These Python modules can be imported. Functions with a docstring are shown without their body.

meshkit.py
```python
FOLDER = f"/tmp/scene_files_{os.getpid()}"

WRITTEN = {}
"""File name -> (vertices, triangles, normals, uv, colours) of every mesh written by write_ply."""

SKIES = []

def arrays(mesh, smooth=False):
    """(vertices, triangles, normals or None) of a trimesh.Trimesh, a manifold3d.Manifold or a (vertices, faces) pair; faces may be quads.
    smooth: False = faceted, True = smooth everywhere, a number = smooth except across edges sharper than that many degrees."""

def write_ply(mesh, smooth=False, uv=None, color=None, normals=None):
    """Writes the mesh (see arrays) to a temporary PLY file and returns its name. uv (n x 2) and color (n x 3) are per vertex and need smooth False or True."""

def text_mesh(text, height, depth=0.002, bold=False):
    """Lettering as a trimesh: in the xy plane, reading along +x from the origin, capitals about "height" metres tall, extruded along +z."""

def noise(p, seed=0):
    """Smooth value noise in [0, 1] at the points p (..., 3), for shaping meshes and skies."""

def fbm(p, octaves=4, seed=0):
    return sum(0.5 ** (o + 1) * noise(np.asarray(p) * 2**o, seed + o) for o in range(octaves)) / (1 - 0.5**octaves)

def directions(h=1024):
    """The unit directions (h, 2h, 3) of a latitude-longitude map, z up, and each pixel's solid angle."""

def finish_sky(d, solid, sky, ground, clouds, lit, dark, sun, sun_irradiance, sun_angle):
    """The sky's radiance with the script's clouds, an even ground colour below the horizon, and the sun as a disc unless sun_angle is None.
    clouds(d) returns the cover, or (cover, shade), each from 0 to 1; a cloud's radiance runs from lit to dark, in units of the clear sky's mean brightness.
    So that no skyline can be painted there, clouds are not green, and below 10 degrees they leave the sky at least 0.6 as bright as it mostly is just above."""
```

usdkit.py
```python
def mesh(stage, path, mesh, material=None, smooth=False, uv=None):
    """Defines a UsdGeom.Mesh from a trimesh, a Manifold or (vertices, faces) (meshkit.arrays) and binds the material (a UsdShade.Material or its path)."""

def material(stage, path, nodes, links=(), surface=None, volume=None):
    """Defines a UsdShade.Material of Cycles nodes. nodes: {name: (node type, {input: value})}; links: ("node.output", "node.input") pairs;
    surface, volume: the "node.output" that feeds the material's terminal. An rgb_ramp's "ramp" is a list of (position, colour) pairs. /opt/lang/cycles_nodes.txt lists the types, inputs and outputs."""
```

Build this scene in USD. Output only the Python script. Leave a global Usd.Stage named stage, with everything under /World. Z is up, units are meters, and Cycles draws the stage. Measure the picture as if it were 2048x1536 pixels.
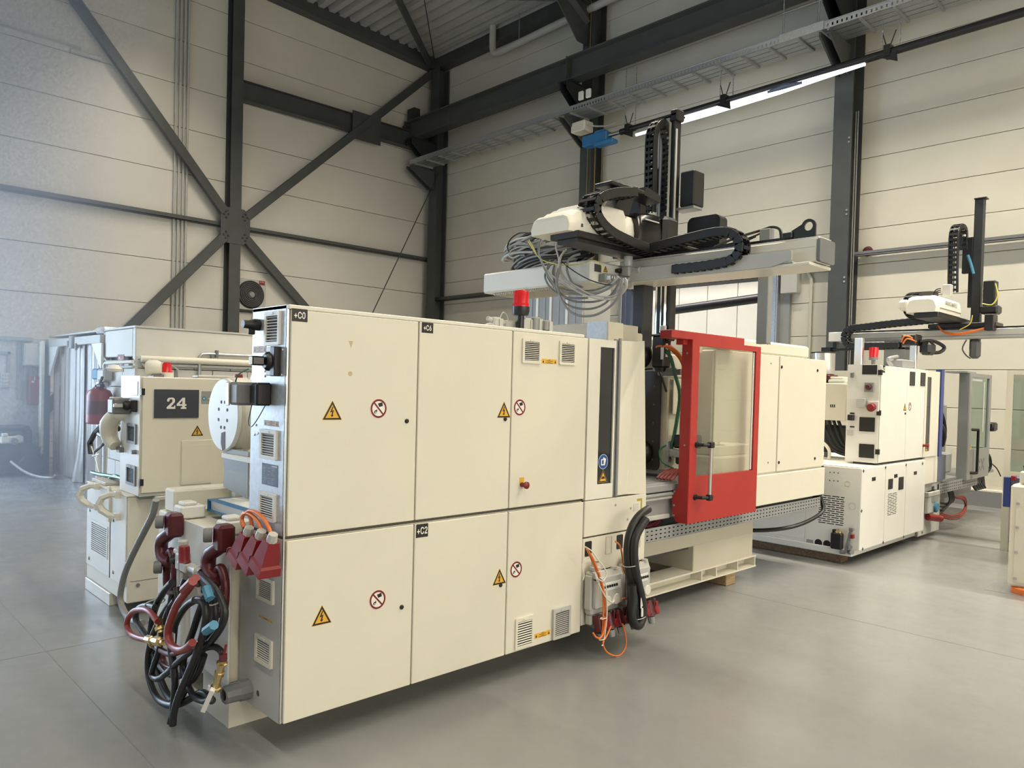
import math, random
import numpy as np, trimesh
from shapely.geometry import Polygon, Point, LineString, box as sbox
from shapely import affinity
from shapely.ops import unary_union
import meshkit, usdkit
from pxr import Usd, UsdGeom, UsdLux, UsdShade, Gf, Sdf, Vt

stage = Usd.Stage.CreateInMemory()
UsdGeom.SetStageUpAxis(stage, 'Z')
UsdGeom.Xform.Define(stage, '/World'); UsdGeom.Scope.Define(stage, '/World/Looks')

# ---------------------------------------------------------------- camera, light, exposure
cam = UsdGeom.Camera.Define(stage, '/World/camera')
RT, UP, BK = (0.693767, 0.719736, 0.025842), (-0.032387, -0.004667, 0.999465), (0.719471, -0.694232, 0.020072)
cam.AddTransformOp().Set(Gf.Matrix4d(*RT, 0, *UP, 0, *BK, 0, 0, 0, 1.62, 1))
cam.CreateHorizontalApertureAttr(36.0); cam.CreateVerticalApertureAttr(27.0)
cam.CreateFocalLengthAttr(26.5667); cam.CreateVerticalApertureOffsetAttr(0.668)
cam.CreateClippingRangeAttr(Gf.Vec2f(0.05, 500))
cam.CreateExposureAttr(0.0)

dome = UsdLux.DomeLight.Define(stage, '/World/sky'); dome.CreateIntensityAttr(0.6); dome.CreateColorAttr(Gf.Vec3f(0.75, 0.87, 1.0))

def rect_light(name, loc, aim, w, h, intensity, color):
    l = UsdLux.RectLight.Define(stage, '/World/' + name)
    z = -np.array(aim, float); z /= np.linalg.norm(z)
    x = np.cross([0, 0, 1.0], z) if abs(z[2]) < .95 else np.cross([0, 1.0, 0], z); x /= np.linalg.norm(x); y = np.cross(z, x)
    l.AddTransformOp().Set(Gf.Matrix4d(*x, 0, *y, 0, *z, 0, *map(float, loc), 1))
    l.CreateWidthAttr(w); l.CreateHeightAttr(h); l.CreateIntensityAttr(intensity); l.CreateColorAttr(Gf.Vec3f(*color))
    return l
WARM = (1.0, 0.90, 0.74); COOL = (0.66, 0.82, 1.0); NEUTRAL = (1.0, 0.95, 0.86)
# rows of deep lamp troughs under the roof (all above the picture), daylight through openings of the walls behind and beside the camera
LAMPS = [(-12.5, 5.2, 34), (-7.0, 5.6, 60), (-1.0, 5.6, 60), (5.0, 5.6, 60), (-6.4, 9.5, 100), (-1.4, 9.5, 150), (3.6, 9.5, 150), (-5, -1.0, 34), (1, -1.0, 44), (6, -1.0, 44)]
for i, (lx, ly, power) in enumerate(LAMPS):
    rect_light('roof_lamp_light_%03d' % i, (lx, ly, 9.35), (0, 0, -1), 4.2, 0.5, power, WARM)
rect_light('gate_daylight', (-14.4, -1.2, 2.0), (1, 0.06, -0.02), 4.6, 3.0, 20.0, COOL)
rect_light('window_daylight', (-8.5, -7.6, 3.0), (0.0, 1, -0.02), 9.0, 3.0, 2.0, COOL)
rect_light('side_window_daylight', (7.8, 2.0, 3.2), (-1, 0, -0.05), 11.0, 2.6, 4.8, NEUTRAL)

# ---------------------------------------------------------------- helpers
def rnd(seed): return random.Random(seed)
class B:
    """Collects shapes; put() makes them one mesh of the scene."""
    def __init__(s): s.v, s.f, s.c, s.n = [], [], [], 0
    def add(s, v, f, col=(1, 1, 1), T=None):
        v = np.asarray(v, float); f = np.asarray(f, int)
        if T is not None: v = v @ T[:3, :3].T + T[:3, 3]
        if f.shape[1] == 4: f = np.vstack([f[:, [0, 1, 2]], f[:, [0, 2, 3]]])
        s.v.append(v); s.f.append(f + s.n); s.c.append(np.tile(col, (len(v), 1))); s.n += len(v); return s
    def tm(s, m, col=(1, 1, 1), T=None): return s.add(m.vertices, m.faces, col, T)
    def box(s, x0, x1, y0, y1, z0, z1, b=0.0, col=(1, 1, 1), T=None):
        lo, hi = np.minimum([x0, y0, z0], [x1, y1, z1]), np.maximum([x0, y0, z0], [x1, y1, z1])
        b = min(b, .45 * (hi - lo).min())
        if b <= 0:
            v = np.array([[lo[0] if i & 1 == 0 else hi[0], lo[1] if i & 2 == 0 else hi[1], lo[2] if i & 4 == 0 else hi[2]] for i in range(8)])
            return s.add(v, [[0, 2, 3, 1], [4, 5, 7, 6], [0, 1, 5, 4], [2, 6, 7, 3], [0, 4, 6, 2], [1, 3, 7, 5]], col, T)
        v = []
        for i in range(8):
            sg = np.array([1 if i & 1 else -1, 1 if i & 2 else -1, 1 if i & 4 else -1])
            p = np.where(sg > 0, hi, lo)
            for k in range(3):
                q = p - sg * b; q[k] = p[k]; v.append(q)
        return s.add(v, BEV, col, T)
    def tube(s, pts, r, n=8, smooth=0, closed=False, col=(1, 1, 1), T=None, cap=True):
        p = np.asarray(pts, float)
        r = np.atleast_1d(np.asarray(r, float)); r = np.repeat(r, len(p)) if len(r) == 1 else r
        if smooth:
            r = np.interp(np.arange((len(p) if closed else len(p) - 1) * smooth + (not closed)) / smooth, np.arange(len(r) + closed), np.r_[r, r[:1]] if closed else r)
            p = spline(p, smooth, closed)
        t = np.gradient(p, axis=0) if not closed else np.roll(p, -1, 0) - np.roll(p, 1, 0)
        t /= np.linalg.norm(t, axis=1, keepdims=True) + 1e-12
        a = np.cross(t[0], [0, 0, 1.0] if abs(t[0][2]) < .9 else [1.0, 0, 0]); A = []
        for k in range(len(p)):
            a = a - t[k] * (a @ t[k]); a = a / (np.linalg.norm(a) + 1e-12); A.append(a)
        A = np.array(A); Bn = np.cross(t, A); ang = np.arange(n) * 2 * np.pi / n
        v = (p[:, None] + r[:, None, None] * (np.cos(ang)[None, :, None] * A[:, None] + np.sin(ang)[None, :, None] * Bn[:, None])).reshape(-1, 3)
        m = len(p); q = []
        for i in range(m if closed else m - 1):
            i2 = (i + 1) % m
            for j in range(n): q.append([i * n + j, i * n + (j + 1) % n, i2 * n + (j + 1) % n, i2 * n + j])
        s.add(v, q, col, T)
        if cap and not closed:
            for e, rev in ((0, 1), (m - 1, 0)):
                ring = v[e * n:(e + 1) * n]; f = [[0, j, j + 1] for j in range(1, n - 1)]
                s.add(ring[::-1] if rev else ring, f, col, T)
        return s
    def cyl(s, p0, p1, r, n=16, col=(1, 1, 1), r1=None, T=None): return s.tube([p0, p1], [r, r if r1 is None else r1], n, col=col, T=T)
    def lathe(s, prof, p, axis=(0, 0, 1), n=20, col=(1, 1, 1)):
        """prof: (radius, height along axis) pairs."""
        z = np.array(axis, float); z /= np.linalg.norm(z); x = np.cross(z, [0, 0, 1.0] if abs(z[2]) < .9 else [1.0, 0, 0]); x /= np.linalg.norm(x); y = np.cross(z, x)
        ang = np.arange(n) * 2 * np.pi / n; v = []
        for r, h in prof: v += [np.array(p) + z * h + r * (x * math.cos(a) + y * math.sin(a)) for a in ang]
        q = [[i * n + j, i * n + (j + 1) % n, (i + 1) * n + (j + 1) % n, (i + 1) * n + j] for i in range(len(prof) - 1) for j in range(n)]
        return s.add(v, q, col)
    def poly(s, pts, d, T=None, col=(1, 1, 1), z=0.0):
        """A flat outline (list of points or shapely shape) in u,v extruded by d along n."""
        g = pts if hasattr(pts, 'geom_type') else Polygon(pts)
        for h in getattr(g, 'geoms', [g]):
            m = trimesh.creation.extrude_polygon(h, d, engine='earcut'); m.apply_translation([0, 0, z]); s.tm(m, col, T)
        return s
    def text(s, t, h, T, d=.0015, col=(1, 1, 1), bold=False, center=True, sx=1.0, z=0):
        m = meshkit.text_mesh(t, h, d, bold); m.apply_scale([sx, 1, 1])
        if center: m.apply_translation([-m.bounds[:, 0].mean(), -m.bounds[:, 1].mean(), z])
        return s.tm(m, col, T)
def _bev():
    pts = []
    for i in range(8):
        sg = np.array([1 if i & 1 else -1, 1 if i & 2 else -1, 1 if i & 4 else -1], float)
        for k in range(3):
            q = sg * .8; q[k] = sg[k]; pts.append(q)
    return np.array(trimesh.Trimesh(*(lambda h: (h.points, fixw(h)))(hull(pts)), process=False).faces)
def hull(pts):
    from scipy.spatial import ConvexHull
    return ConvexHull(np.array(pts), qhull_options='Qt')
def fixw(h):
    out = []
    for f, e in zip(h.simplices, h.equations):
        a, b, c = h.points[f]
        out.append(f if np.dot(np.cross(b - a, c - a), e[:3]) > 0 else f[::-1])
    return np.array(out)
BEV = _bev()
def spline(p, k, closed=False):
    p = np.asarray(p, float); n = len(p); out = []
    for i in range(n if closed else n - 1):
        g = (lambda j: p[j % n]) if closed else (lambda j: p[min(max(j, 0), n - 1)])
        a, b, c, d = g(i - 1), g(i), g(i + 1), g(i + 2)
        for u in np.arange(k) / k: out.append(.5 * (2 * b + (c - a) * u + (2 * a - 5 * b + 4 * c - d) * u * u + (3 * b - a - 3 * c + d) * u ** 3))
    if not closed: out.append(p[-1])
    return np.array(out)
def face(ax, a, u, v, n=0.0):
    """Frame on a face: ax 'x' looks to +x (u = y), ax 'y' looks to -y (u = x); v = z."""
    T = np.eye(4)
    if ax == 'x': T[:3, 0], T[:3, 1], T[:3, 2], T[:3, 3] = (0, 1, 0), (0, 0, 1), (1, 0, 0), (a + n, u, v)
    else: T[:3, 0], T[:3, 1], T[:3, 2], T[:3, 3] = (1, 0, 0), (0, 0, 1), (0, -1, 0), (u, a - n, v)
    return T

USED = {}
def uniq(path):
    k = USED.get(path, 0); USED[path] = k + 1
    return path if k == 0 else '%s_%03d' % (path, k)
ORIG = {}
def meta(p, label=None, cat=None, group=None, kind=None):
    for k, t in (('label', label), ('category', cat), ('group', group), ('kind', kind)):
        if t: p.SetCustomDataByKey(k, t)
    return p
def thing(name, label, cat, loc=(0, 0, 0), group=None):
    x = UsdGeom.Xform.Define(stage, uniq('/World/' + name)); x.AddTranslateOp().Set(Gf.Vec3d(*map(float, loc)))
    p = str(x.GetPath()); ORIG[p] = np.array(loc, float); meta(x.GetPrim(), label, cat, group); return p
def struct(name):
    x = UsdGeom.Xform.Define(stage, uniq('/World/' + name)); p = str(x.GetPath()); ORIG[p] = np.zeros(3); meta(x.GetPrim(), kind='structure'); return p
def put(name, b, mat, parent=None, label=None, cat=None, group=None, kind=None, smooth=False):
    path = uniq((parent or '/World') + '/' + name); o = np.zeros(3)
    if parent: o = ORIG[parent]
    ORIG[path] = o
    v, f, c = np.vstack(b.v), np.vstack(b.f), np.vstack(b.c)
    n = None; m = mat if isinstance(mat, UsdShade.Material) else M[mat]
    if smooth:
        v, f, n = meshkit.arrays((v, f), smooth)
    g = UsdGeom.Mesh.Define(stage, path)
    g.CreatePointsAttr(Vt.Vec3fArray.FromNumpy((v - o).astype(np.float32)))
    g.CreateFaceVertexCountsAttr(Vt.IntArray.FromNumpy(np.full(len(f), 3, np.int32)))
    g.CreateFaceVertexIndicesAttr(Vt.IntArray.FromNumpy(f.astype(np.int32).ravel()))
    g.CreateSubdivisionSchemeAttr('none')
    if n is not None:
        g.CreateNormalsAttr(Vt.Vec3fArray.FromNumpy(n.astype(np.float32))); g.SetNormalsInterpolation('vertex')
    elif c.min() < 1:
        UsdGeom.PrimvarsAPI(g).CreatePrimvar('col', Sdf.ValueTypeNames.Color3fArray, 'vertex').Set(Vt.Vec3fArray.FromNumpy(c.astype(np.float32)))
    UsdShade.MaterialBindingAPI.Apply(g.GetPrim()).Bind(m)
    meta(g.GetPrim(), label, cat, group, kind); return path
def dup(src, label, loc, group=None):
    """Another copy of a thing, by internal reference."""
    s = stage.GetPrimAtPath(src); base = src.rsplit('/', 1)[1]
    x = UsdGeom.Xform.Define(stage, uniq('/World/' + base)); p = x.GetPrim()
    p.GetReferences().AddInternalReference(src); p.SetInstanceable(True)
    x.GetPrim().GetAttribute('xformOp:translate').Set(Gf.Vec3d(*map(float, loc)))
    meta(p, label, s.GetCustomDataByKey('category'), group); return str(x.GetPath())

# ---------------------------------------------------------------- materials
M = {}
def srgb(*c): return tuple((x / 255 / 12.92 if x <= 10 else ((x / 255 + .055) / 1.055) ** 2.4) for x in c)
def paint(name, col, rough=.45, metal=0.0, var=.06, scale=3.0, bump=0.0, bscale=400, coat=0.0, spec=.5, trans=0.0, emit=0.0):
    lo, hi = tuple(x * (1 - var) for x in col), tuple(min(1, x * (1 + var)) for x in col)
    pr = {'roughness': rough, 'metallic': metal, 'specular_ior_level': spec, 'coat_weight': coat, 'transmission_weight': trans}
    if emit: pr.update(emission_color=col, emission_strength=emit)
    nodes = {'tc': ('texture_coordinate', {}), 'n': ('noise_texture', {'scale': scale, 'detail': 4.0}), 'r': ('rgb_ramp', {'ramp': [(.3, lo), (.7, hi)]}), 'p': ('principled_bsdf', pr)}
    links = [('tc.object', 'n.vector'), ('n.fac', 'r.fac'), ('r.color', 'p.base_color')]
    if bump:
        nodes['n2'] = ('noise_texture', {'scale': bscale, 'detail': 2.0}); nodes['b'] = ('bump', {'strength': bump, 'distance': .002})
        links += [('tc.object', 'n2.vector'), ('n2.fac', 'b.height'), ('b.normal', 'p.normal')]
    M[name] = usdkit.material(stage, '/World/Looks/' + name, nodes, links, surface='p.BSDF'); return M[name]
paint('cream', (.70, .67, .56), .42, var=.02, bump=.12, bscale=900)
paint('cream_light', (.73, .705, .61), .42, var=.02, bump=.1, bscale=900)
paint('cream_dark', (.55, .515, .41), .45, var=.03)
paint('white_paint', (.74, .735, .69), .4, var=.02)
paint('panel_left', (.66, .635, .57), .55, var=.03, scale=1.2, bump=.1, bscale=60)
paint('panel_back', (.66, .63, .53), .55, var=.03, scale=1.2, bump=.1, bscale=60)
paint('seam', (.12, .11, .095), .8)
paint('steel_grey', (.062, .068, .067), .5, var=.1, bump=.05)
paint('steel_dark', (.022, .026, .028), .5, var=.1)
paint('deck', (.42, .42, .40), .5, var=.05)
paint('galv', (.44, .46, .475), .38, .75, var=.18, scale=60)
paint('zinc', (.50, .515, .525), .40, .6, var=.10, scale=45)
paint('alu', (.62, .62, .60), .28, .85, var=.05)
paint('chrome', (.72, .71, .68), .12, 1.0, var=.03)
paint('brass', (.55, .42, .2), .3, .9)
paint('grey_paint', (.27, .28, .275), .45, var=.04)
paint('mid_grey', (.17, .175, .18), .45, var=.05)
paint('light_grey', (.47, .47, .44), .45, var=.04)
paint('black_plastic', (.011, .011, .0115), .38, var=.1)
paint('black_gloss', (.009, .009, .0095), .18, var=.1)
paint('rubber', (.014, .015, .016), .42, var=.15)
paint('dark_glass', (.018, .022, .027), .04, var=.1)
paint('red_paint', (.40, .026, .022), .38, var=.04, bump=.1, bscale=700)
paint('red_plastic', (.22, .014, .018), .35, var=.1)
paint('red_dark', (.085, .010, .014), .38, var=.15)
paint('red_lamp', (.85, .02, .03), .15, var=.05, trans=.35)
paint('red_hose', (.24, .035, .03), .4, var=.1)
paint('orange', (.75, .19, .04), .45, var=.06)
paint('orange_steel', (.62, .24, .03), .45)
paint('blue_paint', (.025, .05, .22), .4)
paint('blue_grey', (.10, .125, .20), .45)
paint('blue_motor', (.03, .16, .36), .42)
paint('blue_tape', (.06, .22, .34), .5)
paint('cable_grey', (.22, .22, .215), .45, var=.1)
paint('cable_light', (.46, .45, .42), .45, var=.08)
paint('cable_white', (.7, .68, .6), .45)
paint('cable_yellow', (.55, .5, .1), .45)
paint('cable_green', (.03, .14, .08), .45)
paint('yellow', (.70, .36, .035), .5)
paint('yellow_pale', (.62, .66, .42), .5)
paint('paper', (.75, .74, .7), .7)
paint('plaster', (.60, .585, .53), .7, var=.03, bump=.2, bscale=120)
paint('block', (.58, .565, .52), .75, var=.05, bump=.3, bscale=90)
paint('plinth', (.19, .195, .20), .6, var=.05)
paint('concrete_dark', (.06, .062, .065), .6)
paint('copper', (.45, .25, .15), .4, .6)
paint('clear_film', (.70, .70, .69), .15, trans=.2)
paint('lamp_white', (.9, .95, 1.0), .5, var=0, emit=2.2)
M['decal'] = usdkit.material(stage, '/World/Looks/decal', {'a': ('attribute', {'attribute': 'col'}), 'p': ('principled_bsdf', {'roughness': .45})}, [('a.color', 'p.base_color')], surface='p.BSDF')
def wood(name, a, b):
    M[name] = usdkit.material(stage, '/World/Looks/' + name, {'tc': ('texture_coordinate', {}), 'm': ('mapping', {'scale': (12, 1.2, 12)}), 'n': ('noise_texture', {'scale': 4.0, 'detail': 6.0, 'distortion': .6}),
        'r': ('rgb_ramp', {'ramp': [(.35, a), (.65, b)]}), 'p': ('principled_bsdf', {'roughness': .65})}, [('tc.object', 'm.vector'), ('m.vector', 'n.vector'), ('n.fac', 'r.fac'), ('r.color', 'p.base_color')], surface='p.BSDF')
wood('wood', (.30, .20, .10), (.46, .34, .19)); wood('wood_dark', (.10, .06, .03), (.19, .12, .06))
def floor_mat():
    M['floor'] = usdkit.material(stage, '/World/Looks/floor', {'tc': ('texture_coordinate', {}), 'n': ('noise_texture', {'scale': .35, 'detail': 5.0}), 'r': ('rgb_ramp', {'ramp': [(.3, (.205, .212, .208)), (.7, (.245, .252, .247))]}),
        'n2': ('noise_texture', {'scale': 2.2, 'detail': 5.0}), 'rr': ('rgb_ramp', {'ramp': [(.3, (.20, .20, .20)), (.75, (.34, .34, .34))]}), 'n3': ('noise_texture', {'scale': 90.0, 'detail': 3.0}), 'b': ('bump', {'strength': .06, 'distance': .004}),
        'p': ('principled_bsdf', {'specular_ior_level': .5})},
        [('tc.object', 'n.vector'), ('tc.object', 'n2.vector'), ('tc.object', 'n3.vector'), ('n.fac', 'r.fac'), ('r.color', 'p.base_color'), ('n2.fac', 'rr.fac'), ('rr.color', 'p.roughness'), ('n3.fac', 'b.height'), ('b.normal', 'p.normal')], surface='p.BSDF')
floor_mat()
def pane(name, tint, refl=.09):
    M[name] = usdkit.material(stage, '/World/Looks/' + name, {'t': ('transparent_bsdf', {'color': tint}), 'g': ('glossy_bsdf', {'color': (1, 1, 1), 'roughness': .03}), 'm': ('mix_closure', {'fac': refl})},
        [('t.BSDF', 'm.closure1'), ('g.BSDF', 'm.closure2')], surface='m.closure')
pane('pane', (.90, .91, .88)); pane('pane_green', (.66, .74, .71))
M['curtain'] = usdkit.material(stage, '/World/Looks/curtain', {'tc': ('texture_coordinate', {}), 'mp': ('mapping', {'scale': (5, 5, .5)}), 'n': ('noise_texture', {'scale': 3.0, 'detail': 5.0}), 'r': ('rgb_ramp', {'ramp': [(.3, (.24, .21, .18)), (.7, (.42, .40, .38))]}), 'p': ('principled_bsdf', {'roughness': .25, 'transmission_weight': .25})},
    [('tc.object', 'mp.vector'), ('mp.vector', 'n.vector'), ('n.fac', 'r.fac'), ('r.color', 'p.base_color')], surface='p.BSDF')

M['haze'] = usdkit.material(stage, '/World/Looks/haze', {'v': ('principled_volume', {'color': (.80, .88, 1.0), 'density': .08, 'anisotropy': .25})}, [], volume='v.volume')
# ================================================================ the room
LX, RY = -17.1, 13.2
fl = struct('floor')
put('floor_slab', B().box(-18, 9, -8, 13.4, -.2, 0), 'floor', fl)
b = B()
for y in (-3.2, 1.12, 5.6, 10.05): b.box(-17.1, 9, y - .002, y + .002, .0003, .0007)
for x in (-10.4, -5.05, .3): b.box(x - .002, x + .002, -8, 13.2, .0003, .0007)
put('floor_joint', b, 'mid_grey', fl)

wl = struct('wall_left')
b = B().box(LX - .3, LX - .1, -8, RY, 0, 12); put('wall_backing', b, 'seam', wl)
zs = [0, .32, 1.29, 2.26, 3.23, 4.195, 5.165, 6.14, 7.12, 8.04, 8.99, 9.93, 10.9, 11.9]
for z0, z1 in zip(zs[:-1], zs[1:]):
    for y0, y1 in ((-8, 1.3), (1.3, 7.33), (7.33, RY)):
        put('wall_panel', B().box(LX - .12, LX, y0 + .004, y1 - .004, z0 + .005, z1 - .005, .006), 'panel_left', wl)
wb = struct('wall_back')
put('wall_backing', B().box(-17.4, -10.06, RY + .1, RY + .25, 0, 12).box(-6.6, 9, RY + .1, RY + .25, 0, 12).box(-10.06, -6.6, RY + .1, RY + .25, 3.88, 12), 'seam', wb)
zs = [.25] + [.29 + .597 * k for k in range(1, 20)]
for z0, z1 in zip(zs[:-1], zs[1:]):
    for x0, x1 in ((-17.1, -11.12), (-11.12, -5.42), (-5.42, .3), (.3, 6), (6, 9)):
        segs = [(x0, x1)]
        if z0 < 3.6 and x0 < -6.6 and x1 > -10.06: segs = [(x0, -10.06), (-6.6, x1)]
        for a, c in segs:
            zz0, zz1 = z0, z1
            if c - a > .05: put('wall_panel', B().box(a + .004, c - .004, RY, RY + .12, zz0 + .004, zz1 - .004, .005), 'panel_back', wb)
put('baseboard_back', B().box(-6.6, 9, RY - .06, RY + .1, 0, .22).box(-17.1, -10.06, RY - .06, RY + .1, 0, .22), 'plinth', None, kind='structure')
put('trim_1', B().box(-6.6, 9, RY - .035, RY + .1, .222, .262, .008).box(-17.1, -10.06, RY - .035, RY + .1, .222, .262, .008), 'cream_light', None, kind='structure')
wr = struct('wall_right'); put('wall_lining', B().box(8.2, 8.4, -8, RY, 0, 12), 'panel_back', wr)
wf = struct('wall_front'); put('wall_lining', B().box(-18, 9, -8.1, -7.9, 0, 12), 'panel_left', wf)

# roof: trapezoidal decking with ribs along x, rising away from the back wall
ce = struct('ceiling')
def zr(y): return 10.66 + (12.0 - y) * .0335
pitch = .2995
def rib(y):
    h = .13
    return [(y - .075, 0), (y - .055, 0), (y - .045, h), (y + .125, h), (y + .135, 0), (y + .2245, 0)]
k = 0
for s in range(24):
    b = B()
    for j in range(3):
        y = 12.98 - (s * 3 + j) * pitch
        zz = zr(y) + .02
        # a hanging rib and the recess beside it
        prof = [(y + .15, zz + .13), (y + .115, zz + .13), (y + .085, zz), (y - .065, zz), (y - .095, zz + .13), (y - .15, zz + .13)]
        v = []
        for x in (-17.15, 8.3): v += [(x, py, pz) for py, pz in prof]
        n = len(prof); b.add(v, [[i, i + 1, n + i + 1, n + i] for i in range(n - 1)])
    put('deck_sheet', b, 'deck', ce)
put('roof_insulation', B().box(-18, 9, -8, 13.4, 11.95, 12.1), 'deck', ce)

# ---------------------------------------------------------------- steelwork
def i_beam(b, p0, p1, h, w, tf=.016, tw=.012, up=(0, 0, 1)):
    """An I section from p0 to p1 (axis through its centre), height h along up."""
    p0, p1 = np.array(p0, float), np.array(p1, float); L = np.linalg.norm(p1 - p0); z = (p1 - p0) / L
    y = np.array(up, float) - z * np.dot(up, z); y /= np.linalg.norm(y); x = np.cross(y, z)
    T = np.eye(4); T[:3, 0], T[:3, 1], T[:3, 2], T[:3, 3] = x, y, z, p0
    b.box(-w / 2, w / 2, h / 2 - tf, h / 2, 0, L, T=T).box(-w / 2, w / 2, -h / 2, -h / 2 + tf, 0, L, T=T).box(-tw / 2, tw / 2, -h / 2 + tf, h / 2 - tf, 0, L, T=T); return b
def column(loc, w, d, z1, label, up):
    t = thing('steel_column', label, 'column', (*loc, 0))
    put('shaft', i_beam(B(), (*loc, 0), (*loc, z1), d, w, .02, .014, up), 'steel_grey', t)
    put('base_plate', B().box(loc[0] - .22, loc[0] + .22, loc[1] - .22, loc[1] + .22, 0, .025), 'steel_grey', t); return t
column((-16.95, 7.36), .26, .30, 10.4, 'dark grey steel column in the middle of the left wall, braces meeting at its gusset', (1, 0, 0))
c = column((-16.62, 12.98), .34, .36, 10.3, 'dark grey steel column standing in the far corner of the hall', (0, 1, 0))
c2 = column((-11.1, 12.98), .31, .42, 10.5, 'dark grey steel column behind the robot, with thin yellow-brown pipes up its side', (0, 1, 0))
put('conduit', B().tube([(-11.02, 12.755, 2), (-11.02, 12.755, 7.2)], .012, 6).tube([(-10.93, 12.9, 2), (-10.93, 12.9, 7.1)], .012, 6).tube([(-10.9, 13.1, 2), (-10.9, 13.1, 7.3)], .012, 6).tube([(-11.03, 12.755, 8.75), (-11.03, 12.755, 10.15), (-11.2, 12.755, 10.3)], .014, 6), 'brass', c2, label='thin yellow-brown conduits', smooth=40)
c3 = column((-5.42, 12.98), .31, .44, 10.5, 'dark grey steel column between the two machines, right of the roller door', (0, 1, 0))
b = B()
for z in (5.86, 4.66, 3.54): b.cyl((-5.3, 12.745, z), (-5.3, 12.76, z), .018, 8).cyl((-5.3, 12.745, z + .07), (-5.3, 12.76, z + .07), .018, 8)
put('bolt', b, 'alu', c3)
put('bracket_box', B().box(-5.5, -5.43, 12.7, 12.76, 7.02, 7.16, .008), 'white_paint', c3)
b = B()
for x in (-5.27, -5.235): b.tube([(x, 12.93, 1.9), (x, 12.93, 6.4)], .01, 6)
put('conduit', b, 'grey_paint', c3, smooth=40)

# gusset, braces, girts and beams on the left wall
GX = LX + .26; G = (GX, 7.36, 5.12)
t = thing('gusset_plate', 'large bolted gusset plate at the crossing of the braces on the left wall', 'plate', (GX, 7.36, 4.7))
b = B(); b.poly([(-.34, -.22), (-.2, -.4), (.2, -.4), (.34, -.22), (.34, .22), (.2, .4), (-.2, .4), (-.34, .22)], .02, face('x', GX + .03, 7.36, 5.12)); put('plate', b, 'steel_grey', t)
b = B()
for sy in (-1, 1):
    for sz in (-1, 1):
        for du, dv in ((.22, .16), (.27, .23), (.17, .24), (.23, .3)): b.cyl((GX + .05, 7.36 + sy * du, 5.12 + sz * dv), (GX + .075, 7.36 + sy * du, 5.12 + sz * dv), .022, 6)
put('bolt', b, 'steel_dark', t)
def brace(label, p, d=.15, name='diagonal_brace', cat='brace', start=.36):
    p = np.array(p, float); q = np.array(G) if start else None
    z = p - q; L = np.linalg.norm(z); z /= L; a = q + z * start
    b = B(); y = np.array([1.0, 0, 0]); x = np.cross(y, z); T = np.eye(4); T[:3, 0], T[:3, 1], T[:3, 2], T[:3, 3] = x, y, z, a
    b.box(-d / 2, d / 2, -.06, .06, 0, L - start, .008, T=T)
    put(name, b, 'steel_grey', None, label, cat)
brace('long diagonal brace rising to the upper left from the gusset plate', (GX, 3.2, 10.02), .2)
brace('long diagonal brace rising from the gusset plate to the far roof corner', (GX, 12.9, 10.28), .19)
brace('diagonal brace running down to the left from the gusset plate behind the brick annex', (GX, 3.6, .9), .2)
brace('diagonal brace running down to the right from the gusset plate past the wall fan', (GX, 10.8, 1.9), .2)
t = thing('wall_beam', 'deep steel beam on the left wall from the middle column to the crane girder', 'beam', (LX + .2, 10, 8.0))
put('beam_web', i_beam(B(), (LX + .17, 7.5, 8.24), (LX + .17, 13.0, 8.28), .44, .22), 'steel_grey', t)
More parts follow.
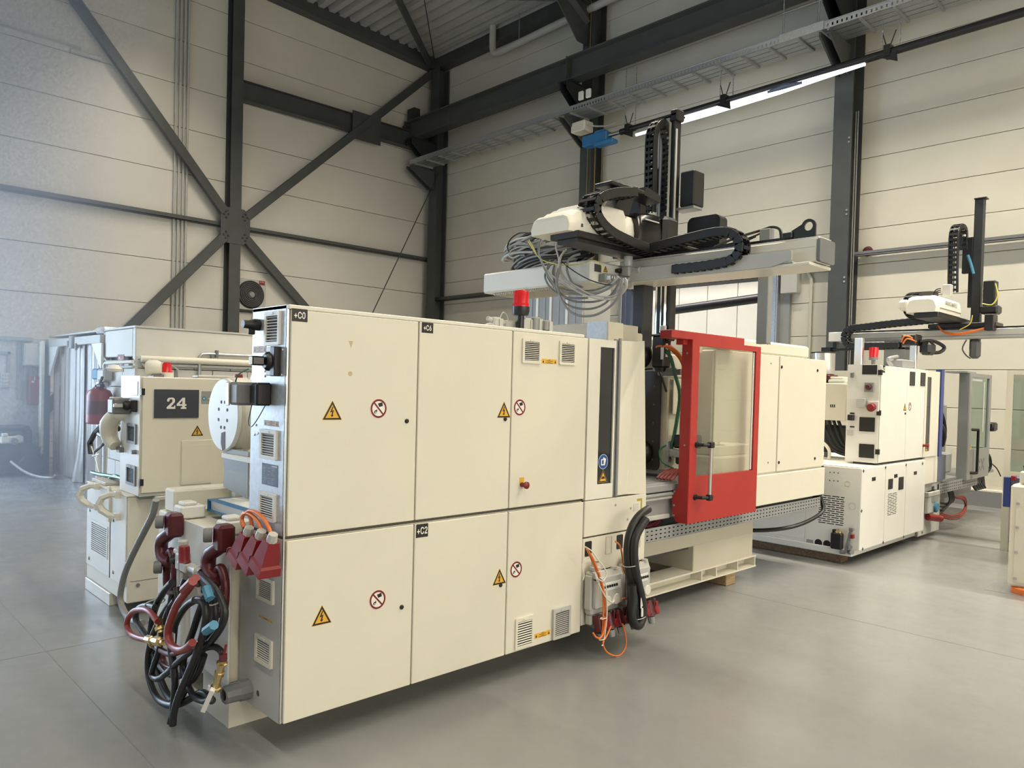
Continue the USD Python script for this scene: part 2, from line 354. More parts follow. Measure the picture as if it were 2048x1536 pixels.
p = np.array([GX, 10.18, 8.05]); put('connection_plate', B().box(LX + .28, LX + .30, 10.35, 11.2, 7.85, 8.55), 'steel_grey', t)
for lab, y0, y1 in (('slim grey wall rail left of the middle column on the left wall', -6, 7.2), ('slim grey wall rail between the middle column and the far corner', 7.55, 13.0)):
    b = B().box(LX + .02, LX + .2, y0, y1, 5.09, 5.10).box(LX + .19, LX + .2, y0, y1, 5.09, 5.18).box(LX + .02, LX + .03, y0, y1, 5.09, 5.18)
    put('wall_rail', b, 'steel_grey', None, lab, 'rail')
t = thing('edge_beam', 'sloping dark steel beam under the roof edge of the left wall', 'beam', (LX + .2, 6, 10.5))
put('beam', B().add(*(lambda ys: ([(LX + a, y, z) for y, zt in ys for a, z in ((.02, zt), (.3, zt), (.3, zt + .32), (.02, zt + .32))], [[0, 1, 2, 3], [4, 7, 6, 5], [0, 4, 5, 1], [1, 5, 6, 2], [2, 6, 7, 3], [3, 7, 4, 0]]))([(-7.9, 11.27), (13.05, 10.36)])), 'steel_grey', t)
t = thing('edge_beam', 'level dark steel beam under the roof edge of the back wall', 'beam', (0, RY - .2, 10.3))
put('beam', B().box(-16.9, 8.2, RY - .3, RY - .02, 10.34, 10.62), 'steel_grey', t)
t = thing('roof_brace', 'round roof brace running from the far corner up into the roof', 'brace', (-16.6, 12.8, 10.5))
put('tube', B().tube([(-16.75, 12.7, 10.42), (-14.0, 9.3, 10.62)], .085, 10), 'steel_grey', t, smooth=40)
put('end_cap', B().lathe([(0, 0), (.16, .0), (.16, .1), (0, .1)], (-14.0, 9.3, 10.6), (0, 0, 1)), 'white_paint', t, smooth=40)
put('roof_cable', B().tube([(-16.6, 12.75, 10.5), (-13.2, 9.6, 10.69)], .012, 5), 'steel_dark', None, 'thin dark cable strung from the far corner to the roof', 'cable')
for i, x in enumerate((-11.1, -5.42)):
    t = thing('rafter', ['dark steel rafter over the column behind the robot', 'dark steel rafter over the column between the two machines'][i], 'rafter', (x, 6, 10.3))
    b = i_beam(B(), (x, 12.7, 10.25), (x, -7.8, 10.25 + 20.5 * .0335), .34, .2)
    b.poly([(-.35, -.9), (0, -.9), (0, 0), (-1.3, .05), (-1.3, 0)], .02, face('x', x - .01, 12.75, 10.1)); put('beam', b, 'steel_grey', t)
    put('haunch', B().tube([(x, 12.7, 9.7), (x, 11.9, 10.15)], .1, 4), 'steel_grey', t)
t = thing('knee_brace', 'steel strut running from the column behind the robot along the roof edge', 'brace', (-11.4, 12.6, 10.2))
put('tube', B().tube([(-11.1, 12.6, 10.2), (-13.4, 11.2, 10.55)], .09, 4), 'steel_grey', t)
t = thing('drain_pipe', 'pale round pipe bending down from the roof and along the back wall', 'pipe', (-14.2, 12.9, 10.0))
put('pipe', B().tube([(-14.25, 12.75, 10.75), (-14.25, 12.75, 10.2), (-14.2, 12.75, 10.02), (-14.0, 12.75, 9.93), (-13.0, 12.75, 9.96), (-9, 12.75, 10.05), (-3, 12.75, 10.15)], .085, 12, 4), 'light_grey', t, smooth=40)
put('pipe_hanger', B().cyl((-13.3, 12.75, 10.0), (-13.3, 12.75, 10.7), .01, 6).cyl((-14.25, 12.75, 10.66), (-14.25, 12.75, 10.76), .13, 14), 'grey_paint', t)

# crane runway in front of the columns
for lab, x0, x1, zo, nm in (('dark crane girder section running from the far corner to the column behind the robot', -16.95, -11.12, 0, 0), ('dark crane girder section right of the column behind the robot, running out of the picture', -11.08, 8, .02, 1)):
    t = thing('crane_girder', lab, 'girder', ((x0 + x1) / 2, 12.2, 8.2))
    put('beam', i_beam(B(), (x0, 12.2, 8.47 + zo), (x1, 12.2, 8.47 + zo), .50, .30, .03, .016), 'steel_grey', t)
    put('end_plate', B().box(x0 - .02, x0, 12.05, 12.35, 8.22 + zo, 8.74 + zo), 'steel_grey', t)
    put('rail', B().box(x0, x1, 12.17, 12.23, 8.72 + zo, 8.76 + zo), 'steel_grey', t)
    if not nm: put('buffer', B().box(-16.9, -16.6, 12.1, 12.3, 8.75, 9.05).box(-17.0, -16.85, 12.02, 12.38, 8.5, 8.62), 'steel_dark', t)
for i, x in enumerate((-16.62, -11.1, -5.42)):
    t = thing('girder_bracket', ['dark corbel carrying the crane girder at the far corner column', 'dark corbel carrying the crane girder at the column behind the robot', 'dark corbel carrying the crane girder at the column between the machines'][i], 'bracket', (x, 12.5, 7.9))
    put('corbel', B().poly([(11.98, 8.2), (12.78, 8.2), (12.78, 7.62), (12.55, 7.62), (11.98, 8.05)], .02, face('x', x - .1, 0, 0)).poly([(11.98, 8.2), (12.78, 8.2), (12.78, 7.62), (12.55, 7.62), (11.98, 8.05)], .02, face('x', x + .1, 0, 0)).box(x - .15, x + .15, 11.98, 12.78, 8.2, 8.22), 'steel_dark', t)
# cable tray
def perforated(b, x0, x1, y0, y1, z, n): pass
t = thing('cable_tray', 'long perforated galvanised cable tray under the crane girder along the back wall', 'cable tray', (-6, 12.3, 7.5))
b = B().box(-16.6, 6, 12.0, 12.004, 7.5, 7.53).box(-16.6, 6, 12.0, 12.004, 7.575, 7.62).box(-16.6, 6, 11.985, 12.0, 7.612, 7.622)
k = 0
for i in range(220):
    x = -11 + i * .075
    b.box(x, x + .05, 12.0, 12.004, 7.53, 7.575)
b.box(-16.6, -11, 12.0, 12.004, 7.53, 7.575)
put('tray_side', b, 'galv', t)
put('tray_bottom', B().box(-16.6, 6, 12.0, 12.14, 7.5, 7.503).box(-16.6, 6, 12.16, 12.29, 7.5, 7.503).box(-16.6, 6, 12.31, 12.44, 7.5, 7.503).box(-16.6, 6, 12.46, 12.6, 7.5, 7.503).box(-16.6, 6, 12.6, 12.604, 7.5, 7.6), 'galv', t)
b = B()
for i in range(44): x = -16.4 + i * .5; b.box(x, x + .04, 12.0, 12.6, 7.47, 7.5)
put('tray_rung', b, 'grey_paint', t, kind='stuff')
b = B(); r = rnd(3)
for i in range(9): b.tube([(-16.5 + j * 1.0, 12.08 + i * .055 + r.uniform(-.02, .02), 7.525 + r.uniform(0, .02)) for j in range(23)], .012, 5)
put('tray_cable', b, 'cable_light', t, kind='stuff')
for i, x in enumerate((-16.62, -11.1, -5.42)):
    tt = thing('tray_bracket', ['triangular bracket holding the cable tray at the far corner column', 'triangular bracket holding the cable tray at the column behind the robot', 'triangular bracket holding the cable tray at the column between the machines'][i], 'bracket', (x, 12.5, 7.3))
    put('arm', B().poly([(11.98, 7.47), (12.78, 7.47), (12.78, 6.98), (12.68, 6.98), (11.98, 7.4)], .03, face('x', x - .1, 0, 0)).poly([(11.98, 7.47), (12.78, 7.47), (12.78, 6.98), (12.68, 6.98), (11.98, 7.4)], .03, face('x', x + .06, 0, 0)), 'steel_grey', tt)
t = thing('tray_hanger', 'galvanised hanger frame over the cable tray at the column between the machines', 'bracket', (-5.8, 12.1, 7.6))
put('frame', B().tube([(-6.15, 12.02, 7.55), (-6.15, 12.02, 8.22)], .014, 6).tube([(-5.55, 12.02, 7.55), (-5.55, 12.02, 8.22)], .014, 6).box(-6.2, -5.5, 12.0, 12.04, 7.98, 8.0).box(-6.2, -5.45, 11.98, 12.0, 7.5, 7.64), 'galv', t)
t = thing('junction_box', 'cream junction box with a grey cable under the tray at the column behind the robot', 'junction box', (-10.95, 12.2, 7.2))
put('box', B().box(-11.05, -10.65, 12.2, 12.5, 7.14, 7.36, .02), 'cream', t)
put('cable', B().tube([(-10.65, 12.3, 7.26), (-10.5, 12.4, 7.22), (-10.35, 12.6, 7.25), (-10.25, 12.75, 7.35)], .018, 6, 5), 'cable_light', t, smooth=40)
for i, x in enumerate((-10.62, -10.42)):
    put('socket_box', B().box(x, x + .13, 11.93, 11.99, 7.66, 7.84, .015), 'white_paint', None, ['left of the two small white socket boxes on the cable tray', 'right of the two small white socket boxes on the cable tray'][i], 'socket box')
# overhead roller: a long dark tube on chains with a blue motor
t = thing('roller_drive', 'black roller tube hung on chains along the back wall with a blue motor', 'roller', (-6, 12.3, 6.85))
def zb(x): return 6.90 + (x + 9.8) * .012
put('tube', B().tube([(x, 12.3, zb(x)) for x in (-9.75, -6, -2, 2, 6)], .062, 12), 'black_plastic', t, smooth=40)
put('shaft', B().cyl((-10.1, 12.3, 6.9), (-9.7, 12.3, 6.9), .045, 12), 'chrome', t, smooth=40)
put('motor', B().box(-10.72, -10.06, 12.2, 12.42, 6.77, 7.0, .02).box(-10.4, -10.15, 12.22, 12.4, 6.98, 7.05, .02).box(-10.35, -9.85, 12.15, 12.35, 6.70, 6.78, .015), 'blue_motor', t, label='blue drive motor')
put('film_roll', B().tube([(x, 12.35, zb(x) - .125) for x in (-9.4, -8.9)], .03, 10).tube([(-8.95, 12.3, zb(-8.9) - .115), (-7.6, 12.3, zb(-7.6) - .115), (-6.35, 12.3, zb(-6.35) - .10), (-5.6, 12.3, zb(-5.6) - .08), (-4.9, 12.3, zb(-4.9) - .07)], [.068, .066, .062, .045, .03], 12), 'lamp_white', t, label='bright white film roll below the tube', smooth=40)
put('film_fold', B().tube([(-6.5, 12.22, zb(-6.5) - .1), (-6.2, 12.22, zb(-6.2) - .08), (-5.9, 12.24, zb(-5.9) - .1)], [.02, .05, .02], 8), 'blue_grey', t)
b = B(); d = B()
for x in (-9.55, -7.38, -4.55, -1.6):
    b.poly([(x - .16, zb(x) - .05), (x + .14, zb(x) - .03), (x + .16, zb(x) - .2), (x + .1, zb(x) - .17)], .012, face('y', 12.24, 0, 0)).box(x - .05, x + .05, 12.22, 12.38, zb(x) - .08, zb(x) + .1)
    for dx, zt in ((-.1, 8.15 if x != -7.38 else 7.5), (.16, 8.1 if x != -7.38 else 7.5)):
        for j in range(int((zt - zb(x)) / .05)): d.box(x + dx - .006, x + dx + .006, 12.29, 12.31, zb(x) + .08 + j * .05, zb(x) + .115 + j * .05)
    b.tube([(x - .02, 12.3, zb(x) + .05), (x - .1, 12.3, zb(x) + .32)], .008, 5).tube([(x, 12.3, zb(x) + .05), (x + .1, 12.3, zb(x) + .32)], .008, 5)
put('bracket', b, 'black_plastic', t); put('chain', d, 'galv', t, kind='stuff')
# wall rails, pipe, sounder on the back wall
b = B().box(-17.0, -10.3, RY - .24, RY - .02, 3.965, 3.975).box(-17.0, -10.3, RY - .24, RY - .23, 3.965, 4.06)
put('wall_rail', b, 'steel_grey', None, 'dark wall rail on the back wall from the corner to the roller door', 'rail')
b = B().box(-5.25, 8, RY - .22, RY - .02, 4.0, 4.01).box(-5.25, 8, RY - .22, RY - .21, 3.985, 4.055)
put('wall_rail', b, 'mid_grey', None, 'slim grey wall rail on the back wall right of the column between the machines', 'rail')
put('wall_pipe', B().tube([(-10.8, 13.1, 8.02), (8, 13.1, 8.05)], .035, 8), 'light_grey', None, 'pale straight pipe along the back wall behind the crane girder', 'pipe', smooth=40)
put('wall_pipe', B().tube([(-16.5, 12.9, 7.45), (-12.2, 8.0, 2.9)], .012, 6), 'steel_dark', None, 'thin dark steel rod slanting from the corner column down behind the robot cables', 'rod', smooth=40)
t = thing('alarm_sounder', 'dark red alarm sounder on the back wall beside the column between the machines', 'alarm', (-5.1, 13.1, 4.0))
put('horn', B().lathe([(0, 0), (.05, 0), (.075, .03), (.085, .08), (.06, .12), (0, .13)], (-5.08, 13.2, 4.07), (0, -1, 0)), 'red_dark', t, smooth=40)
# pipes, fan and rail on the left wall
for i, y in enumerate((6.09, 6.18, 6.27, 6.35)):
    put('conduit', B().tube([(LX + .06, y, 2.0), (LX + .06, y, 11.4)], .026, 8), 'light_grey', None, ['first', 'second', 'third', 'fourth'][i] + ' from the left of the four upright pale conduits on the left wall', 'conduit', 'upright conduits on the left wall', smooth=40)
t = thing('exhaust_fan', 'square wall fan with a round black grille right of the middle column', 'fan', (LX, 7.85, 3.2))
fy, fz, fx = 7.86, 3.64, LX
put('frame_plate', B().box(fx, fx + .06, fy - .37, fy + .37, fz - .36, fz + .36, .01), 'light_grey', t)
put('grille', B().lathe([(0, .03), (.29, .03), (.315, 0), (.33, 0)], (fx + .065, fy, fz), (1, 0, 0), 32), 'concrete_dark', t, smooth=40)
b = B()
for r_ in (.1, .14, .18, .22, .26, .30): b.tube([(fx + .105, fy + r_ * math.cos(a), fz + r_ * math.sin(a)) for a in np.arange(28) / 28 * 2 * np.pi], .004, 4, closed=True)
put('grille_ring', b, 'black_plastic', t, kind='stuff')
put('hub', B().lathe([(0, .05), (.06, .045), (.075, .02), (.075, 0)], (fx + .07, fy + .02, fz), (1, 0, 0)), 'grey_paint', t, smooth=40)
put('shelf_edge', B().box(fx, fx + .12, fy - .4, fy + .35, fz - .4, fz - .37), 'steel_dark', t)
b = B().box(fx + .06, fx + .064, fy + .2, fy + .34, fz + .25, fz + .35, col=srgb(140, 40, 40)).text('STOP', .028, face('x', fx + .064, fy + .27, fz + .32), col=(.8, .75, .7)); put('sticker', b, 'decal', t, label='small red sticker')
b = B().tube([(fx + .03, fy + .1, fz - .4), (fx + .03, fy + .06, fz - .55), (fx + .03, fy + .05, 2.3)], .012, 6); put('cable', b, 'cable_light', t)
t = thing('wall_lamp', 'thin strip lamp on a conduit high on the left wall', 'lamp', (LX, 4.3, 8.05))
put('lamp_strip', B().box(LX + .03, LX + .1, 4.05, 4.62, 8.03, 8.1, .01), 'light_grey', t)
put('conduit', B().tube([(LX + .04, -4, 8.17), (LX + .04, 4.25, 8.17)], .014, 6), 'light_grey', t)

# roller door opening in the back wall, and the hall behind it
d1 = struct('door_1')
put('door_jamb', B().box(-10.22, -10.12, RY - .1, RY + .3, 0, 4.0, .01).box(-10.12, -10.02, RY - .06, RY + .3, 0, 3.9), 'blue_grey', d1)
put('guide_rail', B().box(-6.78, -6.66, RY - .12, RY + .1, 0, 3.95, .008).box(-6.62, -6.6, RY - .2, RY, 0, 3.95), 'galv', d1)
put('guide_rail', B().box(-10.3, -10.22, RY - .12, RY + .1, 0, 3.95, .008), 'galv', d1)
put('door_frame', B().box(-6.66, -6.42, RY - .08, RY + .3, 0, 3.8), 'grey_paint', d1)
put('lintel', B().box(-10.2, -6.5, RY - .04, RY + .35, 3.80, 3.9), 'steel_dark', d1)
put('shaft', B().cyl((-10.2, RY - .16, 3.99), (-6.4, RY - .16, 3.99), .035, 10), 'alu', d1, smooth=40)
put('door_box', B().box(-6.55, -6.25, RY - .2, RY, 3.45, 4.0, .01), 'light_grey', d1)
put('rail_extension', B().box(-6.2, -5.6, RY - .12, RY - .04, 3.8, 3.98), 'grey_paint', d1)
put('conduit', B().tube([(-6.05, RY - .03, 1.4), (-6.05, RY - .03, 3.7), (-6.15, RY - .1, 3.9)], .03, 6), 'cream', d1)
b = B()
for x in (-10.0, -7.9): b.box(x, x + .04, RY + .28, RY + .32, 0, 0.01)
hall = struct('wall_far')
HY = 21.0
put('wall_backing', B().box(-26, -4, HY + .1, HY + .2, 0, 9).box(-26, -4, RY + .3, HY, -.25, -.02).box(-26, -4, RY + .3, HY, 8.5, 8.6).box(-26.1, -26, RY + .3, HY, 0, 9).box(-4, -3.9, RY + .3, HY, 0, 9), 'deck', hall)
for i in range(18):
    x = -23.5 + i * 1.05
    for z0, z1 in ((0, 3.0), (3.0, 9)): put('wall_panel', B().box(x + .01, x + 1.04, HY, HY + .1, z0 + .008, z1 - .008, .01), 'panel_back', hall)
rect_light('hall_lamp_light', (-12.5, 17.5, 8.2), (0, .25, -1), 9, 2.5, 15.0, (1.0, .97, .95))
t = thing('far_hall_steelwork', 'dark beams and pipes seen through the roller door in the next hall', 'steelwork', (-12, 19, 3))
put('beam', B().box(-24, -4, 20.3, 20.8, 5.6, 6.9), 'steel_dark', t)
put('pipe', B().tube([(-24, 20.2, 5.0), (-4, 20.2, 5.2)], .07, 8), 'light_grey', t, smooth=40)
put('rail', B().box(-24, -4, 20.7, 20.9, 2.55, 2.72).box(-24, -4, 20.6, 20.7, 2.7, 2.76), 'steel_grey', t)
put('column', B().box(-10.2, -9.4, 20.5, 20.95, 0, 5.6), 'steel_dark', t)
t = thing('tube_heater', 'black tube heater hanging in the next hall beyond the roller door', 'heater', (-11, 19.0, 4.2))
put('tube', B().cyl((-12.85, 19.0, 4.05), (-8, 19.0, 4.35), .13, 12), 'black_plastic', t, smooth=40)
put('burner', B().box(-13.3, -12.95, 18.85, 19.15, 3.9, 4.3, .02), 'black_plastic', t)
put('hanger', B().cyl((-13.1, 19, 4.3), (-13.1, 19, 4.85), .02, 6).box(-13.2, -13.0, 18.9, 19.1, 4.8, 4.95), 'steel_dark', t)
t = thing('orange_crane', 'orange crane beam with chamfered ends under the roof of the next hall', 'crane', (-11.5, 16.8, 4.6))
put('beam', B().poly([(-13.2, 4.75), (-9.6, 4.95), (-10.6, 4.55), (-11.6, 4.42), (-13.4, 4.5)], .6, face('y', 16.9, 0, 0)).poly([(-15.5, 4.7), (-13.3, 4.75), (-14.6, 4.3), (-15.5, 4.2)], .5, face('y', 16.9, 0, 0)), 'orange_steel', t)
t = thing('strip_light', 'bright strip lights under the roof of the next hall', 'lamp', (-10, 15.5, 4.9))
put('lamp', B().box(-10.0, -7.2, 15.0, 15.15, 4.28, 4.34), 'lamp_white', t)

# lamp troughs that carry the lamps (above the picture)
for i, (lx, ly, power) in enumerate(LAMPS):
    t = thing('lamp_trough', 'long deep lamp trough under the roof', 'lamp', (lx, ly, 9.3), 'lamp troughs under the roof')
    put('housing', B().box(lx - 2.2, lx + 2.2, ly - .29, ly - .26, 8.92, 9.5).box(lx - 2.2, lx + 2.2, ly + .26, ly + .29, 8.92, 9.5).box(lx - 2.23, lx - 2.2, ly - .29, ly + .29, 8.92, 9.5).box(lx + 2.2, lx + 2.23, ly - .29, ly + .29, 8.92, 9.5).box(lx - 2.2, lx + 2.2, ly - .29, ly + .29, 9.45, 9.5), 'steel_dark', t)
    put('hanger', B().cyl((lx, ly, 9.5), (lx, ly, 10.9), .01, 6), 'galv', t)
# ================================================================ marks and small fittings
BLK, WHT, YEL, RED = (.012, .011, .011), (.8, .78, .72), (.72, .40, .035), (.17, .012, .014)
def warn_sign(parent, T, w, name='warning_sign', symbol='bolt'):
    h = w * .87; tri = Polygon([(-w / 2, -h / 2), (w / 2, -h / 2), (0, h / 2)]); b = B()
    b.poly(tri.buffer(w * .02), .001, T, YEL)
    inner = affinity.translate(affinity.scale(tri, .74, .74, origin=(0, -h / 6)), 0, 0)
    b.poly(tri.difference(inner), .0012, T, BLK, .0003)
    if symbol == 'bolt':
        k = w / .1
        b.poly([(0.001 * k, .018 * k), (-.012 * k, -.010 * k), (-.001 * k, -.006 * k), (-.004 * k, -.022 * k), (-.009 * k, -.022 * k), (-.001 * k, -.032 * k), (.007 * k, -.021 * k), (.002 * k, -.021 * k), (.008 * k, .002 * k), (-.002 * k, -.002 * k), (.006 * k, .019 * k)], .0012, T, BLK, .0004)
    else:
        k = w / .1; b.poly([(-.02 * k, -.02 * k), (.02 * k, -.02 * k), (.016 * k, -.006 * k), (-.004 * k, .0), (-.016 * k, -.01 * k)], .0012, T, BLK, .0004)
    return put(name, b, 'decal', parent)
def ban_sign(parent, T, d):
    b = B(); c = Point(0, 0).buffer(d / 2, 24); k = d / .1
    b.poly(c.buffer(d * .04), .001, T, (.78, .62, .56)); b.poly(c, .0011, T, WHT, .0001)
    bar = affinity.rotate(sbox(-d / 2, -d * .045, d / 2, d * .045), -47).intersection(c)
    b.poly(unary_union([c.difference(Point(0, 0).buffer(d * .40, 24)), bar]), .0012, T, RED, .0003)
    b.poly(affinity.rotate(Polygon([(.0, .012), (.024, .01), (.026, .03), (-.002, .032)]), 18, origin=(.012, .02)), .0012, T @ np.diag([k, k, 1, 1]), BLK, .0004)
    b.poly([(-.026, -.026), (-.016, -.026), (-.008, -.012), (-.012, -.002), (-.016, -.010), (-.022, -.008), (-.028, -.018)], .0012, T @ np.diag([k, k, 1, 1]), BLK, .0004)
    b.poly([(-.023, -.024), (-.018, -.024), (-.014, -.016), (-.019, -.014)], .0012, T @ np.diag([k, k, 1, 1]), WHT, .0006)
    return put('prohibition_sign', b, 'decal', parent)
def tag_plate(parent, T, w, h, text):
    b = B().box(-w / 2, w / 2, -h / 2, h / 2, 0, .001, col=BLK, T=T).text(text, h * .50, T, .0012, WHT, True, True, .74, .0006); return put('name_tag', b, 'decal', parent)
def strip_label(parent, T, w, h, base=YEL):
    b = B().box(-w / 2, w / 2, -h / 2, h / 2, 0, .001, col=base, T=T)
    for sx in (-1, 1): b.poly([(sx * w * .4 - h * .25, -h * .3), (sx * w * .4 + h * .25, -h * .3), (sx * w * .4, h * .25)], .0004, T, BLK, .001)
    for v, l in ((.32, .15), (.1, .45), (-.15, .2), (-.36, .5)): b.box(-w * l / 2, w * l / 2, h * v - h * .04, h * v + h * .04, .001, .0014, col=BLK, T=T)
    return put('caution_label', b, 'decal', parent)
def spec_plate(parent, T, w, h, base=(.05, .065, .10)):
    b = B().box(-w / 2, w / 2, -h / 2, h / 2, 0, .001, col=base, T=T); r = rnd(5)
    b.box(w * .12, w * .45, h * .38, h * .44, .001, .0014, col=(.5, .52, .55), T=T)
    for i in range(10):
        v = h * (.30 - i * .078)
        for u in (-.42, -.12, .12):
            if r.random() < .8: b.box(w * u, w * (u + r.uniform(.08, .22)), v, v + h * .018, .001, .0014, col=(.32, .35, .40), T=T)
    return put('type_plate', b, 'decal', parent)
def vent(parent, ax, a, p, q, mat='cream', n=10, frame_d=.009, bent=False):
    u0, u1 = sorted([p[1 if ax == 'x' else 0], q[1 if ax == 'x' else 0]]); v0, v1 = sorted([p[2], q[2]])
    w, h = u1 - u0, v1 - v0; T = face(ax, a, u0, v0); m = .11 * w; mt = .13 * h
    outer = sbox(0, 0, w, h).buffer(-.006).buffer(.006)
    b = B().poly(outer.difference(sbox(m, m, w - m, h - mt)), frame_d, T)
    p_ = (h - mt - m) / n
    for i in range(n):
        v = m + (i + .5) * p_
        Ts = T.copy(); s = B()
        if bent: b.poly([(m, v - p_ * .28), (w * .5, v + p_ * .05), (w - m, v + p_ * .1), (w - m, v + p_ * .55), (w * .5, v + p_ * .5), (m, v + p_ * .17)], .006, T, z=.003)
        else: b.add(*_slat(m, w - m, v, p_), T=T)
    b.box(w * .4, w * .6, h - mt * .8, h - mt * .3, frame_d, frame_d + .003, T=T)
    put('vent_grille', b, mat, parent); put('vent_backing', B().box(m * .8, w - m * .8, m * .8, h - mt * .8, .0005, .002, T=T), 'concrete_dark', parent)
def _slat(u0, u1, v, p):
    y = [(v - p * .16, .007), (v - p * .10, .0085), (v + p * .26, .0045), (v + p * .2, .003)]
    P_ = [(u, a, n) for u in (u0, u1) for a, n in y]
    return P_, [[0, 1, 5, 4], [1, 2, 6, 5], [2, 3, 7, 6], [3, 0, 4, 7]]
def lock(parent, T, r=.011): return put('door_lock', B().lathe([(0, .008), (r * .7, .008), (r, .005), (r, 0)], T[:3, 3], T[:3, 2], 14), 'black_plastic', parent, smooth=40)
def estop(parent, T, k=1.0, base=True):
    if base: put('stop_plate', B().box(-.016 * k, .016 * k, .005, .04 * k, 0, .002, T=T, col=YEL), 'decal', parent)
    p, n = T[:3, 3], T[:3, 2]
    put('stop_button', B().lathe([(0, .05 * k), (.012 * k, .05 * k), (.02 * k, .044 * k), (.02 * k, .034 * k), (.012 * k, .026 * k), (.013 * k, 0)], p, n, 16), 'red_plastic', parent, smooth=40)

# ================================================================ main machine: switch cabinet
XF, Y0 = -2.97, 1.54
cab = thing('switch_cabinet', 'long cream switch cabinet in the foreground with six doors and +C0 +C6 +C2 tags', 'cabinet', (-3.15, 2.5, .148))
put('upper_body', B().box(-3.31, XF - .022, Y0 + .004, 3.497, .957, 1.928), 'cream', cab)
put('lower_body', B().box(-3.385, XF - .022, Y0 + .004, 3.495, .148, .943), 'cream', cab)
put('top_plate', B().box(-3.315, XF - .002, Y0, 3.46, 1.930, 1.950, .004), 'cream_light', cab)
put('joint_filler', B().box(-3.30, XF - .03, Y0 + .006, 3.49, .935, .965), 'seam', cab)
us = put('upper_side_plate', B().box(-3.312, XF - .024, Y0, Y0 + .004, .958, 1.95), 'zinc', cab, label='bare galvanised upper end plate')
ls = put('lower_side_plate', B().box(-3.387, XF - .024, Y0, Y0 + .004, .148, .942), 'light_grey', cab)
put('corner_strip', B().box(XF - .02, XF - .012, Y0 + .001, Y0 + .008, .15, 1.94), 'alu', cab)
doors = {}
for r_, (z0, z1) in enumerate(((.150, .940), (.960, 1.929))):
    for c_, (y0, y1) in enumerate(((1.552, 2.2215), (2.2295, 2.8575), (2.8655, 3.490))):
        doors[r_, c_] = put('cabinet_door', B().box(XF - .020, XF, y0, y1, z0, z1, .003), 'cream', cab)
tag_plate(doors[1, 0], face('x', XF, 1.590, 1.907), .073, .054, '+C0')
tag_plate(doors[1, 1], face('x', XF, 2.276, 1.9035), .07, .05, '+C6')
tag_plate(doors[0, 1], face('x', XF, 2.272, .905), .073, .066, '+C2')
for k, u, v in (((1, 0), 1.757, 1.499), ((1, 1), 2.806, 1.500), ((0, 0), 1.726, .590), ((0, 1), 2.804, .594)): warn_sign(doors[k], face('x', XF, u, v), .094)
for k, u, v in (((1, 0), 2.001, 1.507), ((1, 2), 2.925, 1.513), ((0, 0), 2.019, .607), ((0, 2), 2.93, .614)): ban_sign(doors[k], face('x', XF, u, v), .088)
for k, u, v in (((1, 0), 2.163, 1.447), ((1, 1), 2.816, 1.450), ((0, 0), 2.158, .546), ((0, 1), 2.814, .546)): lock(doors[k], face('x', XF, u, v))
vent(doors[1, 2], 'x', XF, (0, 2.93, 1.897), (0, 3.078, 1.759)); vent(doors[1, 2], 'x', XF, (0, 3.232, 1.901), (0, 3.376, 1.762))
vent(doors[0, 2], 'x', XF, (0, 2.932, .337), (0, 3.077, .162)); vent(doors[0, 2], 'x', XF, (0, 3.233, .336), (0, 3.385, .155), 'light_grey', 12, .016, True)
strip_label(doors[1, 2], face('x', XF, 3.153, 1.776), .124, .026); strip_label(doors[0, 2], face('x', XF, 3.157, .205), .13, .028)
estop(doors[1, 2], face('x', XF, 2.956, 1.084))
b = B()
for u, v, s in ((1.845, 1.80, .012), (1.845, 1.665, .011)):
    b.poly([(-s, s), (s * .9, s * 1.1), (s * .6, -s * .2), (0, -s * 1.6), (-s * .3, -s * .3)] if v > 1.7 else Point(0, 0).buffer(s), .0008, face('x', XF, u, v), (.5, .42, .27))
put('stain', b, 'decal', doors[1, 0])
# end face
for p, q, par in (((-3.177,1.540,1.926), (-3.038,1.540,1.778), us), ((-3.202,1.540,1.409), (-3.047,1.540,1.278), us), ((-3.202,1.540,1.132), (-3.049,1.540,1.008), us), ((-3.206,1.540,0.757), (-3.048,1.540,0.649), ls), ((-3.212,1.540,0.491), (-3.053,1.540,0.367), ls)):
    vent(par, 'y', 1.54, (p[0], 0, p[2]), (q[0], 0, q[2]), 'white_paint' if par is us else 'cream', 9, .011)
def on_end(px): return px
T = face('y', 1.54, *((-3.097,1.540,1.708))[::2]); p = T[:3, 3]
put('switch_plate', B().box(-.052, .042, -.062, .062, 0, .012, .003, T=T), 'white_paint', us)
put('switch_back', B().box(.02, .062, -.064, .064, 0, .03, .003, T=T), 'black_plastic', us)
put('rotary_switch', B().lathe([(0, .045), (.03, .045), (.042, .03), (.042, .01)], p, (0, -1, 0), 18), 'black_plastic', us, smooth=40)
put('switch_grip', B().box(-.012, .012, -.02, .02, .045, .105, .006, T=T), 'black_gloss', us); put('grip_plate', B().box(-.014, .014, -.016, .016, .105, .108, T=T).box(-.006, .006, -.009, .009, .108, .1085, T=T), 'white_paint', us)
T = face('y', 1.54, *((-3.248,1.540,1.873))[::2]); p = T[:3, 3]
put('key_knob', B().lathe([(0, .075), (.018, .075), (.02, .05), (.026, .03), (.026, 0)], p, (0, -1, 0), 14).box(-.008, .008, -.045, -.01, .02, .05, .004, T=T), 'black_plastic', us, smooth=40)
T = face('y', 1.54, *((-3.265,1.540,1.564))[::2])
put('plug_base', B().box(.115, .155, -.05, .05, 0, .07, .008, T=T).box(.06, .112, -.048, .046, 0, .06, .01, T=T), 'black_plastic', us)
put('plug_housing', B().box(-.05, .055, -.052, .05, .01, .11, .012, T=T).box(-.085, -.05, -.03, .03, .03, .08, .008, T=T), 'mid_grey', us, label='grey multi-pole plug')
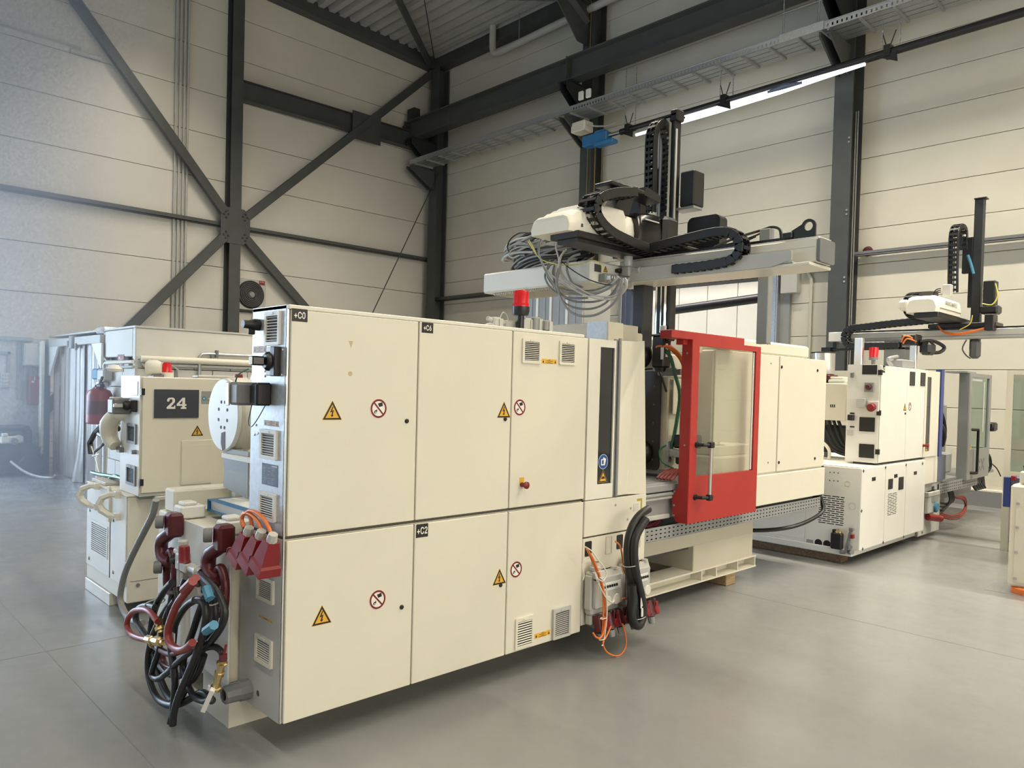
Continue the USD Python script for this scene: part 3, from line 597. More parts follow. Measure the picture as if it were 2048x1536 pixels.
put('plug_clip', B().box(-.055, -.02, -.055, .05, .11, .118, .003, T=T), 'alu', us)
put('loop_wire', B().tube([(-3.192,1.490,1.526),(-3.219,1.490,1.469),(-3.228,1.490,1.429),(-3.197,1.490,1.419),(-3.140,1.490,1.455),(-3.071,1.490,1.515)], .0025, 5, 5), 'black_plastic', us, smooth=40)
b = B()
for px in ([(-3.108,1.540,1.758),(-3.021,1.540,1.757),(-3.109,1.540,1.649),(-3.026,1.540,1.649),(-3.181,1.540,1.666),(-3.180,1.540,1.644),(-3.286,1.540,1.705),(-3.261,1.540,1.705),(-3.259,1.540,1.422),(-3.243,1.540,1.385),(-3.273,1.540,1.378)]): b.lathe([(0, .004), (.005, .003), (.006, 0)], (px[0], 1.54, px[2]), (0, -1, 0), 8)
put('rivet', b, 'alu', us, kind='stuff')
def endlabel(par, p, q, col):
    strip_label(par, face('y', 1.54, (p[0] + q[0]) / 2, (p[2] + q[2]) / 2), abs(q[0] - p[0]), abs(q[2] - p[2]), col)
endlabel(us, (-3.297,1.540,1.778), (-3.175,1.540,1.748), (.48, .30, .16)); endlabel(us, (-3.177,1.540,1.449), (-3.044,1.540,1.425), (.45, .26, .10)); endlabel(ls, (-3.194,1.540,0.575), (-3.059,1.540,0.567), YEL)
p, q = (-3.190,1.540,1.258), (-3.040,1.540,1.163)
spec_plate(us, face('y', 1.54, (p[0] + q[0]) / 2, (p[2] + q[2]) / 2), abs(q[0] - p[0]), abs(q[2] - p[2]))
p = ((-3.279,1.540,0.214))
put('cable_gland', B().lathe([(.025, .118), (.034, .12), (.040, .115), (.042, .05), (.046, .045), (.046, 0)], p, (0, -1, 0), 10), 'mid_grey', ls); put('gland_mouth', B().lathe([(0, .1), (.034, .1)], p, (0, -1, 0), 14), 'concrete_dark', ls)
put('knockout_hole', B().lathe([(0, .001), (.013, .001), (.013, 0)], ((-3.189,1.540,0.220)), (0, -1, 0), 14), 'concrete_dark', ls)
# on top: beacon and plug connectors
bc = thing('beacon', 'red signal beacon on a black stem on top of the long cream switch cabinet', 'beacon', (-3.2, 3.14, 1.95))
put('stem', B().lathe([(.022, 0), (.022, .11), (.02, .12)], (-3.2, 3.14, 1.95)), 'black_plastic', bc, smooth=40)
put('socket', B().lathe([(0, .10), (.046, .10), (.052, .125), (.052, .150), (.0, .150)], (-3.2, 3.14, 1.95)), 'black_plastic', bc, smooth=40)
put('lens', B().lathe([(.050, .150), (.050, .165), (.046, .17), (.046, .235), (.038, .245), (0, .247)], (-3.2, 3.14, 1.95), n=20), 'red_lamp', bc, smooth=40)
for i, (x, y, w, h, lab) in enumerate(((-3.22, 2.955, .06, .075, 'grey plug connector standing left of the red beacon on the cabinet'), (-3.26, 3.10, .07, .07, 'grey plug connector just behind the stem of the red beacon'), (-3.22, 3.20, .085, .09, 'tall grey plug connector just right of the red beacon'), (-3.2, 3.265, .06, .10, 'second grey plug connector right of the red beacon'), (-3.17, 3.325, .05, .085, 'farthest right grey plug connector on the cabinet'))):
    t = thing('plug_connector', lab, 'connector', (x, y, 1.95))
    put('socket', B().box(x - .03, x + .03, y - w / 2 - .01, y + w / 2 + .01, 1.95, 1.968, .004), 'grey_paint', t)
    put('hood', B().box(x - .025, x + .025, y - w / 2, y + w / 2, 1.968, 1.95 + h, .008), 'light_grey' if i < 3 else 'grey_paint', t)
    put('lever', B().box(x + .026, x + .03, y + w / 2 - .022, y + w / 2 + .008, 1.955, 1.95 + h * .9, .002), 'light_grey', t)
    if i < 2: put('cable_gland', B().cyl((x, y - w / 2, 1.95 + h * .75), (x, y - w / 2 - .03, 1.95 + h * .85), .014, 10), 'light_grey', t, smooth=40)
put('thin_wire', B().tube([(-3.25, 2.93, 1.955), (-3.25, 3.0, 1.99), (-3.25, 3.04, 2.06), (-3.25, 3.08, 2.04), (-3.24, 3.09, 1.97)], .004, 5, 5).tube([(-3.15, 2.78, 1.955), (-3.15, 2.85, 1.975), (-3.16, 2.91, 1.96)], .006, 5, 4), 'cable_light', None, 'thin pale wire looping between the plug connectors on the cabinet', 'wire')

# ================================================================ main machine: bed, guard, platen
m1 = thing('moulding_machine', 'cream injection moulding machine in the middle with the red safety door pushed open', 'machine', (-3.8, 4.3, 0))
put('bed', B().box(-4.35, -3.42, 1.5, 4.6, .20, .895, .008), 'cream', m1)
ep = put('end_plate', B().box(-4.2, -3.39, 1.488, 1.5, .20, .90, .006), 'white_paint', m1)
put('bed_rail', B().box(-4.32, -4.18, 1.52, 4.0, .895, 1.02, .01).box(-4.18, -4.02, 1.6, 4.0, .895, .93), 'cream', m1)
put('foot', B().poly(sbox(-.30, 0, .30, .20).difference(sbox(-.27, .03, -.0, .17)), 2.2, np.array([[1, 0, 0, -3.70], [0, 0, -1, 3.7], [0, 1, 0, 0], [0, 0, 0, 1.0]])), 'cream', m1)
for u, v in ((-4.0, .93), (-3.46, .945)): put('stop_block', B().box(u - .05, u + .05, 1.47, 1.6, .90, .965, .008).box(u - .04, u + .04, 1.49, 1.56, .965, .985, .006), 'white_paint', m1)
b = B().lathe([(0, .002), (.012, .002)], ((-3.635,1.487,0.733)), (0, -1, 0), 12); put('bolt_hole', b, 'concrete_dark', m1)
# drive drum at the rear end
dc = (-4.07, 1.75, 1.432)
put('drum', B().lathe([(.19, .0), (.205, .02), (.205, .10), (.19, .105), (.19, .6)], dc, (0, 1, 0), 32), 'cream', m1, smooth=35)
put('drum_cover', B().lathe([(0, .0), (.193, .0), (.20, .006), (.20, .02), (0, .02)], (dc[0], dc[1] - .02, dc[2]), (0, 1, 0), 36), 'white_paint', m1, smooth=35)
b = B()
for i in range(8): a = (i + .5) * math.pi / 4; b.lathe([(0, .002), (.009, .002), (.009, 0)], (dc[0] + .06 * math.cos(a) + .005, dc[1] - .02, dc[2] + .075 * math.sin(a)), (0, -1, 0), 8)
put('screw_hole', b, 'concrete_dark', m1, kind='stuff')
put('drum_slot', B().poly([(-.028, .035), (.018, .045), (.022, -.05), (-.01, -.06), (-.032, -.02)], .002, face('y', dc[1] - .02, dc[0] + .02, dc[2] - .135)), 'concrete_dark', m1)
b = B()
for i in range(12): a = i * math.pi / 6; b.cyl((dc[0] + .197 * math.cos(a), dc[1] + .1, dc[2] + .197 * math.sin(a)), (dc[0] + .197 * math.cos(a), dc[1] + .125, dc[2] + .197 * math.sin(a)), .013, 6)
put('drum_bolt', b, 'cream_light', m1, kind='stuff')
put('drum_bracket', B().poly([(-.09, 0), (.08, 0), (.05, .09), (-.01, .09)], .05, face('y', 1.95, dc[0] + .04, dc[2] + .19)), 'cream_light', m1)
put('earth_wire', B().tube([(-3.738,1.720,1.682),(-3.849,1.720,1.655),(-3.890,1.720,1.610),(-3.869,1.720,1.558),(-3.808,1.720,1.541),(-3.732,1.720,1.543)], .004, 6, 5), 'cable_green', m1, smooth=40)
put('drip_plate', B().poly([(-.145, .115), (-.13, .125), (.16, .125), (.16, -.12), (-.14, -.09), (-.135, .0), (-.15, .06)], .008, face('y', 1.75, -3.93, 1.125)), 'grey_paint', m1)
put('cross_strut', B().box(-4.05, -3.4, 1.72, 1.74, 1.20, 1.225).box(-4.0, -3.96, 1.76, 1.8, .93, 1.25), 'cream', m1)
put('injection_cover', B().box(-4.3, -3.35, 2.35, 4.0, 1.05, 1.62, .02), 'cream', m1)
# panel with the glazed strip
wp = put('window_frame', B().poly(sbox(3.503, .948, 3.765, 1.932).difference(sbox(3.612, 1.037, 3.751, 1.885)), .022, face('x', XF - .022, 0, 0)), 'cream_light', m1)
put('side_body', B().box(-3.9, XF - .07, 3.50, 4.10, .20, 1.93), 'cream_dark', m1)
put('dark_window', B().box(XF - .014, XF - .010, 3.60, 3.76, 1.03, 1.89), 'dark_glass', wp)
b = B(); T = face('x', XF - .009, 3.676, 1.175)
b.poly(Point(0, 0).buffer(.047, 20), .001, T, (.35, .5, .7)).poly(Point(0, 0).buffer(.043, 20), .0012, T, (.02, .07, .25), .0002)
b.poly(sbox(-.022, -.022, .012, .016).difference(sbox(-.014, -.015, .004, .010)), .0012, T, WHT, .0006).poly([(.0, .028), (.026, .016), (.014, -.024), (.006, -.02), (.014, .01), (-.004, .02)], .0012, T, WHT, .0008); put('mandatory_sign', b, 'decal', wp)
warn_sign(wp, face('x', XF - .009, 3.678, 1.085), .085, symbol='hand')
put('hinge_post', B().box(XF - .03, XF - .012, 3.770, 3.80, .95, 1.945, .004).lathe([(.011, .95), (.011, 1.95)], (XF - .004, 3.806, 0), n=10), 'grey_paint', m1)
v = [(XF, 3.815, .955), (XF, 3.815, 1.935), (XF - .035, 4.02, 1.945), (XF, 3.905, .955), (XF - .05, 4.125, 1.955), (XF - .002, 4.125, .94), (XF - .9, 4.125, 1.955), (XF - .9, 4.125, .94), (XF - .12, 3.815, 1.935)]
put('side_panel', B().add([np.array(p_) for p_ in v], [[0, 3, 2], [0, 2, 1], [3, 5, 4], [3, 4, 2], [5, 7, 6], [5, 6, 4], [1, 2, 8], [2, 4, 8], [4, 6, 8]]), 'cream', m1)
put('apron_panel', B().box(XF - .02, XF, 3.502, 4.128, .722, .942, .004), 'cream', m1)
put('lower_panel', B().box(XF - .03, XF - .006, 3.502, 4.132, .18, .712, .004), 'cream', m1)
b = B()
for u, v in ((3.80, .895), (3.93, .79), (3.96, .86)): b.lathe([(0, .004), (.007, .003), (.008, 0)], (XF, u, v), (1, 0, 0), 8)
put('screw', b, 'galv', m1, kind='stuff')
b = B().poly(unary_union([sbox(-.03, .035, .025, .05), sbox(.012, -.03, .025, .05)]), .001, face('x', XF, 4.055, .865), (.42, .33, .05)).box(-.05, .0, -.03, .02, 0, .002, col=(.6, .58, .5), T=face('x', XF, 4.04, .865)); put('corner_mark', b, 'decal', m1, label='worn yellow corner mark')
for u, v in ((3.55, .655), (3.86, .66)): put('cable_slot', B().poly(sbox(-.022, -.045, .022, .03).buffer(.008), .004, face('x', XF - .006, u, v)), 'black_plastic', m1)
put('cover_flap', B().poly(sbox(-.03, -.06, .03, .05).difference(sbox(-.027, -.057, .027, .047)), .003, face('x', XF - .006, 3.75, .65)).poly(sbox(-.03, -.06, .03, .05).difference(sbox(-.027, -.057, .027, .047)), .003, face('x', XF - .006, 4.05, .65)), 'cream_dark', m1)
put('top_box', B().box(-3.6, -3.07, 3.80, 3.96, 1.94, 2.06, .004).box(-3.6, -3.10, 3.79, 4.16, 1.94, 2.058, .004), 'cream_dark', m1)
put('top_box_end', B().box(-3.235, -3.068, 3.785, 3.79, 1.94, 2.062), 'zinc', m1)
put('top_step', B().box(-3.7, -3.16, 4.16, 4.30, 1.94, 2.02, .01), 'cream_dark', m1)
# inside the mould space
put('platen', B().box(-4.5, -3.36, 4.80, 5.02, 1.02, 1.80, .03), 'mid_grey', m1)
put('platen_edge', B().box(-3.40, -3.30, 4.83, 5.0, 1.02, 1.77, .01), 'cream', m1)
pf = put('platen_face', B().poly(sbox(-4.45, 1.02, -3.345, 1.775).buffer(-.03).buffer(.03), .012, face('y', 4.80, 0, 0)), 'black_gloss', m1)
b = B()
for i in range(9):
    for j in range(5): b.lathe([(0, .001), (.008, .001)], (-3.40 - i * .09, 4.787, 1.10 + j * .14), (0, -1, 0), 8)
put('tapped_hole', b, 'concrete_dark', m1, kind='stuff')
for x, z in ((-3.56, 1.87), (-3.56, 1.14), (-4.3, 1.87), (-4.3, 1.14)): put('tie_bar', B().cyl((x, 3.9, z), (x, 6.2, z), .055, 20), 'chrome', m1, smooth=40)
put('tie_bar_nut', B().lathe([(0, .05), (.075, .05), (.09, .03), (.09, 0)], (-3.50, 4.79, 1.145), (0, -1, 0), 24).lathe([(.0, .06), (.09, .06), (.11, .03), (.11, 0)], (-3.52, 4.76, 1.90), (0, -1, 0), 24), 'black_plastic', m1, smooth=40)
hp = put('platen_top_block', B().box(-3.60, -3.27, 4.80, 5.0, 1.73, 1.905, .01), 'cream_light', m1)
b = B(); T = face('y', 4.798, -3.318, 1.83); b.poly(affinity.scale(Point(0, 0).buffer(.045, 20), .75, 1), .001, T, (.02, .05, .17))
b.tube([(-.004, .034, .002), (-.004, .018, .002), (.008, .008, .002), (.006, -.008, .002), (-.008, -.014, .002), (-.016, -.022, .002), (-.006, -.032, .002), (.012, -.028, .002)], .0045, 5, 3, col=WHT, T=T); put('lifting_point_sign', b, 'decal', hp)
put('valve_block', B().cyl((-3.34, 4.75, 1.76), (-3.16, 4.78, 1.77), .022, 12).box(-3.28, -3.2, 4.74, 4.8, 1.74, 1.80, .01), 'mid_grey', m1)
put('guard_plate', B().box(-3.27, -3.262, 4.84, 5.05, 1.45, 1.72, .003), 'cream', m1)
put('inner_wall', B().box(-4.75, -4.7, 4.0, 7.1, .96, 2.02).box(-4.7, -3.3, 5.13, 5.145, .96, 1.93), 'white_paint', m1)
put('inner_header', B().box(-4.6, -3.2, 5.05, 5.12, 1.93, 2.03).box(-4.7, -4.4, 4.0, 5.1, 1.93, 2.1), 'cream_light', m1)
b = B()
for i in range(4): b.tube([(-3.34 + i * .01, 4.76, 1.905), (-3.33 + i * .02, 4.70 + i * .02, 1.955), (-3.25 + i * .015, 4.72, 1.95), (-3.19 + i * .01, 4.78, 1.88), (-3.18, 4.84, 1.80)], .008, 6, 5)
put('orange_wire', b, 'orange', m1, smooth=40)
put('control_hose', B().tube([(-3.30, 4.74, 1.95), (-3.22, 4.72, 1.88), (-3.20, 4.76, 1.75), (-3.18, 4.8, 1.6), (-3.22, 4.83, 1.4), (-3.26, 4.83, 1.2), (-3.28, 4.8, 1.06)], .014, 6, 5).tube([(-3.26, 4.76, 1.22), (-3.30, 4.74, 1.18), (-3.28, 4.74, 1.10), (-3.2, 4.78, 1.05)], .008, 6, 5), 'cable_green', m1, smooth=40)
put('ejector_valves', B().box(-3.24, -3.1, 4.82, 5.0, 1.20, 1.30, .01).box(-3.22, -3.12, 4.82, 4.95, 1.08, 1.16, .01), 'black_plastic', m1)
put('valve_rail', B().box(-3.27, -3.1, 4.8, 4.84, 1.13, 1.19, .006).box(-3.29, -3.26, 4.79, 4.84, 1.05, 1.25, .004), 'galv', m1)
b = B()
for i in range(5): b.tube([(-3.22 + i * .03, 4.60, .985), (-3.215 + i * .03, 4.68, 1.03), (-3.21 + i * .03, 4.78, 1.045)], .011, 6, 4)
put('red_hose', b, 'red_hose', m1, smooth=40)
put('bed_ledge', B().box(-4.3, -3.14, 4.12, 5.2, .93, .965, .006).box(-3.2, -3.115, 4.12, 5.2, .905, .955, .006), 'grey_paint', m1)
put('slide_rail', B().box(-3.20, -3.11, 4.12, 5.2, .868, .896, .01).box(-3.25, -3.16, 4.12, 5.2, .70, .87), 'grey_paint', m1)
put('slide_edge', B().box(-3.2, -3.12, 4.12, 4.7, .845, .868, .008).box(-3.2, -3.14, 4.12, 4.66, .70, .735, .006), 'light_grey', m1)
b = B()
for i in range(4): b.tube([(-3.22, 4.14 + i * .1, .67 + .02 * (i % 2)), (-3.2, 4.25 + i * .1, .65), (-3.2, 4.38 + i * .1, .68 + .04 * (i % 2)), (-3.22, 4.5 + i * .08, .74)], .016, 6, 4)
put('bed_hose', b, 'red_dark', m1, smooth=40)
# right cover block
put('cover_body', B().box(-4.65, -3.115, 5.15, 7.13, .69, 1.955, .01), 'cream', m1)
put('cover_hood', B().box(-4.5, -3.12, 5.2, 6.80, 1.955, 2.07, .02), 'cream', m1)
put('cover_panel', B().box(-3.115, -3.10, 5.155, 6.180, .955, 1.955, .004), 'cream', m1)
kp = put('cover_panel', B().box(-3.115, -3.094, 6.190, 7.12, .955, 1.955, .005), 'cream', m1)
put('cover_apron', B().box(-3.115, -3.085, 5.16, 7.135, .684, .94, .006), 'cream', m1)
for p_ in ([(-3.090,6.212,1.860),(-3.090,6.917,1.854),(-3.090,6.215,1.033),(-3.090,6.922,1.035)]): lock(kp, face('x', -3.094, p_[1], p_[2]), .013)
b = B()
for p_ in ([(-3.100,6.033,1.883),(-3.100,6.037,1.041),(-3.100,5.961,2.044),(-3.100,6.004,2.047)]): b.lathe([(0, .004), (.007, .003), (.008, 0)], (-3.10, p_[1], p_[2]), (1, 0, 0), 8)
put('screw', b, 'mid_grey', m1, kind='stuff')
put('under_trim', B().box(-4.4, -3.16, 5.6, 7.05, .645, .69), 'concrete_dark', m1)
# red sliding door
dr = put('safety_door', B().poly(sbox(4.66, .677, 5.645, 1.998).difference(sbox(4.748, 1.012, 5.572, 1.957)), .03, face('x', -3.02, 0, 0)), 'red_paint', m1, label='red sliding safety door')
put('door_side', B().box(-3.075, -2.992, 4.655, 4.67, .93, 1.995).poly([(-3.13, .89), (-3.075, .93), (-2.992, .93), (-2.992, .678), (-3.08, .678), (-3.115, .72)], .015, face('y', 4.67, 0, 0)), 'red_paint', dr)
put('door_header', B().box(-3.10, -3.0, 4.41, 5.40, 1.995, 2.052, .004).box(-3.09, -3.03, 4.60, 4.66, 1.96, 2.0), 'red_paint', dr)
put('door_pane', B().box(-3.012, -3.006, 4.74, 5.58, 1.005, 1.965), 'pane', dr)
put('pane_strip', B().box(-3.004, -3.0, 5.545, 5.566, 1.02, 1.95), 'clear_film', dr)
put('door_handle', B().cyl((-2.915, 4.818, .875), (-2.915, 4.818, 1.23), .013, 12), 'alu', dr, smooth=40, label='aluminium handle bar')
b = B()
for z in (.865, 1.245): b.lathe([(0, .012), (.02, .012), (.024, 0)], (-2.99, 4.745, z), (1, 0, 0), 14).tube([(-2.985, 4.745, z), (-2.94, 4.76, z), (-2.917, 4.80, z)], .013, 8).box(-2.935, -2.895, 4.795, 4.84, z - .022, z + .022, .006)
put('handle_mount', b, 'black_plastic', dr)
b = B()
for z in (.90, .80, .725): b.lathe([(0, .006), (.009, .004), (.01, 0)], (-3.105, 4.655, z), (0, -1, 0), 8)
for z in (1.90, 1.24): b.lathe([(0, .006), (.007, .004), (.008, 0)], (-3.03, 4.655, z), (0, -1, 0), 8)
put('door_bolt', b, 'galv', dr)
# perforated tray and base
slots = [sbox(4.16 + i * .0535 + (.0 if j % 2 else .0), .578 + j * .029, 4.16 + i * .0535 + .022, .578 + j * .029 + .009) for i in range(55) for j in range(3)]
put('perforated_tray', B().poly(sbox(4.14, .567, 7.09, .662).difference(unary_union(slots)), .004, face('x', -3.104, 0, 0)).box(-3.25, -3.10, 4.14, 7.09, .564, .568), 'grey_paint', m1)
put('tray_backing', B().box(-3.2, -3.112, 4.15, 7.08, .57, .64), 'concrete_dark', m1)
put('base_beam', B().box(-4.3, -3.25, 4.1, 6.1, .41, .575, .006).box(-4.3, -3.25, 5.165, 6.1, .205, .42, .006), 'cream_dark', m1)
put('base_underside', B().box(-4.2, -3.3, 3.9, 5.165, .38, .41), 'concrete_dark', m1)
b = B().box(-3.44, -3.24, 3.9, 6.15, .200, .212).box(-3.44, -3.24, 3.9, 6.15, .110, .122).box(-3.36, -3.345, 3.9, 6.15, .122, .2)
put('base_rail', b, 'cream', m1)
for y in (5.28, 5.50, 5.84, 6.135): put('rail_rib', B().box(-3.345, -3.245, y, y + .012, .122, .2), 'cream', m1)
put('base_leg', B().box(-4.3, -3.5, 3.2, 3.9, .0, .2).box(-4.25, -3.55, 5.3, 6.0, .112, .2), 'cream_dark', m1)
for i, (x0, x1, y0, y1, mt, lab) in enumerate(((-4.3, -3.27, 5.71, 5.86, 'wood', 'pale squared timber block under the base rail of the middle machine'), (-4.5, -3.5, 4.45, 4.62, 'wood_dark', 'dark timber block behind the base rail, seen through the gap below the tray'))):
    put('timber_block', B().box(x0, x1, y0, y1, 0, .11, .006), mt, None, lab, 'timber')
put('flat_cable', B().tube([(-3.14, 7.08, .70), (-3.12, 7.16, .62), (-3.1, 7.1, .5), (-3.2, 6.7, .40), (-3.5, 6.4, .36), (-4.0, 6.3, .36)], .018, 8, 6), 'rubber', None, 'black cable sagging behind the perforated tray to the machine on the right', 'cable', smooth=40)
b = B(); r = rnd(8)
for i in range(7): b.tube([(-3.18 - .03 * i, 6.95, .64), (-3.14 - .02 * i, 7.12 + r.uniform(0, .04), .60), (-3.16 - .02 * i, 7.16 + r.uniform(0, .06), .72), (-3.14 - .03 * i, 7.18 + r.uniform(0, .04), .95)], .02, 6, 5)
put('hose_bundle', b, 'rubber', None, 'thick black hoses hanging at the right end of the middle machine', 'hose', smooth=40)
# ================================================================ energy chains
def chain(path, side, w, h, pitch=.045, k=6):
    """Links along a path: two side plates and cross bars; side = width direction."""
    p = spline(path, k); d = np.r_[0, np.cumsum(np.linalg.norm(np.diff(p, axis=0), axis=1))]
    n = max(2, int(d[-1] / pitch)); s = np.linspace(0, d[-1], n + 1); q = np.stack([np.interp(s, d, p[:, i]) for i in range(3)], 1)
    side = np.array(side, float); side /= np.linalg.norm(side); b = B()
    for i in range(n):
        z = q[i + 1] - q[i]; L = np.linalg.norm(z); z /= L; x = side - z * (side @ z); x /= np.linalg.norm(x); y = np.cross(z, x)
        T = np.eye(4); T[:3, 0], T[:3, 1], T[:3, 2], T[:3, 3] = x, y, z, q[i]
        e = w / 2
        b.box(-e, -e + .012, -h / 2, h / 2, -.002, L + .004, .003, T=T).box(e - .012, e, -h / 2, h / 2, -.002, L + .004, .003, T=T)
        for sg in (-1, 1): b.box(-e + .01, e - .01, sg * h / 2 - .004, sg * h / 2 + .004, L * .3, L * .75, T=T).box(-.004, .004, sg * h / 2 - .003, sg * h / 2 + .003, 0, L, T=T)
        b.box(-e + .02, -.012, -h * .25, h * .25, 0, L, T=T) if i % 1 == 0 and w > .05 else None
    return b
# ================================================================ robot on the main machine
YB = 4.25
rb = thing('picker_robot', 'large gantry robot with upright chrome arm and black cable chains above the red door', 'robot', (-3.3, 4.4, 2.0))
put('beam', B().box(-3.35, -1.925, YB, YB + .19, 2.385, 2.525, .006).box(-3.35, -1.925, YB + .01, YB + .18, 2.525, 2.535), 'cream_light', rb)
put('beam_groove', B().box(-3.3, -1.94, YB - .001, YB + .001, 2.472, 2.476), 'cream_dark', rb)
put('beam_lip', B().poly([(-3.4, 2.365), (-2.16, 2.365), (-2.03, 2.395), (-2.03, 2.445), (-2.04, 2.452), (-3.4, 2.452)], .008, face('y', YB - .09, 0, 0)).box(-3.4, -2.03, YB - .09, YB, 2.38, 2.388), 'light_grey', rb)
put('beam_underplate', B().box(-3.4, -1.93, YB - .085, YB + .20, 2.360, 2.378, .003), 'cream_light', rb)
put('linear_rail', B().box(-3.3, -2.02, YB + .02, YB + .06, 2.535, 2.553).box(-3.3, -2.0, YB + .13, YB + .17, 2.535, 2.553), 'black_plastic', rb)
put('rail_cover', B().box(-2.6, -2.06, YB + .08, YB + .11, 2.535, 2.565, .008), 'grey_paint', rb)
put('end_cap', B().poly(sbox(YB - .006, 2.388, YB + .195, 2.522).buffer(-.015).buffer(.015), .018, face('x', -1.925, 0, 0)), 'mid_grey', rb)
put('lifting_eye', B().poly(unary_union([Point(0, .055).buffer(.042), sbox(-.042, -.01, .042, .055), Polygon([(-.13, -.01), (0, -.01), (0, .09), (-.11, .035)])]).difference(Point(0, .055).buffer(.026)), .014, face('y', YB + .03, -1.99, 2.545)).box(-2.14, -2.08, YB + .0, YB + .04, 2.54, 2.58, .006), 'black_plastic', rb)
put('pedestal', B().box(-3.26, -3.17, 4.30, 4.42, 1.93, 2.37, .006), 'steel_dark', rb)
# control box with its connectors
cx = put('control_box', B().box(-4.345, -3.27, 3.85, 4.25, 2.335, 2.485, .012), 'white_paint', rb, label='white control box')
b = B()
for i in range(34): x = -4.25 + i * .02; b.box(x, x + .010, 3.88, 4.2, 2.318, 2.334)
put('box_louvre', b, 'cream_dark', rb, kind='stuff')
put('box_opening', B().box(-3.27, -3.268, 3.885, 3.955, 2.41, 2.46), 'concrete_dark', cx); warn_sign(cx, face('x', -3.269, 4.0, 2.44), .045)
put('connector_row', B().box(-3.27, -3.21, 3.93, 4.16, 2.345, 2.40, .006), 'grey_paint', rb)
b = B()
for i in range(9): b.box(-3.22, -3.18, 3.94 + i * .024, 3.956 + i * .024, 2.35 + .012 * (i % 2), 2.385, .004)
put('connector_plug', b, 'alu', rb, kind='stuff')
put('side_switch', B().box(-3.27, -3.23, 4.10, 4.19, 2.43, 2.455, .006).box(-3.24, -3.18, 4.16, 4.24, 2.425, 2.45, .006), 'black_plastic', rb)
# air service unit on the beam
sv = put('air_filter', B().box(-3.24, -3.17, YB - .12, YB - .05, 2.40, 2.47, .008).box(-3.235, -3.175, YB - .115, YB - .055, 2.37, 2.395, .004).box(-3.17, -3.11, YB - .10, YB - .08, 2.43, 2.445, .004).lathe([(0, 0), (.022, .0), (.022, .01), (.0, .012)], (-3.11, YB - .09, 2.437), (1, 0, 0), 10), 'light_grey', rb)
put('filter_bowl', B().lathe([(.028, 2.47), (.031, 2.48), (.031, 2.545), (.024, 2.56), (.006, 2.565), (.006, 2.58), (0, 2.58)], (-3.205, YB - .085, 0), n=14), 'clear_film', sv, smooth=40); put('regulator_knob', B().lathe([(0, 2.325), (.026, 2.325), (.028, 2.37), (0, 2.37)], (-3.205, YB - .085, 0), n=14), 'grey_paint', sv, smooth=40)
# crosswise slide
put('cross_slide', B().box(-3.34, -3.10, 3.52, 4.95, 2.565, 2.605, .006).box(-3.30, -3.13, 3.55, 4.9, 2.54, 2.565), 'black_plastic', rb)
put('slide_carriage', B().box(-3.40, -2.96, YB - .02, YB + .22, 2.553, 2.60, .006).box(-3.05, -2.8, YB - .02, YB + .2, 2.553, 2.585, .01), 'black_plastic', rb)
b = B()
for p_ in ((-3.0, YB - .022, 2.575), (-2.87, YB - .022, 2.57), (-2.93, YB - .022, 2.58)): b.lathe([(0, .003), (.009, .003), (.01, 0)], p_, (0, -1, 0), 8)
put('carriage_screw', b, 'chrome', rb, kind='stuff')
def shell(ys, x0, x1, z0, tops, inset, b=None):
    """A rounded cover lofted along y: at each y its top height and side inset."""
    b = b or B(); ring = []
    for y, zt, ins in zip(ys, tops, inset):
        a, c = x0 + ins, x1 - ins; h = zt - z0; r = min(.06, h * .45)
        ring += [[(a, y, z0), (a - .008, y, z0 + h * .35), (a, y, zt - r), (a + r * .3, y, zt - r * .3), (a + r, y, zt), (c - r, y, zt), (c - r * .3, y, zt - r * .3), (c, y, zt - r), (c + .008, y, z0 + h * .35), (c, y, z0)]]
    v = np.array(ring).reshape(-1, 3); n = 10; m = len(ys)
    q = [[i * n + j, i * n + (j + 1) % n, (i + 1) * n + (j + 1) % n, (i + 1) * n + j] for i in range(m - 1) for j in range(n)]
    b.add(v, np.array(q)[:, ::-1]); b.add(v[:n], [[0, j, j + 1] for j in range(1, n - 1)]); b.add(v[-n:], [[0, j + 1, j] for j in range(1, n - 1)]); return b
put('drive_cover', shell([3.47, 3.475, 3.49, 3.53, 3.56, 3.60, 3.62, 3.66, 3.68, 3.73, 3.95, 4.02], -3.47, -3.13, 2.60, [2.68, 2.70, 2.715, 2.725, 2.75, 2.755, 2.78, 2.785, 2.81, 2.82, 2.835, 2.835], [.02, .012, .006, .004, .004, .0, .0, .0, .0, .0, .0, .0]), 'cream_light', rb, label='cream ribbed cover', smooth=30)
put('drive_cover', shell([4.02, 4.05, 4.16, 4.18], -3.45, -3.12, 2.60, [2.76, 2.80, 2.80, 2.76], [.01, 0, 0, .01]), 'cream_light', rb, smooth=30)
put('motor_cover', shell([4.10, 4.13, 4.25, 4.33, 4.36], -3.36, -3.06, 2.60, [2.80, 2.82, 2.835, 2.84, 2.82], [.02, .01, 0, .0, .02]), 'black_gloss', rb, smooth=30)
put('cover_trim', B().box(-3.058, -3.052, 4.14, 4.30, 2.765, 2.775, .002).box(-3.058, -3.05, 4.33, 4.336, 2.62, 2.80), 'light_grey', rb)
put('head_block', B().box(-3.36, -3.02, 4.33, 4.50, 2.60, 2.83, .03), 'black_plastic', rb)
put('shell_mark', B().box(-3.128, -3.120, 3.575, 3.59, 2.635, 2.655, .002), 'concrete_dark', rb)
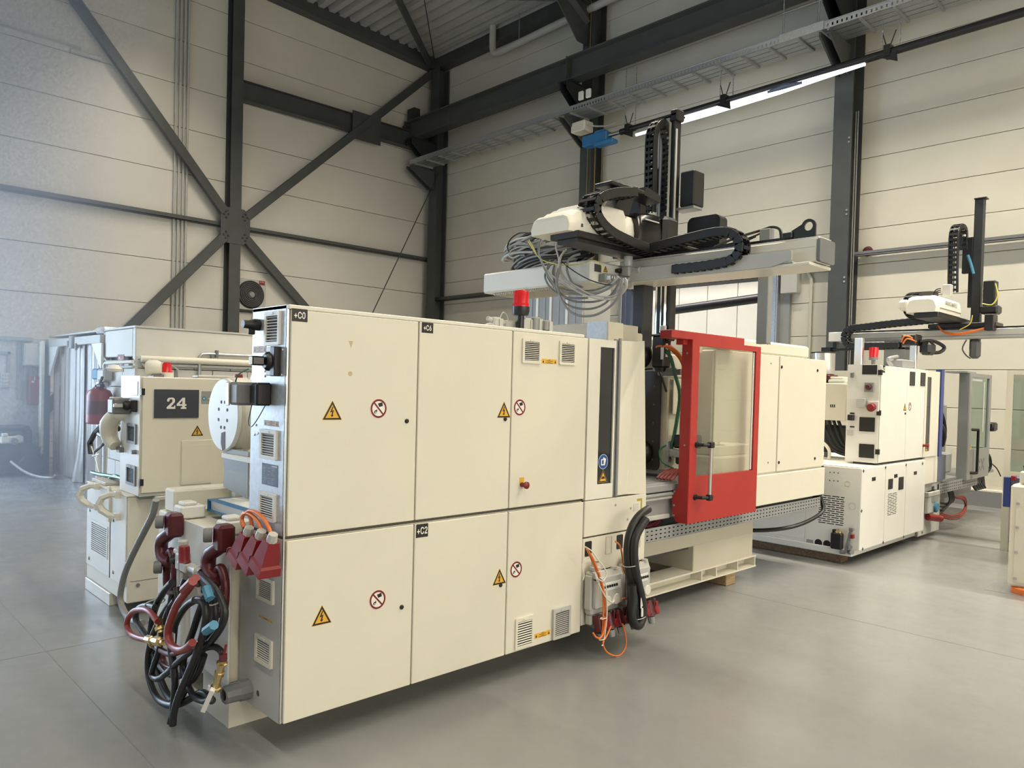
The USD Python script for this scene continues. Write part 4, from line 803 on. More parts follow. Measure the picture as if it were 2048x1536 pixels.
# bracket arm over the cover that carries the crosswise chain
put('chain_arm', B().poly([(3.93, 2.80), (4.10, 2.80), (4.16, 2.96), (4.03, 2.96)], .1, face('x', -3.26, 0, 0)).box(-3.27, -3.12, 3.86, 4.22, 2.955, 2.985, .006).poly([(4.21, 2.955), (4.40, 2.935), (4.40, 2.985), (4.23, 3.015)], .13, face('x', -3.25, 0, 0)), 'black_plastic', rb)
put('cross_chain', chain([(-3.120,4.306,2.578),(-3.120,4.123,2.586),(-3.120,3.960,2.604),(-3.120,3.813,2.627),(-3.120,3.701,2.672),(-3.120,3.640,2.734),(-3.120,3.656,2.803),(-3.120,3.723,2.847),(-3.120,3.853,2.891),(-3.120,4.041,2.931)], (1, 0, 0), .15, .062, .048), 'black_plastic', rb)
# chain along the beam
put('beam_chain', chain([(-2.998,4.170,2.572),(-2.853,4.170,2.588),(-2.685,4.170,2.603),(-2.542,4.170,2.613),(-2.445,4.170,2.606),(-2.386,4.170,2.578),(-2.348,4.170,2.522),(-2.356,4.170,2.465),(-2.405,4.170,2.428),(-2.500,4.170,2.416),(-2.642,4.170,2.411),(-2.820,4.170,2.412)], (0, 1, 0), .10, .055, .048), 'black_plastic', rb)
put('chain_gutter', B().box(-3.1, -2.45, YB - .088, YB - .01, 2.388, 2.40), 'grey_paint', rb)
# upright arm
AX, AY = -3.32, 4.75
arm = put('arm_profile', B().box(AX - .05, AX + .05, AY - .04, AY + .06, 1.98, 3.66, .012), 'chrome', rb, label='upright chrome arm')
put('arm_edge', B().box(AX - .072, AX - .052, AY - .03, AY + .02, 2.62, 3.62, .004).box(AX + .085, AX + .095, AY - .03, AY - .01, 2.70, 3.56, .002), 'light_grey', arm)
put('arm_rail', B().box(AX + .052, AX + .084, AY - .03, AY + .05, 2.0, 3.64, .006).box(AX - .02, AX - .0, AY - .046, AY - .04, 1.98, 2.6).box(AX + .02, AX + .035, AY - .046, AY - .04, 1.98, 2.6), 'black_plastic', arm)
put('arm_top', B().box(AX - .06, AX + .10, AY - .05, AY + .07, 3.655, 3.668).box(AX + .05, AX + .11, AY - .05, AY + .05, 3.62, 3.70, .008), 'black_plastic', arm)
put('chain_holder', B().box(AX - .135, AX - .055, AY - .06, AY + .02, 3.02, 3.30, .012).tube([(AX - .13, AY - .05, 3.03), (AX - .13, AY - .05, 2.90), (AX - .05, AY - .05, 2.90)], .006, 6), 'black_plastic', arm)
put('arm_motor', B().box(AX + .12, AX + .24, AY + .0, AY + .14, 2.985, 3.24, .008), 'black_plastic', rb, label='black motor beside the arm'); put('motor_foot', B().box(AX + .06, AX + .235, AY + .01, AY + .13, 2.965, 2.985, .004), 'grey_paint', rb)
put('arm_chain', chain([(-3.360,4.610,2.943),(-3.360,4.608,3.108),(-3.360,4.605,3.291),(-3.360,4.603,3.456),(-3.360,4.617,3.544),(-3.360,4.665,3.604),(-3.360,4.734,3.633),(-3.360,4.793,3.611),(-3.360,4.829,3.548),(-3.360,4.841,3.457),(-3.360,4.846,3.345)], (1, 0, 0), .085, .05, .045), 'black_plastic', rb)
put('chain_socket', B().box(AX - .09, AX + .02, 4.40, 4.49, 2.82, 3.06, .012), 'black_plastic', rb)
put('arm_clamp', B().box(AX - .11, AX - .02, AY - .1, AY - .04, 2.66, 2.78, .008).box(AX + .02, AX + .09, AY - .08, AY - .04, 2.58, 2.74, .008), 'black_plastic', rb)
put('clamp_block', B().box(AX - .03, AX + .02, AY - .12, AY - .07, 2.68, 2.80, .006).box(AX + .03, AX + .065, AY - .085, AY - .078, 2.71, 2.755).box(AX - .09, AX - .04, AY - .11, AY - .08, 2.56, 2.64, .006), 'alu', rb)
put('belt_cover', B().poly(unary_union([sbox(-.10, -.17, .08, .16)]).buffer(.045), .10, face('y', AY + .16, AX + .30, 2.70)), 'black_plastic', rb); put('belt_cover_ring', B().tube([(AX + .26 + .035 * math.cos(a), AY + .056, 2.60 + .035 * math.sin(a)) for a in np.arange(16) / 8 * math.pi], .004, 5, closed=True), 'grey_paint', rb)
put('drive_plate', B().box(AX + .08, AX + .17, AY + .0, AY + .04, 2.56, 2.66, .01).lathe([(0, 0), (.05, 0), (.06, -.02), (.06, -.1)], (AX + .1, AY - .02, 2.72), (0, -1, 0)), 'cream_light', rb)
# gripper wrist
put('wrist', B().lathe([(.045, 2.06), (.045, 2.0), (.05, 1.99)], (AX, AY, 0), n=8).box(AX - .055, AX + .055, AY - .05, AY + .05, 1.80, 2.04, .012).box(AX - .08, AX + .075, AY - .06, AY + .06, 2.035, 2.05, .004).lathe([(.0, 1.77), (.04, 1.77), (.05, 1.80)], (AX, AY, 0), n=12), 'black_plastic', rb)
put('wrist_label', B().box(AX + .056, AX + .058, AY - .03, AY + .0, 1.88, 1.98).box(AX + .03, AX + .055, AY - .053, AY - .05, 1.86, 1.95), 'white_paint', rb)
put('wrist_fitting', B().box(AX + .03, AX + .075, AY - .075, AY - .045, 2.05, 2.11, .006).box(AX + .06, AX + .085, AY - .06, AY - .03, 2.44, 2.53, .004), 'light_grey', rb)
put('wrist_wire', B().tube([(AX - .04, AY - .05, 1.79), (AX - .10, AY - .07, 1.78), (AX - .14, AY - .06, 1.72)], .007, 5, 5).tube([(AX + .02, AY - .05, 1.78), (AX + .06, AY - .07, 1.72), (AX + .09, AY - .05, 1.62)], .009, 5, 5), 'black_plastic', rb, smooth=40)
# post and wires behind the beam
t = thing('cable_post', 'grey post behind the robot beam with black wires over its top', 'post', (-2.45, 4.62, 2.4))
put('post', B().box(-2.475, -2.40, 4.60, 4.66, 1.95, 2.70, .004), 'grey_paint', t)
put('wire', B().tube([(-2.75, 4.5, 2.60), (-2.62, 4.56, 2.655), (-2.47, 4.63, 2.70), (-2.40, 4.63, 2.71), (-2.34, 4.62, 2.68), (-2.325, 4.6, 2.60), (-2.32, 4.5, 2.52)], .009, 6, 5).tube([(-2.75, 4.5, 2.60), (-2.63, 4.56, 2.625), (-2.50, 4.62, 2.67), (-2.42, 4.63, 2.71), (-2.35, 4.62, 2.69), (-2.33, 4.6, 2.60), (-2.33, 4.5, 2.52)], .006, 6, 5).tube([(-2.7, 4.52, 2.61), (-2.6, 4.56, 2.615), (-2.51, 4.62, 2.66)], .006, 6, 5), 'rubber', t, smooth=40)
# cable tangle on the control box
cb = thing('cable_tangle', 'big tangle of grey cables heaped on the white control box and hanging from it', 'cables', (-3.9, 4.0, 2.49))
r = rnd(11)
def heap(n, mt, rad, zl, name):
    b = B()
    for i in range(n):
        cx_, cy_ = -3.86 + r.uniform(-.10, .12), 4.02 + r.uniform(-.04, .04); a, c = r.uniform(.22, .36), r.uniform(.06, .14); z = 2.50 + r.uniform(0, zl); ph = r.uniform(0, 6.28); tilt = r.uniform(-.10, .22)
        b.tube([(cx_ + a * math.cos(ph + u), cy_ + c * math.sin(ph + u), z + tilt * a * math.cos(ph + u) + .012 * math.sin(3 * u + ph)) for u in np.linspace(0, 5.6, 15)], rad * r.uniform(.8, 1.15), 6, 3)
    put(name, b, mt, cb, kind='stuff', smooth=60)
heap(26, 'cable_grey', .0105, .22, 'coiled_cable'); heap(9, 'cable_light', .010, .24, 'coiled_cable'); heap(7, 'rubber', .011, .25, 'coiled_cable')
put('wrapped_end', B().tube([(-3.72, 3.98, 2.73), (-3.6, 3.97, 2.76), (-3.48, 3.98, 2.74)], [.02, .03, .02], 7, 4), 'cable_white', cb, smooth=40)
PJ = [(-3.720,3.800,2.688),(-3.702,3.800,2.616),(-3.670,3.800,2.515),(-3.594,3.800,2.411),(-3.557,3.800,2.674),(-3.522,3.800,2.608),(-3.524,3.800,2.527),(-3.493,3.800,2.456),(-3.453,3.800,2.358),(-3.397,3.800,2.286),(-3.359,3.800,2.217)]
HANG = [('cable_light', .010, [(-3.642,3.800,2.678),(-3.698,3.800,2.622),(-3.705,3.800,2.560),(-3.663,3.800,2.480),(-3.604,3.800,2.419),(-3.518,3.800,2.363),(-3.383,3.800,2.292),(-3.230,3.800,2.257),(-3.105,3.800,2.271),(-3.033,3.800,2.310),(-3.002,3.800,2.342)]),
 ('cable_grey', .009, [(-3.652,3.780,2.690),(-3.693,3.780,2.612),(-3.675,3.780,2.530),(-3.624,3.780,2.439),(-3.559,3.780,2.358),(-3.488,3.780,2.301),(-3.342,3.780,2.253),(-3.170,3.780,2.241),(-3.048,3.780,2.274),(-2.970,3.780,2.327)]),
 ('cable_light', .009, [(-3.424,3.760,2.551),(-3.468,3.760,2.505),(-3.475,3.760,2.456),(-3.445,3.760,2.369),(-3.384,3.760,2.314),(-3.259,3.760,2.245),(-3.111,3.760,2.203),(-2.981,3.760,2.200),(-2.912,3.760,2.245),(-2.899,3.760,2.288),(-2.915,3.760,2.320)]),
 ('cable_grey', .011, [(-3.439,3.740,2.456),(-3.455,3.740,2.401),(-3.471,3.740,2.345),(-3.450,3.740,2.267),(-3.402,3.740,2.187),(-3.338,3.740,2.130),(-3.250,3.740,2.100),(-3.132,3.740,2.100),(-3.031,3.740,2.136),(-2.965,3.740,2.185),(-2.928,3.740,2.251),(-2.923,3.740,2.318)]),
 ('cable_grey', .010, [(-3.521,3.820,2.468),(-3.547,3.820,2.409),(-3.548,3.820,2.317),(-3.504,3.820,2.235),(-3.420,3.820,2.182),(-3.308,3.820,2.156),(-3.200,3.820,2.156),(-3.109,3.820,2.186),(-3.038,3.820,2.245),(-3.001,3.820,2.322)]),
 ('cable_grey', .010, [(-3.579,3.840,2.511),(-3.604,3.840,2.427),(-3.572,3.840,2.331),(-3.504,3.840,2.257),(-3.416,3.840,2.218),(-3.314,3.840,2.204),(-3.197,3.840,2.203),(-3.086,3.840,2.235),(-3.024,3.840,2.307)]),
 ('cable_light', .008, [(-3.456,3.770,2.676),(-3.500,3.770,2.642),(-3.517,3.770,2.583),(-3.496,3.770,2.520),(-3.465,3.770,2.422),(-3.408,3.770,2.350),(-3.300,3.770,2.289),(-3.204,3.770,2.242),(-3.058,3.770,2.213),(-2.959,3.770,2.231),(-2.921,3.770,2.278),(-2.930,3.770,2.316)]),
 ('cable_grey', .012, [(-3.326,3.800,2.519),(-3.387,3.800,2.509),(-3.431,3.800,2.483),(-3.438,3.800,2.424),(-3.408,3.800,2.361),(-3.371,3.800,2.324),(-3.296,3.800,2.298)]),
 ('cable_white', .007, [(-3.429,3.780,2.561),(-3.473,3.780,2.519),(-3.489,3.780,2.466),(-3.478,3.780,2.408)]), ('cable_yellow', .005, [(-3.807,3.790,2.658),(-3.776,3.790,2.623),(-3.725,3.790,2.561),(-3.665,3.790,2.513),(-3.564,3.790,2.479),(-3.448,3.790,2.457),(-3.314,3.790,2.450),(-3.207,3.790,2.462),(-3.144,3.790,2.437),(-3.117,3.790,2.392),(-3.129,3.790,2.368)]),
 ('rubber', .005, [(-3.514,3.790,2.514),(-3.425,3.790,2.445),(-3.312,3.790,2.378),(-3.203,3.790,2.329),(-3.097,3.790,2.298),(-3.024,3.790,2.289)]), ('cable_yellow', .004, [(-3.788,3.780,2.665),(-3.746,3.780,2.611),(-3.705,3.780,2.551)]),
 ('rubber', .007, [(-3.889,3.900,2.746),(-4.004,3.900,2.761),(-4.098,3.900,2.732),(-4.134,3.900,2.673),(-4.100,3.900,2.625),(-4.008,3.900,2.608)]), ('cable_light', .007, [(-3.856,3.860,2.635),(-3.969,3.860,2.649),(-4.053,3.860,2.629),(-4.067,3.860,2.594),(-4.019,3.860,2.574),(-3.957,3.860,2.589)]),
 ('cable_grey', .010, [(-3.583,3.810,2.494),(-3.633,3.810,2.443),(-3.651,3.810,2.393),(-3.600,3.810,2.320),(-3.523,3.810,2.269),(-3.413,3.810,2.235),(-3.258,3.810,2.224)]), ('cable_grey', .009, [(-3.626,3.830,2.514),(-3.657,3.830,2.431),(-3.621,3.830,2.368),(-3.562,3.830,2.322),(-3.455,3.830,2.294),(-3.343,3.830,2.279),(-3.213,3.830,2.276),(-3.109,3.830,2.300),(-3.041,3.830,2.333)])]
for mt, rad, pts in HANG: put('hanging_cable', B().tube(pts, rad * .72, 7, 6), mt, cb, smooth=60)
# tall panel unit behind the cabinet
t = thing('tall_cabinet', 'tall grey panelled unit with white upright edges behind the beacon', 'cabinet', (-6.1, 6.7, 0))
xs = [-6.56, -6.345, -6.125, -5.87, -5.62]
put('body', B().box(-6.55, -5.63, 6.53, 7.0, 0, 2.9), 'grey_paint', t)
for x0, x1 in zip(xs[:-1], xs[1:]): put('door_leaf', B().box(x0 + .02, x1 - .012, 6.50, 6.53, .05, 2.9, .004).box(x0 + .1, x0 + .14, 6.494, 6.5, .05, 2.9), 'light_grey' if 0 else 'grey_paint', t)
for x in xs[:-1]: put('edge_strip', B().box(x - .005, x + .02, 6.485, 6.53, .05, 2.9), 'white_paint', t)
# ================================================================ sockets, hoses and hooks on the main machine
def dist_box(x0, label, y0, y1):
    t = thing('distribution_box', label, 'distribution box', (-2.93, (y0 + y1) / 2, .2))
    w = y1 - y0; xf = -2.87
    put('housing', B().box(-2.964, xf - .03, y0, y1, .255, .52, .012).box(-2.964, xf - .045, y0 + .01, y1 - .01, .19, .26, .01), 'light_grey', t)
    put('front', B().box(xf - .035, xf, y0 + .005, y1, .30, .49, .008).poly([(-2.93, .485), (xf, .47), (xf - .02, .52), (-2.93, .52)], w - .01, np.array([[1, 0, 0, 0], [0, 0, 1, y0 + .005], [0, 1, 0, 0], [0, 0, 0, 1.0]])), 'light_grey', t)
    put('side_lid', B().box(-2.955, -2.90, y0 - .012, y0 + .002, .29, .50, .006), 'light_grey', t)
    put('breaker_window', B().box(xf - .002, xf + .003, y0 + .05, y1 - .03, .40, .45, .004), 'white_paint', t)
    b = B()
    for i in range(6): b.box(xf + .003, xf + .009, y0 + .075 + i * .022, y0 + .087 + i * .022, .42, .435)
    put('breaker_switch', b, 'black_plastic', t, kind='stuff')
    b = B()
    for k_ in range(2): b.lathe([(0, .006), (.03, .005), (.034, 0)], (xf, y0 + .115 + k_ * .085, .335), (1, 0, 0), 16)
    put('socket_lid', b, 'cream_light', t, smooth=40)
    for k_ in range(3):
        yy = y0 + .05 + k_ * .095
        put('power_socket', B().lathe([(.028, 0), (.032, .02), (.032, .08), (.036, .085), (.036, .10), (0, .10)], (-2.90, yy, .255), (.35, 0, -1), 12).box(-2.87, -2.858, yy + .02, yy + .045, .20, .27, .004), 'red_dark', t, smooth=40)
        put('socket_cap', B().lathe([(0, .012), (.03, .01), (.034, 0)], (-2.862, yy + .055, .195), (1, .2, .3), 14).box(-2.864, -2.858, yy + .03, yy + .07, .19, .25, .003), 'red_plastic', t, smooth=40)
        put('plug_gland', B().cyl((-2.865, yy, .155), (-2.855, yy, .115), .026, 10, r1=.02), 'grey_paint', t)
    put('gland', B().lathe([(.03, 0), (.035, .01), (.035, .03), (.024, .035), (.024, .06)], (-2.925, y0 + .05, .515), n=12).lathe([(.022, 0), (.022, .014), (0, .014)], (-2.90, y0 + .2, .518), n=12), 'light_grey', t, smooth=40)
    return t
dist_box(0, 'grey distribution box with red power sockets nearest the long cream switch cabinet', 3.51, 3.775)
dist_box(1, 'grey distribution box with red power sockets partly behind the thick black hose loop', 3.83, 4.06)
oc = thing('orange_cables', 'orange and white cables looping down over the left distribution box to near the floor', 'cables', (-2.85, 3.7, .05))
for mt, rad, pts in (('orange', .008, [(-2.840,3.369,0.702),(-2.840,3.408,0.647),(-2.840,3.456,0.572),(-2.840,3.506,0.490),(-2.840,3.539,0.394),(-2.840,3.547,0.302),(-2.840,3.547,0.212),(-2.840,3.536,0.136)]), ('orange', .008, [(-2.830,3.367,0.695),(-2.830,3.424,0.629),(-2.830,3.478,0.541),(-2.830,3.524,0.444),(-2.830,3.553,0.334),(-2.830,3.562,0.226),(-2.830,3.542,0.149)]), ('orange', .007, [(-2.820,3.431,0.193),(-2.820,3.459,0.163),(-2.820,3.497,0.149),(-2.820,3.528,0.175),(-2.820,3.544,0.247)]),
  ('orange', .007, [(-2.820,3.598,0.200),(-2.820,3.562,0.153),(-2.820,3.526,0.116),(-2.820,3.557,0.058),(-2.820,3.626,0.015),(-2.820,3.695,0.002),(-2.820,3.743,0.032),(-2.820,3.751,0.083),(-2.820,3.733,0.142),(-2.820,3.711,0.190)]), ('orange', .007, [(-2.840,3.644,0.703),(-2.840,3.690,0.670),(-2.840,3.712,0.611),(-2.840,3.726,0.532),(-2.840,3.780,0.453),(-2.840,3.839,0.390),(-2.840,3.846,0.348),(-2.840,3.796,0.331),(-2.840,3.725,0.340)]),
  ('cable_white', .005, [(-2.820,3.336,0.715),(-2.820,3.401,0.678),(-2.820,3.458,0.620),(-2.820,3.516,0.567),(-2.820,3.541,0.524),(-2.820,3.510,0.487),(-2.820,3.463,0.507)]), ('cable_white', .005, [(-2.820,3.481,0.513),(-2.820,3.519,0.483),(-2.820,3.545,0.434),(-2.820,3.557,0.380),(-2.820,3.601,0.345),(-2.820,3.610,0.362)]), ('cable_white', .005, [(-2.820,3.469,0.476),(-2.820,3.513,0.418),(-2.820,3.553,0.372),(-2.820,3.602,0.342),(-2.820,3.625,0.353)]), ('cable_white', .005, [(-2.820,3.541,0.428),(-2.820,3.557,0.275),(-2.820,3.535,0.129),(-2.820,3.518,0.097)]),
  ('cable_white', .005, [(-2.860,3.423,0.632),(-2.860,3.378,0.624),(-2.860,3.362,0.582),(-2.860,3.382,0.535),(-2.860,3.374,0.507)])): put('cable', B().tube(pts, rad * .8, 7, 6), mt, oc, smooth=60)
b = B()
for p_ in ([(-2.830,3.496,0.547),(-2.830,3.537,0.258),(-2.830,3.533,0.133)]): b.tube([(p_[0] + .012 * math.cos(a), p_[1] + .028 * math.sin(a), p_[2]) for a in np.arange(12) / 6 * math.pi], .003, 5, closed=True)
put('cable_tie', b, 'cable_white', oc)
hl = thing('hose_loop', 'thick loop of black hoses tied together hanging in front of the right distribution box', 'hose', (-2.85, 4.0, .1))
for pts in ([(-2.800,3.917,0.881),(-2.800,3.830,0.852),(-2.800,3.757,0.791),(-2.800,3.720,0.709),(-2.800,3.715,0.618),(-2.800,3.734,0.523),(-2.800,3.759,0.427),(-2.800,3.768,0.332),(-2.800,3.768,0.239),(-2.800,3.791,0.185),(-2.800,3.832,0.164),(-2.800,3.868,0.176),(-2.800,3.881,0.234),(-2.800,3.866,0.331),(-2.800,3.830,0.431)], [(-2.760,3.838,0.832),(-2.760,3.774,0.777),(-2.760,3.732,0.715),(-2.760,3.726,0.624),(-2.760,3.746,0.529),(-2.760,3.775,0.448),(-2.760,3.810,0.365),(-2.760,3.834,0.283),(-2.760,3.832,0.218),(-2.760,3.798,0.178),(-2.760,3.757,0.196),(-2.760,3.724,0.251),(-2.760,3.730,0.348),(-2.760,3.715,0.442)]):
    put('hose', B().tube(pts, .026, 10, 5), 'rubber', hl, smooth=60)
put('hose', B().tube([(-2.790,3.735,0.648),(-2.790,3.746,0.523),(-2.790,3.777,0.395),(-2.790,3.809,0.265),(-2.790,3.818,0.176)], .028, 10, 5), 'rubber', hl, smooth=60)
b = B()
for p_, s in ((((-2.790,3.739,0.564)), 1), (((-2.790,3.816,0.229)), 1.1)): b.tube([(p_[0] + .05 * s * math.cos(a), p_[1] + .062 * s * math.sin(a), p_[2] + .01 * math.sin(a)) for a in np.arange(18) / 9 * math.pi], .003, 5, closed=True)
put('cable_tie', b, 'cable_light', hl)
b = B()
for p_ in ([(-2.748,3.811,0.321),(-2.748,3.819,0.267)]): b.box(p_[0] - .004, p_[0] + .004, p_[1] - .02, p_[1] + .02, p_[2] - .035, p_[2] + .035, .003)
put('hose_label', b, 'paper', hl)
# red plugs with orange leads on the rear end
for i, (p, q, pts, lab) in enumerate(((((-3.169,1.470,0.949)), ((-3.229,1.470,0.819)), [(-3.194,1.500,0.958),(-3.206,1.500,1.003),(-3.237,1.500,1.025),(-3.278,1.500,1.024),(-3.303,1.500,0.998),(-3.286,1.500,0.964),(-3.265,1.500,0.958)], 'leftmost of the three red power plugs hanging at the cabinet corner'), (((-3.053,1.470,0.953)), ((-3.124,1.470,0.817)), [(-3.076,1.490,0.964),(-3.106,1.490,1.001),(-3.156,1.490,1.024),(-3.216,1.490,1.031),(-3.261,1.490,1.020),(-3.275,1.490,0.994),(-3.248,1.490,0.964)], 'middle of the three red power plugs hanging at the cabinet corner'), (((-2.947,1.470,0.955)), ((-3.010,1.470,0.821)), [(-2.988,1.490,0.963),(-3.012,1.490,0.997),(-3.070,1.490,1.032),(-3.147,1.490,1.047),(-3.206,1.490,1.044),(-3.236,1.490,1.026)], 'rightmost red power plug, nearest the corner edge of the cabinet'))):
    p, q = np.array(p), np.array(q); t = thing('power_plug', lab, 'plug', tuple(q)); z = (q - p) / np.linalg.norm(q - p); L = np.linalg.norm(q - p)
    x = np.array([1.0, 0, 0]) - z * z[0]; x /= np.linalg.norm(x); y = np.cross(z, x); T = np.eye(4); T[:3, 0], T[:3, 1], T[:3, 2], T[:3, 3] = x, y, z, p
    b = B(); sec = [(0, .024, .026), (.05, .034, .034), (.10, .042, .040), (.11, .052, .046), (L, .056, .05)]
    v = [(sx * w, sy * d, h) for h, w, d in sec for sx, sy in ((-1, -1), (1, -1), (1, 1), (-1, 1))]
    b.add(v, [[k_ * 4 + j, k_ * 4 + (j + 1) % 4, k_ * 4 + 4 + (j + 1) % 4, k_ * 4 + 4 + j] for k_ in range(4) for j in range(4)] + [[3, 2, 1, 0], [16, 17, 18, 19]], T=T)
    put('plug_body', b, 'red_plastic', t); put('plug_lip', B().box(-.062, -.05, -.052, .05, L - .04, L + .005, .004, T=T).box(-.01, .012, -.049, -.042, .08, .095, T=T), 'red_dark', t)
    put('plug_gland', B().cyl(T[:3, 3] - z * .035, T[:3, 3], .02, 8, r1=.024), 'light_grey', t); put('lead', B().tube([tuple(p - z * .03)] + pts, .0085, 8, 6), 'orange', t, smooth=60)
# lifting hooks on the rear end plate
for i, (u, v, lab) in enumerate(((-3.985, .885, 'dark red lifting shackle with swivel on the far side of the rear end plate'), (-3.375, .915, 'dark red lifting shackle on the near side of the rear end plate, beside the plugs'))):
    t = thing('lifting_shackle', lab, 'shackle', (u, 1.45, v - .3))
    T = face('y', 1.47, u, v)
    put('lug', B().box(-.035, .045, -.075, .05, -.02, .06, .014, T=T), 'red_dark', t)
    put('hook', B().tube([(-.01, -.055, .03), (-.04, -.075, .04), (-.085, -.10, .045), (-.105, -.14, .045), (-.085, -.185, .045), (-.03, -.205, .04), (.0, -.20, .03)], [.032, .033, .034, .034, .034, .033, .03], 10, 5, T=T), 'red_dark', t, smooth=60)
    put('link', B().tube([(.005, -.15, .03), (.045, -.20, .03), (.05, -.28, .03), (.03, -.345, .03), (-.01, -.36, .03), (-.05, -.34, .03), (-.06, -.28, .03), (-.055, -.22, .03), (-.035, -.17, .03)], .020, 10, 5, closed=True, T=T), 'red_dark', t, smooth=60)
    for du, dv in ((-.03, .0), (-.045, -.235)):
        c = (T @ [du, dv, .06, 1])[:3]; put('bolt_head', B().lathe([(.014, .034), (.018, .038), (.030, .038), (.033, .03), (.033, 0)], c, (-.45, -1, 0), 14), 'mid_grey', t, smooth=40); put('bolt_socket', B().lathe([(0, .030), (.016, .030)], c, (-.45, -1, 0), 10), 'concrete_dark', t)
# air preparation unit and hoses
t = thing('air_unit', 'grey air regulator unit with a small red knob on the rear end plate', 'regulator', (-3.68, 1.4, .5))
YV = 1.40
put('regulator_body', B().lathe([(.022, .78), (.024, .80), (.024, .835), (.02, .84), (0, .84)], (-3.72, YV, 0), n=10).box(-3.745, -3.695, YV - .03, YV + .03, .70, .78, .006).lathe([(.0, .55), (.026, .55), (.028, .60), (.028, .70)], (-3.72, YV, 0), n=12).lathe([(.012, .53), (.014, .54), (.014, .70)], (-3.665, YV - .02, 0), n=10).box(-3.69, -3.62, YV - .03, YV + .02, .70, .745, .006), 'light_grey', t)
put('red_knob', B().lathe([(0, .825), (.024, .825), (.026, .81), (.026, .76), (.032, .75)], (-3.655, YV - .02, 0), n=12), 'red_plastic', t, smooth=40)
put('gauge', B().lathe([(0, .05), (.026, .05), (.026, .03), (.015, .02), (.012, 0)], (-3.745, YV, .735), (-1, -.4, 0), 14), 'black_plastic', t, smooth=40)
put('fitting', B().lathe([(.022, 0), (.022, .08), (.026, .085), (.026, .11), (.016, .115), (.016, .14)], (-3.62, YV, .725), (1, -.05, .05), 12).box(-3.80, -3.74, YV - .02, YV + .02, .765, .79, .006).box(-3.765, -3.755, YV - .01, YV + .01, .79, .84), 'light_grey', t, smooth=40)
put('brass_nut', B().lathe([(.022, 0), (.022, .04), (.0, .04)], (-3.47, YV, .70), (.2, -1, -.3), 6).lathe([(.02, 0), (.02, .05), (0, .05)], (-3.42, YV + .06, .70), (.2, -1, -.3), 6), 'brass', t)
put('mount_bracket', B().box(-3.76, -3.70, YV, 1.488, .56, .70, .004), 'white_paint', t)
put('strut', B().cyl((-3.73, YV + .02, .30), (-3.73, YV + .02, .56), .022, 10), 'white_paint', t)
hs = thing('hose_coil', 'tied bundle of black and red water hoses with brass couplings at the rear end', 'hose', (-3.7, 1.3, .02))
r = rnd(21)
